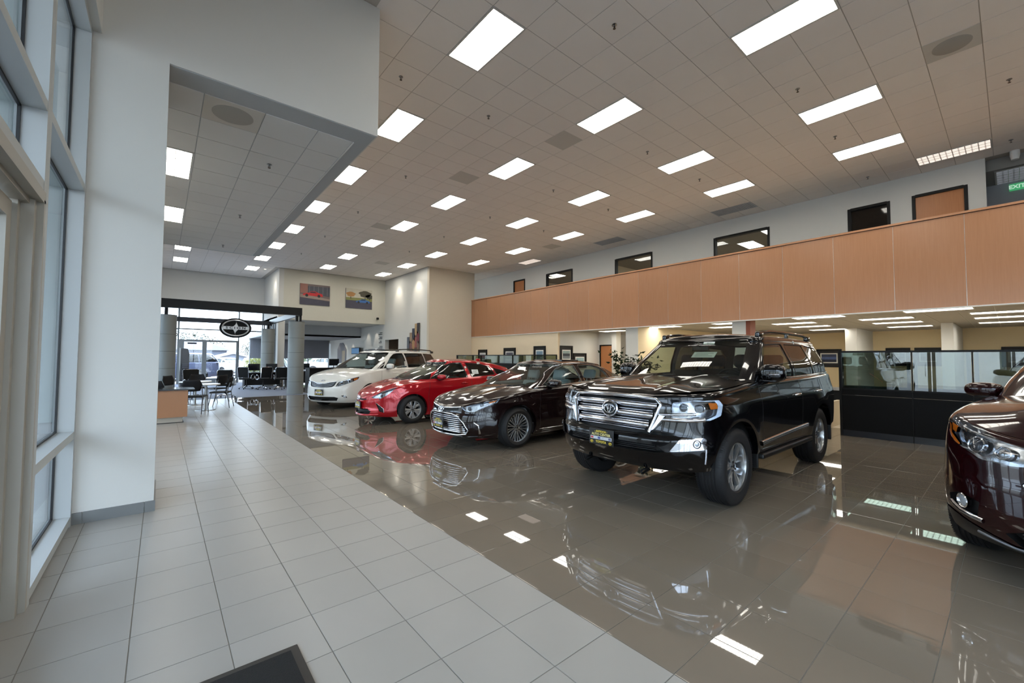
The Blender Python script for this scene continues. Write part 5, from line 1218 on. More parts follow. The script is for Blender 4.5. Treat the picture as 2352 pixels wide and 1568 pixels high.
hat = build_car('hatchback_car', HAT, (3.49, 9.665, 0), 0, 'metallic red hatchback car with angular headlights beside the white minivan', redp)
def hat_details(c):
    B, G, r = c.body, c.green, c.root
    P_, N_ = c.at(B, 'f', (.0005, .57)); emblem(r, (P_.x-.02, 0, .58), (-1, 0, .3), .14)
    l = lamp(c, 'headlight', 'headlamp_bowl'); round_lens(c, l, 's', (.30, .645), .024, .012); c.bar('headlight_strip', lampdark_m, B, 's', [(.30, .70), (.42, .75), (.54, .79)], .02, -.02, -.005, parent=l)
    P_, N_ = c.at(B, 'f', (.0005, .44)); plate(r, (P_.x-.025, .0, .42), (-1, 0, 0)); c.bar('front_lip', c.paint, B, 'f', [(0, .21), (.3, .215), (.58, .235)], .03, -.004, .03)
    c.bar('vent_trim', chrome, B, 's', [(.345, .27), (.335, .36), (.205, .49)], .008, 0, .008)
    c.P('sail_panel', gloss_black, G, [G.inv(dens([(1.20, .985), (1.55, 1.175), (1.40, .99)], .03), 's')], .003, .04)
    mirrors(c, 1.66, .90, 1.04, .075, .12, .06, arm=(.02, .0)); handles(c, [(2.34, .87), (3.2, .90)], redp, .19)
    wipers(c, [((-.1, .02), (-.52, .09)), ((.45, .02), (-.02, .08))])
    blobm = MB(); blob(blobm, (3.35, 0, 1.445), .07, .025, .035); blobm.build('roof_aerial', redp, r, smooth='all')
    sticker(c, G, .47, .80, .09, .05, sg=-1); sticker(c, G, .48, .30, .20, .12, sg=-1); sticker(c, G, .375, .55, .05, .06, sg=-1)
hat_details(hat)
# ---------------- white minivan
def van_holes(c):
    B = c.body
    return {'grille': B.inv(dens([(0, .735), (.14, .735), (.30, .775), (.50, .80), (.46, .70), (.40, .655), (.25, .64), (0, .635)], .03), 'f'),
            'lower_intake': B.inv(dens([(0, .375), (.48, .38), (.58, .35), (.52, .265), (0, .255)], .03), 'f'),
            'headlamp_bowl': mix(c, B, [('f', .56, .80), ('f', .70, .83), ('s', .36, .885), ('s', .60, .935), ('s', .56, .87), ('s', .42, .80), ('s', .28, .745), ('f', .66, .70), ('f', .50, .66), ('f', .52, .74)], r=.012),
            'fog_recess': mix(c, B, [('f', .64, .41), ('f', .72, .425), ('s', .24, .42), ('s', .27, .37), ('f', .76, .345), ('f', .70, .37)], r=.01)}
VAN = dict(plan=[(0, 0), (.02, .25), (.07, .47), (.16, .65), (.30, .79), (.52, .89), (.85, .955), (1.2, .98), (2.6, .99), (4.2, .985), (4.75, .94), (4.98, .82), (5.07, .5), (5.085, .2), (5.085, 0)],
    zb=[(0, .21), (.5, .2), (1.4, .2), (3.6, .2), (4.4, .25), (5.085, .3)], zt=[(0, .80), (.1, .85), (.35, .945), (.7, 1.03), (1.1, 1.10), (1.6, 1.135), (2.5, 1.145), (4.5, 1.165), (5.085, 1.17)],
    front=[(.2, .12), (.28, .04), (.38, 0), (.5, 0), (.62, .01), (.75, .05), (.85, .09)], side=[(.2, .06), (.3, .02), (.5, 0), (.7, .0), (.85, .006), (1.0, .02), (1.15, .05)], rear=[(.2, .1), (.4, 0), (.8, .03), (1.15, .07)],
    rc=[(0, .06), (.5, .07), (1.5, .06), (5.0, .05)], R=.345, xf=.99, xr=4.02, arch=.395, width=1.98, tyre=.235, flare=.012, belt=1.15, cab=(1.2, 4.9), dash=1.5, tall=True,
    green=dict(unit=[(0, 0), (.014, .28), (.055, .54), (.125, .72), (.22, .83), (.38, .89), (.7, .905), (2.0, .905), (3.3, .90), (3.75, .86), (3.92, .70), (3.98, .4), (4.0, 0)], L=4.0, H=.905,
        xf=[(0, 1.02), (.5, 1.52), (1, 2.10)], xr=[(0, 5.02), (.5, 4.92), (1, 4.72)], hw=[(0, .90), (.3, .875), (.7, .81), (1, .73)], taper=[(1, 1), (3.5, 1), (5, .93)],
        zb=[(.9, 1.085), (1.5, 1.115), (2.5, 1.13), (5.0, 1.16)], zr=[(1.9, 1.65), (2.4, 1.695), (3.2, 1.705), (4.3, 1.69), (4.9, 1.65)], rc=.06, tw=.15, tb=.86, ws=(.05, .93), rs=(.1, .88), crown=.05),
    hood=dict(x1=1.24, crown=[(0, .0), (.15, .04), (.5, .07), (1.3, .06)], fn=lambda x, y: .0*x), holes=van_holes, hole_depth={'headlamp_bowl': .045, 'grille': .05, 'lower_intake': .05, 'fog_recess': .03}, hole_mat={'headlamp_bowl': bowl_m},
    windows=[('c', [(1.66, 1.17), (2.08, 1.50), (2.28, 1.61), (2.44, 1.635), (2.72, 1.64), (2.80, 1.175)]), ('p', [(2.90, 1.175), (2.82, 1.64), (3.86, 1.64), (3.92, 1.185)]), ('p', [(3.99, 1.19), (3.93, 1.64), (4.55, 1.615), (4.72, 1.54), (4.86, 1.22)])],
    seams=[('s', [(1.50, 1.09), (1.44, .7), (1.46, .30)]), ('s', [(2.84, 1.11), (2.86, .32)]), ('s', [(2.9, 1.02), (4.8, 1.04)]), ('s', [(3.95, 1.11), (3.88, .8)])],
    seats=[(2.15, (-.42, .42)), (3.1, (-.42, .42))], seat_mat=mat('blue_grey_leather', (150, 164, 172), .6), wheel=lambda: make_wheel(.345, .23, .235, dict(t='split', n=5, sp=.26), silver_rim))
whitep = logo_paint('pearl_white_car_paint', (212, 211, 205), .0, rough=.2)
VX, VY = 3.50, 12.74
van = build_car('minivan', VAN, (VX, VY, 0), math.radians(27), 'pearl white minivan with dark rear windows at the far end of the car row', whitep)
def van_details(c):
    B, G, r = c.body, c.green, c.root
    gm = mat('grey_chrome', (150, 152, 156), .2, .9)
    for i, (z, w) in enumerate(((.745, .46), (.718, .44), (.692, .425), (.666, .40))): c.bar('grille_slat', gm, B, 'f', [(0, z-.012), (.2, z-.008), (w, z+.025)], .014, -.03, .0)
    c.bar('grille_frame', chrome, B, 'f', [(0, .742), (.14, .742), (.30, .782), (.50, .808)], .014, -.004, .01)
    P_, N_ = c.at(B, 'f', (.0005, .80)); emblem(r, (P_.x-.004, 0, .80), (-.8, 0, .7), .15)
    l = lamp(c, 'headlight', 'headlamp_bowl'); round_lens(c, l, 'f', (.64, .765), .028, .02); round_lens(c, l, 's', (.34, .82), .028, .018)
    c.P('amber_lens', amber_m, B, [mix(c, B, [('s', .44, .885), ('s', .57, .912), ('s', .53, .86), ('s', .45, .83)], r=.01)], -.01, .05, -.03, parent=l)
    round_lens(c, r, 's', (.225, .385), .032, .005, name='fog_lamp', m=MATS['fog_glass'])
    P_, N_ = c.at(B, 'f', (.0005, .5)); plate(r, (P_.x-.02, .0, .50), (-1, 0, 0))
    c.P('sail_panel', gloss_black, G, [G.inv(dens([(1.38, 1.15), (1.80, 1.38), (1.60, 1.16)], .03), 's')], .003, .04)
    mirrors(c, 1.80, 1.02, 1.22, .085, .125, .085, arm=(.02, .0)); handles(c, [(2.66, 1.0), (3.05, 1.0)], whitep, .2); wipers(c, [((-.1, .02), (-.62, .08)), ((.55, .02), (0, .08))])
    for sg in (1, -1):
        b = MB(); q = [(2.55, 1.72), (2.68, 1.765), (3.2, 1.785), (4.0, 1.78), (4.5, 1.76), (4.68, 1.71)]; b.tube([(x, sg*.66, z) for x, z in q], [.012, .02, .02, .02, .02, .012], 8); b.rbox(2.52, 2.66, min(sg*.63, sg*.69), max(sg*.63, sg*.69), 1.68, 1.75, .02); b.rbox(4.55, 4.70, min(sg*.63, sg*.69), max(sg*.63, sg*.69), 1.66, 1.74, .02); b.build('roof_rail', gloss_black, r, smooth=True)
    MB().rbox(2.25, 2.95, -.42, .42, 1.735, 1.765, .008).build('sunroof', gloss_black, r, smooth=True)
    sticker(c, G, .03, .60, .30, .2, sg=-1, off=-.03, m=mat('green_tint_paper', (110, 124, 110), .6)); sticker(c, G, .02, .84, .10, .04, sg=-1); sticker(c, G, .42, .25, .12, .16, sg=-1)
van_details(van)
# ---------------- dark red crossover at the right edge
def cro_holes(c):
    B = c.body
    return {'grille': B.inv(dens([(0, .86), (.20, .86), (.34, .84), (.42, .70), (.36, .60), (0, .59)], .03), 'f'),
            'lower_intake': B.inv(dens([(0, .42), (.42, .42), (.54, .36), (.46, .285), (0, .28)], .03), 'f'),
            'headlamp_bowl': mix(c, B, [('f', .36, .885), ('f', .58, .965), ('s', .24, 1.035), ('s', .46, 1.075), ('s', .44, .99), ('s', .36, .91), ('s', .24, .855), ('f', .66, .815), ('f', .50, .805), ('f', .40, .82)], r=.015),
            'fog_recess': mix(c, B, [('f', .66, .52), ('f', .76, .545), ('s', .26, .545), ('s', .37, .50), ('s', .37, .44), ('f', .78, .40), ('f', .68, .385)], r=.01)}
CRO = dict(plan=[(0, 0), (.02, .25), (.07, .46), (.15, .65), (.27, .80), (.45, .905), (.75, .95), (1.1, .958), (2.5, .9625), (3.9, .955), (4.5, .91), (4.75, .78), (4.84, .5), (4.855, .2), (4.855, 0)],
    zb=[(0, .24), (.4, .25), (.7, .28), (1.4, .30), (3.4, .30), (4.3, .34), (4.855, .4)], zt=[(0, .94), (.1, .985), (.35, 1.065), (.7, 1.115), (1.2, 1.16), (1.6, 1.185), (2.5, 1.2), (4.855, 1.24)],
    front=[(.22, .14), (.30, .05), (.40, .01), (.5, 0), (.62, .0), (.72, .02), (.85, .045), (.95, .08)], side=[(.25, .06), (.36, .03), (.48, .01), (.62, .004), (.8, .0), (.95, .01), (1.1, .04)], rear=[(.3, .1), (.5, 0), (.8, .03), (1.2, .07)],
    rc=[(0, .05), (.5, .07), (1.5, .06), (4.85, .05)], R=.375, xf=.945, xr=3.735, arch=.435, width=1.925, tyre=.245, flare=.016, belt=1.19, cab=(1.25, 4.6), dash=1.5, tall=True,
    green=dict(unit=[(0, 0), (.012, .26), (.045, .50), (.105, .68), (.19, .80), (.33, .86), (.6, .875), (1.8, .875), (2.9, .86), (3.3, .82), (3.45, .68), (3.5, .4), (3.52, 0)], L=3.52, H=.875,
        xf=[(0, 1.22), (.5, 1.62), (1, 2.08)], xr=[(0, 4.78), (.5, 4.62), (1, 4.40)], hw=[(0, .875), (.3, .85), (.7, .78), (1, .70)], taper=[(1, 1), (3.5, 1), (4.8, .92)],
        zb=[(1, 1.145), (1.7, 1.17), (2.5, 1.185), (4.85, 1.23)], zr=[(1.9, 1.63), (2.4, 1.675), (3.2, 1.68), (4.3, 1.64), (4.7, 1.6)], rc=.06, tw=.155, tb=.85, ws=(.05, .93), rs=(.1, .88), crown=.05),
    hood=dict(x1=1.45, crown=[(0, .0), (.15, .035), (.5, .06), (1.5, .055)], fn=lambda x, y: .018*np.clip((x-.15)/.4, 0, 1)*bump(np.abs(y), .48, .12)), holes=cro_holes, hole_depth={'headlamp_bowl': .05, 'grille': .06, 'lower_intake': .05, 'fog_recess': .04}, hole_mat={'headlamp_bowl': bowl_m},
    windows=[('c', [(1.72, 1.215), (2.06, 1.49), (2.26, 1.585), (2.78, 1.60), (2.84, 1.225)]), ('p', [(2.94, 1.23), (2.88, 1.60), (3.66, 1.585), (3.74, 1.245)]), ('p', [(3.82, 1.25), (3.76, 1.58), (4.2, 1.53), (4.5, 1.29)])],
    seams=[('s', [(1.48, 1.13), (1.46, .8), (1.50, .42)])], seats=[(2.1, (-.4, .4)), (3.0, (-.4, .4))], wheel=lambda: make_wheel(.375, .245, .245, dict(t='split', n=5, sp=.26), silver_rim))
garnet = logo_paint('dark_garnet_car_paint', (32, 6, 9), .1)
TH = math.radians(-11); lx0, ly0 = .24, .69
CX0 = 4.44-(lx0*math.cos(TH)-ly0*math.sin(TH)); CY0 = .19-(lx0*math.sin(TH)+ly0*math.cos(TH))
cro = build_car('crossover_car', CRO, (CX0, CY0, 0), TH, 'dark garnet red crossover car cut by the right edge of the photo', garnet)
def cro_details(c):
    B, G, r = c.body, c.green, c.root
    c.bar('grille_frame', chrome, B, 'f', [(0, .872), (.20, .872), (.35, .85), (.435, .70), (.37, .59), (0, .58)], .030, -.01, .022, step=.03)
    for z in (.80, .72, .65): c.bar('grille_bar', MATS['grey_chrome'], B, 'f', [(0, z), (.38, z)], .03, -.04, -.01)
    l = lamp(c, 'headlight', 'headlamp_bowl'); round_lens(c, l, 'f', (.69, .905), .046, .012); round_lens(c, l, 'f', (.55, .88), .036, .018, m=bowl_m)
    c.P('amber_lens', amber_m, B, [mix(c, B, [('s', .34, 1.01), ('s', .42, 1.03), ('s', .405, .98), ('s', .35, .96)], r=.01)], -.01, .05, -.03, parent=l)
    c.P('amber_strip', amber_m, B, [mix(c, B, [('s', .425, 1.02), ('s', .447, 1.02), ('s', .41, .945), ('s', .30, .875), ('s', .29, .89), ('s', .385, .955)], r=.004)], -.004, .05, -.02, parent=l)
    round_lens(c, r, 's', (.245, .49), .042, .006, name='fog_lamp', m=MATS['fog_glass'])
    c.bar('fog_trim', MATS['satin_chrome'], B, 's', [(.36, .445), (.27, .41), (.20, .40), (.165, .395)], .032, -.01, .012)
    for z in (.31, .335, .36, .385): c.bar('intake_slat', trim_black, B, 'f', [(0, z), (.46, z)], .008, -.035, .0)
    c.P('lower_valance', trim_black, B, [mix(c, B, [('ts', 0.0, .0), ('ts', 0.0, .06), ('f', .50, .285), ('f', .66, .335), ('s', .30, .375), ('s', .42, .385), ('s', .50, .385), ('s', .50, .262), ('ts', .12, .0)])], .006, .05, -.01)
    c.bar('valance_trim', mat('valance_silver', (120, 122, 128), .3, .6), B, 'f', [(0, .262), (.5, .275), (.68, .31)], .02, .004, .016)
    mirrors(c, 1.72, .975, 1.22, .085, .125, .068, arm=(.03, .0)); handles(c, [(2.6, 1.04), (3.5, 1.06)], garnet); wipers(c, [((-.1, .02), (-.6, .08)), ((.55, .02), (0, .08))])
    c.bar('belt_moulding', chrome, G, 's', [(1.7, 1.2), (2.8, 1.21), (4.5, 1.27)], .014, 0, .008)
cro_details(cro)
# ================================================================== FURNITURE, CANOPY, ART
# ---- black frame canopy with round metal-clad columns
col_m = mat('metal_cladding', (132, 136, 136), .5, .35, noise=.03, nscale=2)
for k, (x, y, lab) in enumerate(((.10, 18.9, 'round grey metal-clad column at the left of the canopy, beside the white pillar'), (4.25, 18.9, 'large round grey metal-clad column next to the white minivan'), (4.25, 24.9, 'round grey metal-clad column behind the office chairs'), (.10, 24.9, 'round grey metal-clad column at the far left of the canopy, hidden behind the nearer one'))):
    r = empty('round_column', (x, y, .002), label=lab, cat='column', group='canopy columns'); H = 2.95
    MB().cyl((0, 0, 0), (0, 0, H), .285, n=40).build('core', gasket, r, smooth=True)
    zz = [0, .5, 1.09, 1.68, 2.27, H]
    for a, b in zip(zz, zz[1:]): MB().lathe([(.285, a+.004), (.30, a+.004), (.30, b-.004), (.285, b-.004)], n=44).build('cladding_ring', col_m, r, smooth=True)
    MB().lathe([(.30, H-.02), (.305, H), (0, H)], n=40).build('column_cap', mat('cap_grey', (90, 94, 98), .4, .5), r, smooth=True)
    MB().box(-.05, .05, -.05, .05, H, 3.2).build('bracket', black_m, r)
cn = empty('canopy_frame', (0, 0, 0), label='black rectangular beam canopy carried on round metal columns', cat='canopy')
beam_m = mat('canopy_black', (8, 9, 12), .35, spec=.3)
bx('beam', -.45, 4.42, 18.78, 18.98, 3.21, 3.52, beam_m, cn); bx('beam', .2, 4.42, 24.9, 25.0-.02, 3.14, 3.36, mat('canopy_navy', (30, 37, 48), .35), cn)
bx('side_beam', 4.30, 4.42, 18.98, 24.9, 3.2, 3.42, beam_m, cn); bx('side_beam', -.2, -.08, 18.98, 24.9, 3.2, 3.42, beam_m, cn)
for x in (-.12, 4.38): bx('beam_leg', x-.04, x+.04, 18.85, 18.93, 2.96, 3.21, black_m, cn)
# oval sign
sg_ = empty('oval_sign', (2.815, 24.80, 2.93), label='black oval sign with a silver ring and curved star emblem on the canopy beam', cat='sign')
def ell(rx, ry, n=56): return [(rx*math.cos(2*math.pi*i/n), ry*math.sin(2*math.pi*i/n)) for i in range(n)]
XZ = lambda u, v, w: (u, w, v)
MB().prism(ell(.675, .49), 0, .09, XZ).build('sign_body', black_satin, sg_, smooth=True)
sv = mat('sign_silver', (196, 198, 200), .3, .7)
b = MB(); b.tube([(x, -.01, z) for x, z in ell(.555, .385)], .034, 8, True); b.build('silver_ring', sv, sg_, smooth=True)
for s in (1, -1):
    q = []
    for t in np.linspace(0, 1, 12): q.append((s*(-.21*(1-t)**2.2+.035*math.sin(math.pi*t*.9)), s*(.0+.37*t)))
    for t in np.linspace(1, 0, 12): q.append((s*(.17*(1-t)**2.6+.045*t*(1-t)*4*.6+.002), s*(.0+.37*t)))
    MB().prism(q, -.02, 0, XZ).build('star_blade', sv, sg_)
bx('name_bar', -.535, .535, -.028, -.004, -.075, .075, sv, sg_)
text('sign_lettering', 'S C I O N', .15, black_m, Matrix.Translation((0, -.030, 0)) @ Matrix.Rotation(math.pi/2, 4, 'X'), sg_, .001, bold=.004, sx=1.35)
for x in (-.18, .26): MB().cyl((x, .04, .47), (x, .04, .56), .008, n=8).build('hanger', steel, sg_)
# ---- pictures on the high wall
def pane2(name, pts, m, parent, y, d=.004): return MB().prism(pts, y, y+d, XZ).build(name, m, parent)
def carpic(root, cx, cz, s, body, y):
    pts = [(-1, 0), (-.98, .16), (-.7, .25), (-.42, .30), (-.18, .48), (.22, .50), (.55, .34), (.9, .28), (1.0, .12), (.98, -.02)]
    pane2('printed_car', [(cx+a*s, cz+b_*s) for a, b_ in pts], body, root, y)
    pane2('printed_window', [(cx+a*s, cz+b_*s) for a, b_ in [(-.36, .30), (-.16, .44), (.18, .45), (.42, .32)]], mat('print_glass', (40, 50, 62), .6), root, y-.002)
    for a in (-.62, .6): pane2('printed_wheel', [(cx+a*s+.15*s*math.cos(t), cz+.02*s+.16*s*math.sin(t)) for t in np.linspace(0, 2*math.pi, 15)[:-1]], mat('print_wheel', (48, 44, 46), .6), root, y-.003)
def M2(n, c): return mat(n, c, .6, noise=.12, nscale=6)
for k, (x0, x1, z0, z1, lab) in enumerate(((5.74, 7.30, 4.40, 5.55, 'unframed print of a red car, left of two on the high wall'), (8.20, 9.76, 4.40, 5.56, 'unframed print of a blue car under trees, right of two on the high wall'))):
    r = empty('wall_print', ((x0+x1)/2, 24.99, z0), label=lab, cat='picture', group='car prints on the high wall'); w = (x1-x0)/2; h = z1-z0
    bx('print_board', -w, w, -.03, .01, 0, h, M2('print_road', (74, 72, 86) if k == 0 else (112, 110, 106)), r)
    if k == 0:
        pane2('printed_building', [(-w, h*.42), (w, h*.30), (w, h), (-w, h)], M2('print_building', (112, 98, 96)), r, -.036); pane2('printed_facade', [(-w*.5, h*.55), (w, h*.45), (w, h*.92), (-w*.5, h*.9)], M2('print_facade', (76, 78, 86)), r, -.040)
        for i in range(5): pane2('printed_mullion', [(-w*.4+i*w*.3, h*.5), (-w*.38+i*w*.3, h*.5), (-w*.38+i*w*.3, h*.92), (-w*.4+i*w*.3, h*.92)], M2('print_pale', (130, 130, 136)), r, -.042, .001)
        pane2('printed_brick', [(-w, h*.55), (-w*.5, h*.55), (-w*.5, h), (-w, h)], M2('print_brick', (150, 104, 92)), r, -.041); pane2('printed_pavement', [(-w, h*.34), (w, h*.24), (w, h*.34), (-w, h*.5)], M2('print_pavement', (150, 134, 124)), r, -.043); carpic(r, -.12, h*.44, .52, mat('print_red', (200, 40, 44), .5), -.047)
    else:
        pane2('printed_sky', [(-w, h*.5), (w, h*.5), (w, h), (-w, h)], M2('print_sky', (196, 190, 172)), r, -.036); pane2('printed_grass', [(-w, h*.40), (w, h*.40), (w, h*.56), (-w, h*.54)], M2('print_grass', (128, 130, 76)), r, -.038)
        for cx, cz, rr, c in ((-.5, .85, .24, (176, 128, 76)), (.35, .92, .33, (74, 70, 54)), (.62, .78, .22, (66, 64, 50))):
            pane2('printed_tree', [(max(-w, min(w, cx+rr*(1+.2*math.sin(5*t))*math.cos(t)*1.1)), min(h-.005-.002*math.sin(t*3), cz*h/1.2+rr*math.sin(t)*.6)) for t in np.linspace(0, 2*math.pi, 18)[:-1]], M2('print_tree_%d' % c[0], c), r, -.041)
            pane2('printed_trunk', [(cx-.02, h*.48), (cx+.02, h*.48), (cx+.02, cz*h/1.16), (cx-.02, cz*h/1.16)], M2('print_trunk', (70, 58, 46)), r, -.040)
        carpic(r, .22, h*.32, .42, mat('print_blue', (54, 104, 170), .5), -.046)
# stepped artwork on the white side wall
r = empty('stepped_artwork', (10.585, 21.0, 1.3), label='stepped five-panel abstract painting on the white side wall', cat='picture')
pc = [[(120, 112, 108), (90, 96, 104)], [(178, 112, 76), (120, 84, 84), (150, 128, 104)], [(84, 74, 86), (168, 130, 92), (60, 64, 78)], [(70, 70, 76), (150, 90, 84), (178, 150, 112)], [(150, 118, 84), (120, 96, 84), (120, 60, 72), (60, 58, 66)]]
for k, (y0, y1, zt) in enumerate(((21.46, 21.76, 2.64), (21.16, 21.455, 2.87), (20.85, 21.155, 3.09), (20.60, 20.845, 3.34), (20.33, 20.595, 3.36))):
    p = bx('canvas_panel', -.04, 0, y0-21, y1-21, 0, zt-1.3, mat('canvas_edge', (90, 84, 80), .8), r); n_ = len(pc[k]); hh = zt-1.3
    for i, c in enumerate(pc[k]):
        a = hh*i/n_; b_ = hh*(i+1)/n_; s = .12*((i+k) % 2*2-1)
        MB().prism([(y0-21, a+s*(i > 0)), (y1-21, a-s*(i > 0)), (y1-21, b_-s*(i < n_-1)), (y0-21, b_+s*(i < n_-1))], -.044, -.040, lambda u, v, w: (w, u, v)).build('painted_field', mat('paint_%d_%d_%d' % c, c, .8, noise=.35, nscale=9), p)
# small things on the far walls
r = empty('security_camera', (10.08, 24.99, 3.86), label='small dark dome camera on the high wall beside the corner', cat='camera')
MB().box(-.03, .03, -.14, .01, .02, .05).build('camera_arm', steel, r); b = MB(); blob(b, (0, -.16, 0), .07, .07, .07); b.build('camera_dome', black_m, r, smooth='all')
r = empty('television', (10.47, 29.3, 1.72), label='wall television showing a bluish picture beyond the white minivan', cat='screen')
MB().box(-.14, -.08, -.75, .75, 0, .45).build('screen_casing', black_m, r); MB().box(-.146, -.14, -.70, .70, .04, .41).build('screen', mat('tv_picture', (70, 104, 138), .3, emit=.5), r); MB().box(-.08, .1, -.1, .1, .15, .3).build('wall_bracket', black_m, r)
r = empty('directory_sign', (10.588, 25.62, 2.0), label='black lettered directory lines on the white wall behind the minivan', cat='sign')
for k, (z, w, ls) in enumerate(((1.02, .30, 2), (.74, .30, 2), (.49, .22, 2), (.16, .36, 2))):
    for q in range(ls):
        for i in range(6 if q else 4): MB().box(-.004, 0, -w+i*w*.34, -w+i*w*.34+w*.24, z-q*.09, z-q*.09+.05).build('sign_stroke', black_m, r)
r = empty('wall_niche_arch', (10.59, 32.9, .0), label='tall grey niche with a clipped-corner top in the far white wall', cat='niche')
MB().prism([(-1.0, 0), (1.0, 0), (1.0, 2.1), (.45, 2.6), (-.3, 2.6), (-1.0, 2.1)], -.02, .0, lambda u, v, w: (w, u, v)).build('niche_back', mat('niche_grey', (128, 128, 134), .8), r); bx('niche_opening', -.03, -.02, -.75, -.1, 0, 2.0, mat('niche_beige', (170, 158, 140), .8), r)
# ---- framed pictures near the balcony
def framed(loc, rz, w, h, label, cols, group, land=False):
    r = empty('framed_picture', loc, rz, label=label, cat='picture', group=group); f = .075
    fr = MB()
    for a, b_, c, d in ((-w/2, -w/2+f, 0, h), (w/2-f, w/2, 0, h), (-w/2+f, w/2-f, 0, f), (-w/2+f, w/2-f, h-f, h)): fr.box(a, b_, -.035, 0, c, d)
    fr.build('frame', black_m, r); bx('mount', -w/2+f, w/2-f, -.012, -.002, f, h-f, mat('dark_mount', (34, 34, 38), .7), r)
    m_ = .16*w; bx('mat_board', -w/2+f+m_*.5, w/2-f-m_*.5, -.016, -.012, f+h*.13, h-f-h*.13, paper_m, r)
    x0, x1, z0, z1 = -w/2+f+m_*.8, w/2-f-m_*.8, f+h*.19, h-f-h*.19; n_ = len(cols)
    for i, c in enumerate(cols): bx('picture_band', x0, x1, -.0165-.001*i, -.016, z0+(z1-z0)*i/n_, z1, mat('band_%d_%d_%d' % c, c, .7, noise=.3, nscale=14), r)
    return r
HP = math.pi/2
framed((13.27, 18.3, 1.22), -HP, .80, .72, 'black framed picture with a red car photo on the cream wall, leftmost of three', [(90, 84, 90), (150, 40, 48), (190, 190, 196)], 'pictures on the cream wall')
framed((13.27, 16.03, 1.20), -HP, .92, .80, 'black framed picture with two stacked pale photos on the cream wall, middle of three', [(120, 118, 122), (200, 198, 200), (90, 90, 104)], 'pictures on the cream wall')
framed((13.27, 13.88, 1.20), -HP, .78, .85, 'black framed picture with a blue-grey photo on the cream wall, rightmost of three', [(90, 110, 128), (120, 146, 166)], 'pictures on the cream wall')
framed((13.80, 12.74, 1.25), 0, .82, .80, 'tall black framed street photo on the white office wall, left of the smaller frame', [(120, 128, 134), (60, 66, 74), (150, 170, 172)], 'pictures on the white office wall')
framed((14.70, 12.74, 1.05), 0, .90, .68, 'wide black framed seascape on the white office wall, right of the taller frame', [(84, 120, 134), (150, 176, 182)], 'pictures on the white office wall')
framed((23.48, 5.42, 1.14), -HP, .95, .82, 'wide black framed blue car picture on the yellow wall, left of the glass partition', [(40, 48, 72), (90, 110, 160), (60, 72, 100)], 'pictures on the yellow wall')
for k, y in enumerate((3.07, 2.19, -.2)): framed((23.48, y, 1.24), -HP, .76 if k < 2 else .95, .74, 'black framed picture on the yellow wall whose top just shows above the glass partition, %s' % ('leftmost', 'middle', 'rightmost')[k], [(70, 80, 100), (110, 120, 140)], 'pictures on the yellow wall')
# ---- glass partition beside the off-road vehicle
def partition(name, loc, rz, spans, z0, z1, label, group, lo_m=black_satin, gm=tint_pane, skirt=.12):
    r = empty(name, loc, rz, label=label, cat='partition', group=group); t = .03; L_ = spans[-1]
    bx('top_rail', 0, L_, -t, t, z1-.035, z1, black_m, r); bx('kick_plate', .02, L_-.02, -t+.006, t-.006, 0, skirt, mat('kick_plate_blue_black', (26, 27, 34), .3), r)
    for i, (a, b_) in enumerate(zip(spans, spans[1:])):
        bx('lower_panel', a+.004, b_-.004, -t+.004, t-.004, skirt, z0-.14, lo_m, r); bx('upper_panel', a+.004, b_-.004, -t+.004, t-.004, z0-.135, z0-.03, lo_m, r); bx('glass_bead', a+.01, b_-.01, -t+.002, t-.002, z0-.03, z0, black_m, r)
        bx('glass_pane', a+.012, b_-.012, -.004, .004, z0, z1-.035, gm, r)
        if gm is tint_pane:
            bx('inner_frame', a+.02, b_-.02, .010, .022, z0, z0+.05, mat('inner_frame_grey', (150, 158, 158), .4), r)
            for q in (a+.02, b_-.07): bx('inner_frame', q, q+.05, .010, .022, z0+.05, z1-.04, MATS['inner_frame_grey'], r)
    for k, a in enumerate(spans): w = .045 if k == 0 else .012; bx('post', a-.0 if k == 0 else a-w/2, a+(w if k == 0 else w/2), -t-.002, t+.002, .0, z1-.0351, black_m, r)
    return r
partition('glass_partition', (10.40, 2.24, 0), -HP, [0, 1.06, 1.80, 2.9, 4.0, 5.1], .94, 1.665, 'long black office partition with mirror-like glass panes behind the garnet crossover', 'office partitions')
bx2 = bx('desk_screen', 10.95, 12.1, 2.60, 2.66, 0, .56, mat('cream_screen', (206, 190, 160), .7)); tag(bx2, 'low cream desk screen seen between the off-road vehicle and the partition', 'screen')
partition('cubicle_partition', (11.0, 17.3, 0), -HP, [0, 1.35, 2.0, 3.3, 4.2, 5.5, 6.67], 1.28, 1.63, 'black-framed cubicle partition with clear glass strip behind the hatchback and saloon', 'office partitions', gm=glass_mat('clear_strip', (206, 214, 196), .85, ior=1.5))
b = partition('cubicle_partition', (11.02, 15.0, 0), 0, [0, 1.1, 2.2], 1.28, 1.63, 'short black cubicle return wall set behind the longer cubicle partition', 'office partitions', gm=MATS['clear_strip'])
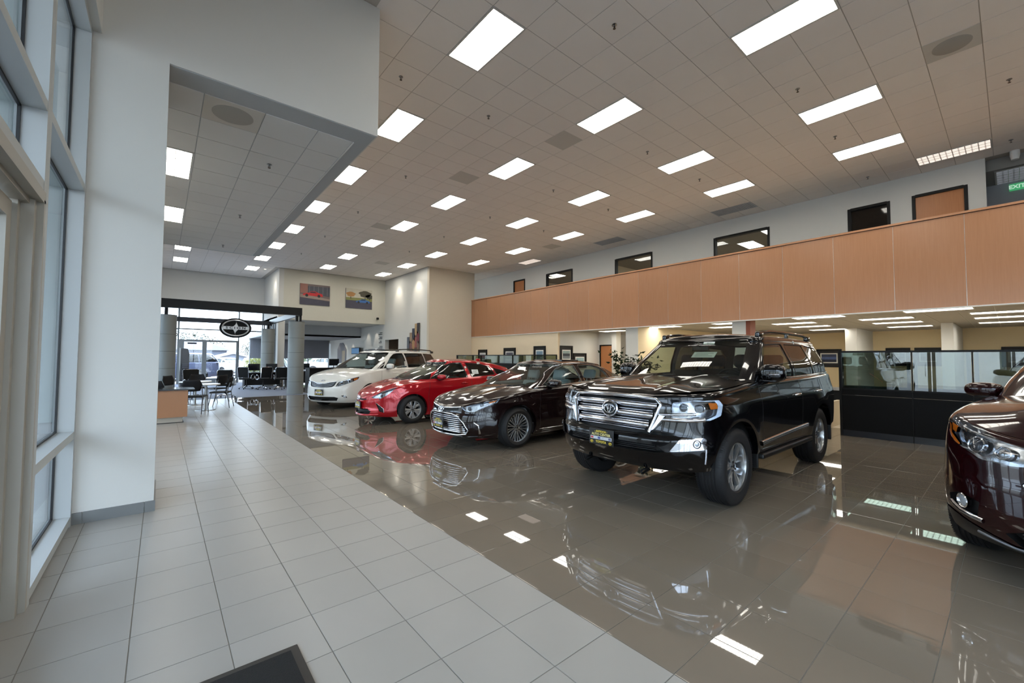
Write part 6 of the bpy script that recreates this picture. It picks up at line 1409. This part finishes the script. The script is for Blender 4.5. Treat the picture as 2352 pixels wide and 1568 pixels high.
# ---- office desks and chairs
def desk(loc, rz, w, d_, label, h=.74, m=None, group='office desks'):
    r = empty('office_desk', loc, rz, label=label, cat='desk', group=group); m = m or mat('desk_black', (11, 11, 13), .45, spec=.3)
    MB().rbox(0, w, 0, d_, h-.03, h, .006).build('desk_top', m, r, smooth=True); bx('side_panel', .02, .05, .03, d_-.03, 0, h-.03, m, r); bx('side_panel', w-.05, w-.02, .03, d_-.03, 0, h-.03, m, r); bx('modesty_panel', .05, w-.05, d_*.5, d_*.5+.02, .12, h-.03, m, r); return r
def swivel():
    r = empty('office_chair'); ch = chrome
    b = MB(); b.rbox(-.25, .25, -.25, .23, .44, .52, .035); b.build('seat', blackish, r, smooth=True)
    b = MB(); t = Matrix.Translation((0, .25, .55)) @ Matrix.Rotation(-.14, 4, 'X'); b.rbox(-.24, .24, -.02, .025, 0, .48, .02, mtx=t); k = b.build('backrest', mat('chair_mesh_black', (9, 9, 10), .75, spec=.3), r, smooth=True)
    b = MB(); b.tube([tuple(t @ Vector(p)) for p in ((-.23, .03, .0), (-.24, .03, .44), (-.2, .03, .49), (.2, .03, .49), (.24, .03, .44), (.23, .03, 0))], .012, 7); b.build('back_rail', ch, k, smooth=True)
    for s in (1, -1): MB().tube([(s*.27, -.14, .60), (s*.29, .02, .68), (s*.29, .17, .64), (s*.28, .20, .52), (s*.28, .02, .45), (s*.28, -.12, .50)], .013, 7, True).build('armrest', ch, r, smooth=True)
    MB().cyl((0, 0, .10), (0, 0, .30), .028, n=12).cyl((0, 0, .30), (0, 0, .44), .016, n=10).build('gas_post', black_m, r, smooth=True)
    for i in range(5):
        a = 2*math.pi*i/5+.4; c, s = math.cos(a), math.sin(a)
        l = MB().tube([(0, 0, .11), (.16*c, .16*s, .12), (.29*c, .29*s, .075)], [.022, .018, .014], 7).build('leg', ch, r, smooth=True); MB().cyl((.29*c-.012*s, .29*s+.012*c, .03), (.29*c+.012*s, .29*s-.012*c, .03), .029, n=12).build('castor', black_m, l, smooth=True)
    return r
sw = swivel()
CH = [(3.1, 22.95, 2.5, 'black swivel office chair with chrome loop armrests, leftmost of those by the far column'), (3.66, 22.3, 3.4, 'black swivel office chair in the middle of the group by the far column'), (4.3, 21.8, 3.0, 'black swivel office chair nearest the large metal column, partly hidden by it'), (1.86, 18.45, 2.9, 'black swivel office chair with a tall square back behind the round tables'), (.95, 18.9, .3, 'black swivel chair behind the farther round table'), (12.2, 3.1, .5, 'dark swivel chair seen between the off-road vehicle and the glass partition')]
for i, (x, y, a, lab) in enumerate(CH):
    o = sw if i == 0 else copy_tree(sw); o.location = (x, y, .003); o.rotation_euler.z = a; tag(o, lab, 'chair', 'swivel office chairs')
desk((3.05, 23.4, .003), 0, 1.55, .7, 'black office desk behind the swivel chairs by the far column')
desk((5.2, 20.6, .001), 0, 2.2, .8, 'dark reception desk between the large metal column and the white minivan', h=1.0)
desk((5.0, 24.0, .001), 0, 1.9, .7, 'dark desk farther back beyond the reception desk')
desk((12.7, 2.7, 0), 0, 1.5, .7, 'black desk beyond the glass partition end')
def monitor(loc, rz, label):
    r = empty('computer_monitor', loc, rz, label=label, cat='monitor', group='desk monitors'); MB().rbox(-.25, .25, -.02, .02, .10, .42, .012).build('screen_casing', black_m, r, smooth=True); bx('screen', -.23, .23, -.022, -.0195, .12, .40, mat('screen_dark', (24, 28, 34), .1), r)
    MB().cyl((0, .03, 0), (0, .03, .2), .018, n=8).box(-.1, .1, -.06, .10, 0, .012).build('stand', black_m, r)
monitor((4.25, 23.75, .743), 0, 'black monitor on the office desk by the far column'); monitor((6.4, 21.0, 1.001), .2, 'black monitor on the reception desk beside the white minivan'); monitor((5.9, 24.3, .741), 0, 'black monitor on the farther desk behind the reception desk'); monitor((3.5, 23.8, .743), .1, 'black monitor at the left of the office desk by the far column')
# ---- cafe tables and visitor chairs
def cafe_chair():
    r = empty('visitor_chair'); b = MB(); b.rbox(-.23, .23, -.22, .24, .43, .475, .02); b.build('seat', blackish, r, smooth=True)
    t = Matrix.Translation((0, .24, .60)) @ Matrix.Rotation(-.2, 4, 'X'); b = MB(); vs = []; n_ = 9
    for z in np.linspace(0, .30, 7):
        for x in np.linspace(-.23, .23, n_):
            e = 1-.25*abs(z-.15)/.15*(abs(x)/.23)**2
            for dy in (0, .016): vs.append(t @ Vector((x*e, -.06*(1-(x/.23)**2)*-1-.05+dy, z)))
    fs = []
    for i in range(6):
        for j in range(n_-1):
            a = (i*n_+j)*2; c = ((i+1)*n_+j)*2; fs += [(a, a+2, c+2, c), (a+1, c+1, c+3, a+3)]
    for j in range(n_-1): fs += [(j*2, j*2+1, j*2+3, j*2+2), ((6*n_+j)*2, (6*n_+j)*2+2, (6*n_+j)*2+3, (6*n_+j)*2+1)]
    for i in range(6): a, c = i*n_*2, (i+1)*n_*2; fs += [(a, c, c+1, a+1), (a+2*(n_-1), a+2*(n_-1)+1, c+2*(n_-1)+1, c+2*(n_-1))]
    b.add(vs, fs); b.build('backrest', mat('back_black', (12, 12, 15), .6, spec=.3), r, smooth='all'); lg = mat('leg_grey', (120, 122, 126), .3, .8)
    for s in (1, -1):
        MB().tube([(s*.235, .30, .74), (s*.235, .22, .46), (s*.24, .30, 0)], .012, 7).build('leg', lg, r, smooth=True); MB().tube([(s*.235, .15, .455), (s*.235, -.16, .44), (s*.24, -.24, 0)], .012, 7).build('leg', lg, r, smooth=True)
    MB().tube([(-.235, .0, .43), (.235, .0, .43)], .010, 6).build('seat_rail', lg, r, smooth=True)
    return r
cc = cafe_chair()
VC = [(1.38, 15.15, -1.9, 'black visitor chair with a curved back, right of the nearer round table'), (1.42, 17.0, -2.4, 'black visitor chair behind the nearer round table, its back angled to the right'), (.72, 13.95, 2.8, 'black visitor chair directly behind the wooden counter'), (.15, 15.1, 1.4, 'black visitor chair left of the round tables against the column'), (.38, 16.9, .9, 'black visitor chair left of the farther round table'), (1.0, 17.75, .1, 'black visitor chair behind the farther round table'), (.10, 13.75, 2.3, 'black visitor chair behind the left part of the counter, close to the white pillar')]
for i, (x, y, a, lab) in enumerate(VC):
    o = cc if i == 0 else copy_tree(cc); o.location = (x, y, 0); o.rotation_euler.z = a; tag(o, lab, 'chair', 'visitor chairs at the round tables')
for k, (x, y, lab) in enumerate(((1.0, 14.65, 'small round white table, the nearer one'), (.85, 16.4, 'small round white table, the farther one'))):
    r = empty('round_table', (x, y, 0), label=lab+' behind the wooden counter', cat='table', group='round tables'); rr = .34 if k == 0 else .42
    MB().lathe([(0, .70), (rr-.02, .70), (rr, .71), (rr, .725), (rr-.008, .735), (0, .735)], n=36).build('table_top', mat('laminate_white', (206, 206, 204), .25), r, smooth=True); MB().lathe([(.24, 0), (.235, .015), (.04, .03), (.03, .06), (.03, .70)], n=24).build('pedestal', steel, r, smooth=True)
# ---- wooden counter
r = empty('reception_counter', (0, 0, 0), label='low maple counter with black top beside the white pillar', cat='counter')
bx('black_top', -.6, .62, 12.14, 12.96, .735, .765, mat('counter_top_black', (14, 14, 16), .12), r); bx('front_panel', -.6, .50, 12.18, 12.21, .13, .735, mat('counter_maple', (164, 116, 80), .4, noise=.06, nscale=3, stretch=(1, 1, .2)), r)
bx('side_panel', .47, .50, 12.21, 12.90, .13, .735, MATS['counter_maple'], r); bx('back_panel', -.6, .47, 12.87, 12.90, .13, .735, MATS['counter_maple'], r); bx('plinth', -.6, .42, 12.24, 12.84, .012, .13, mat('plinth_beige', (176, 168, 154), .6), r); bx('floor_glide', -.6, .44, 12.22, 12.86, 0, .012, black_m, r)
# ---- brochure stand
r = empty('brochure_stand', (.72, 20.6, .003), .05, label='tall grey brochure stand with wire baskets beside the far entrance', cat='stand')
MB().prism([(-.13, 0), (.13, 0), (.13, 1.62), (.08, 1.80), (-.08, 1.82), (-.13, 1.80)], 0, .03, XZ).build('back_panel', mat('stand_grey', (92, 94, 98), .5), r); bx('side_rail', -.17, -.14, -.02, .05, 0, 1.83, steel, r); bx('foot', -.18, .18, -.2, .2, 0, .02, steel, r)
for z in (1.05, .78, .51, .24):
    b = MB(); w = .12
    for zz in (0, .07, .14): b.tube([(-w, 0, z+zz), (-w+.01, -.12, z+zz), (w-.01, -.12, z+zz), (w, 0, z+zz)], .005, 5)
    for x in np.linspace(-w+.01, w-.01, 6): b.tube([(x, -.12, z), (x, -.12, z+.14)], .003, 4)
    b.build('wire_basket', mat('basket_black', (30, 30, 34), .4), r); bx('brochure', -.09, .09, -.10, -.04, z, z+.17, mat('brochure_grey', (110, 112, 120), .5), r)
# ---- indoor ficus in a dark glazed pot behind the off-road vehicle
r = empty('potted_ficus', (9.9, 6.75, 0), label='leafy dark green plant between the saloon and the off-road vehicle, behind them', cat='plant')
MB().lathe([(0, .0), (.16, 0), (.24, .10), (.30, .32), (.27, .52), (.21, .60), (.23, .64), (.20, .64), (.18, .56), (0, .56)], n=36).build('pot', mat('glazed_pot', (26, 18, 20), .08, coat=1), r, smooth=True)
st = MB(); random.seed(3); lf = MB(); tips = []
for i in range(9):
    a = 2*math.pi*i/9+random.random()*.4; R_ = .25+.42*random.random(); H_ = 1.30+.46*random.random(); q = [(0, 0, .55), (R_*.3*math.cos(a), R_*.3*math.sin(a), .55+(H_-.55)*.5), (R_*math.cos(a), R_*math.sin(a), H_)]; st.tube(q, [.014, .009, .004], 6)
    for j in range(70):
        f = .35+.65*random.random(); p0 = Vector(q[1]).lerp(Vector(q[2]), (f-.35)/.65); p = p0+Vector((random.gauss(0, .10), random.gauss(0, .10), random.gauss(0, .08)))
        d1 = Vector((random.gauss(0, 1), random.gauss(0, 1), random.gauss(-.3, .6))).normalized(); n1 = d1.cross(Vector((random.random(), random.random(), 1))).normalized(); l_ = .10+.04*random.random(); w_ = l_*.28; up_ = d1.cross(n1)*.012
        lf.add([p, p+d1*l_*.4+n1*w_+up_, p+d1*l_, p+d1*l_*.4-n1*w_+up_, p+d1*l_*.45], [(0, 1, 4), (1, 2, 4), (2, 3, 4), (3, 0, 4)])
st.build('stem', mat('bark', (78, 62, 48), .9), r, smooth=True); tag(lf.build('leaves', mat('ficus_leaf', (42, 62, 34), .35, noise=.3, nscale=6), r), kind='stuff')
# ---- entrance mat
r = empty('door_mat', (0, 0, 0), label='black fibre entrance mat cut by the bottom edge of the photo', cat='mat')
MB().rbox(-.52, .587, .6, 2.437, 0, .008, .004).build('rubber_border', mat('mat_rubber', (20, 19, 19), .5), r); MB().box(-.47, .548, .65, 2.398, .006, .012).build('fibre_pile', mat('mat_fibre', (20, 19, 18), .95, noise=.5, nscale=90, bump=1.0, bscale=260), r)
# ---- recess at the right end of the balcony: exit sign, louvred light, emergency light
r = empty('exit_sign', (16.29, -.175, 5.74), label='green lit EXIT sign on the dark wall beyond the balcony end', cat='sign'); bx('sign_box', -.04, 0, -.125, .125, 0, .17, mat('exit_green', (70, 170, 110), .4, emit=.35), r)
text('exit_lettering', 'EXIT', .13, mat('exit_letter', (190, 225, 200), .4, emit=.4), Matrix.Translation((-.042, 0, .085)) @ Matrix.Rotation(-math.pi/2, 4, 'Z') @ Matrix.Rotation(math.pi/2, 4, 'X'), r, .001, bold=.004)
r2 = make_light('off'); r2.location = (15.75, -.13, 5.974); r2.rotation_euler.z = HP; tag(r2, 'unlit louvred light on the dark soffit beside the EXIT sign', 'light')
r = empty('emergency_light', (14.75, -.15, CZ), label='small white downlight hanging below the ceiling near the EXIT sign', cat='light'); MB().lathe([(0, -.20), (.06, -.20), (.08, -.10), (.08, 0)], n=18).build('lamp_body', white_m, r, smooth=True)
# ================================================================== OUTSIDE
asphalt = mat('pale_paving', (128, 128, 128), .85, noise=.06, nscale=1.5)
g = MB().box(-60, -.9, -60, 95, -.30, -.02).box(-.9, 60, 36.3, 95, -.30, -.02).box(-.9, 60, -60, -9.3, -.30, -.02).box(-.9, 4.95, 29.4, 36.3, -.30, -.02); tag(g.build('ground', asphalt), kind='structure')
# house fronts across the road
def house(x, y, w, d_, h, rh, label, wall, roof, gable=True):
    r = empty('house', (x, y, -.02), label=label, cat='building', group='buildings across the road'); bx('wall', 0, w, 0, d_, 0, h, wall, r)
    o = .5
    if gable: MB().prism([(-o, h), (w/2, h+rh), (w+o, h), (w+o, h-.15), (w/2, h+rh-.2), (-o, h-.15)], -o, d_+o, XZ).build('roof', roof, r); MB().prism([(0, h-.1), (w, h-.1), (w/2, h+rh-.15)], .02, .06, lambda u, v, w_: (u, w_-.06, v)).build('gable', wall, r)
    else: MB().add([(-o, -o, h), (w+o, -o, h), (w+o, d_+o, h), (-o, d_+o, h), (w*.2, d_/2, h+rh), (w*.8, d_/2, h+rh)], [(0, 1, 5, 4), (1, 2, 5), (2, 3, 4, 5), (3, 0, 4), (0, 3, 2, 1)]).build('roof', roof, r)
    for i in range(max(1, int(w/2.6))):
        f = bx('window', 1+i*2.5, 2.1+i*2.5, -.06, 0, .9, min(h-.3, 2.0), white_m, r); bx('window_glass', 1.08+i*2.5, 2.02+i*2.5, -.07, -.06, .98, min(h-.38, 1.92), mat('house_glass', (60, 70, 84), .1), f)
    return r
wallb = mat('pale_render', (142, 146, 158), .8); roofb = mat('slate_roof', (88, 92, 106), .8, noise=.1, nscale=3); roofw = mat('white_trim_roof', (170, 172, 176), .7)
house(3.6, 62, 6.5, 5, 1.0, 1.1, 'low house with a pale gable roof seen through the far entrance door', wallb, roofw)
house(-5, 70, 12, 8, 2.4, 1.4, 'long building with a grey hipped roof behind the gabled house', mat('grey_render', (112, 116, 128), .8), roofb, False)
house(11.5, 60, 14, 8, 3.1, 1.4, 'pale blue-grey building seen through the far side window', wallb, roofb, False)
# trees and a palm
def tree(x, y, h, rr, label, col, n=2600, trunk=.3, seed=1, name='tree', sx=1.0):
    rnd = random.Random(seed); r = empty(name, (x, y, -.02), label=label, cat='tree', group='trees outside'); MB().tube([(0, 0, 0), (.1, 0, h*.4), (0, 0, h*.75)], [trunk*.5, trunk*.4, trunk*.2], 8).build('trunk', mat('bark_outside', (88, 76, 62), .9), r, smooth=True)
    b = MB()
    for i in range(n):
        a = rnd.random()*2*math.pi; u = rnd.random()**.4; v = rnd.uniform(-1, 1); q = math.sqrt(max(0, 1-v*v)); p = Vector((rr*sx*u*q*math.cos(a), rr*u*q*math.sin(a), h-rr*.8+rr*.8*u*v)); s = rr*.05
        d1 = Vector((rnd.gauss(0, 1), rnd.gauss(0, 1), rnd.gauss(0, .6))).normalized(); n1 = d1.orthogonal().normalized(); b.add([p, p+d1*s+n1*s*.6, p+d1*s*2, p+d1*s-n1*s*.6], [(0, 1, 2, 3)])
    tag(b.build('crown', mat('leaf_'+str(col[0])+'_'+str(col[1]), col, .7, noise=.3, nscale=3), r), kind='stuff')
tree(2.5, 86, 5.8, 3.6, 'dark green treetop behind the roofs, left of the oval sign stem', (34, 44, 34), seed=2, sx=1.6); tree(14.5, 92, 4.9, 2.6, 'smaller dark treetop to the right behind the roofs', (38, 46, 36), seed=4, sx=1.4)
tree(6.0, 38.4, 1.8, 1.1, 'yellow-green bush outside the far side window', (118, 120, 50), seed=5, trunk=.08, name='bush'); tree(.55, 38.6, 1.75, .95, 'yellow-green bush at the left of the far glass wall', (122, 124, 66), seed=6, trunk=.08, name='bush'); tree(12.6, 52, 4.6, 2.4, 'leafy tree seen below the roller shade', (96, 110, 84), seed=8)
r = empty('palm_tree', (7.4, 41.8, -.02), label='palm tree with drooping fronds outside the far side window', cat='tree', group='trees outside'); MB().tube([(0, 0, 0), (.05, 0, 1.2), (0, 0, 2.3)], [.22, .2, .16], 10).build('trunk', MATS['bark_outside'], r, smooth=True); rnd = random.Random(9)
for i in range(26):
    a = 2*math.pi*i/26; el = rnd.uniform(-.5, 1.1); L_ = 1.5; q = []; b = MB()
    for t in np.linspace(0, 1, 9): q.append(Vector((math.cos(a)*L_*t*math.cos(el*(1-t)), math.sin(a)*L_*t*math.cos(el*(1-t)), 2.3+L_*t*math.sin(el)-1.3*t*t)))
    for j in range(8):
        p, n_ = q[j], q[j+1]; d1 = (n_-p); s_ = d1.cross(Vector((0, 0, 1))).normalized(); w = .26*math.sin(math.pi*(j+1)/9.5)
        for s in (1, -1): b.add([p, n_, n_+s_*s*w+d1*.6+Vector((0, 0, -w*.5)), p+s_*s*w*.9+d1*.6+Vector((0, 0, -w*.5))], [(0, 1, 2, 3)])
    b.build('frond', mat('palm_green', (48, 62, 52), .6, noise=.2, nscale=5), r)
# parked cars outside: simpler builds of the same kinds
def simple_car(spec, name, loc, rz, label, paint):
    d = dict(spec); d['holes'] = lambda c: {k: v for k, v in spec['holes'](c).items() if k in ('grille', 'headlamp_bowl')}; d['seats'] = []
    c = build_car(name, d, loc, rz, label, paint, group='cars parked outside'); lamp(c, 'headlight', 'headlamp_bowl'); x, y, z = d.get('mir', (1.8, 1.05, 1.1)); mirrors(c, x, y, z); return c
bluep = logo_paint('blue_grey_car_paint', (100, 108, 136), .1, rough=.2); wht2 = logo_paint('white_car_paint', (170, 172, 176), 0, rough=.2)
v2 = dict(VAN); v2['wheel'] = lambda: make_wheel(.345, .23, .235, dict(t='cover', n=5), silver_rim, False); v2['mir'] = (1.8, 1.07, 1.22)
s2 = dict(SAL); s2['wheel'] = lambda: make_wheel(.335, .235, .225, dict(t='cover', n=5), silver_rim, False); s2['mir'] = (1.79, .985, 1.055)
simple_car(v2, 'parked_minivan', (-2.1, 33.6, -.02), 0, 'blue-grey minivan parked outside just behind the far entrance door', bluep)
simple_car(s2, 'parked_saloon', (2.6, 44.0, -.02), math.radians(-60), 'white saloon parked beyond the blue-grey minivan', wht2)
s3 = dict(s2); simple_car(s3, 'parked_saloon', (14.6, 42.5, -.02), math.pi, 'white saloon seen through the window under the roller shade', wht2)
h2 = dict(HAT); h2['wheel'] = lambda: make_wheel(.315, .2, .195, dict(t='cover', n=5), silver_rim, False); h2['mir'] = (1.66, .96, 1.04)
simple_car(h2, 'parked_hatchback', (7.2, 50, -.02), math.radians(-100), 'pale silver hatchback farthest out on the forecourt', logo_paint('silver_car_paint', (140, 142, 148), .3, rough=.2))
# building across the west drive and an added canopy outside the near windows
bx_ = bx('wall_outside_west', -14.2, -14.0, -14, 60, -.02, 5.0, mat('west_render', (196, 200, 196), .8), kind='structure')
# canopy added to shade the near windows: soffit, pier and posts block the sky
cv = empty('wall_added_canopy', (0, 0, 0), kind='structure')
cm_ = mat('canopy_render', (150, 164, 162), .8)
bx('soffit', -5.2, -.92, -1.5, 16, 4.75, 5.0, cm_, cv); bx('fascia', -5.3, -5.2, -1.5, 16, 4.5, 5.1, cm_, cv); bx('pier', -2.36, -.92, 14.0, 14.4, 0, 4.75, cm_, cv)
for y in (.2, 14.2): bx('canopy_post', -5.2, -4.9, y-.15, y+.15, 0, 4.75, cm_, cv)
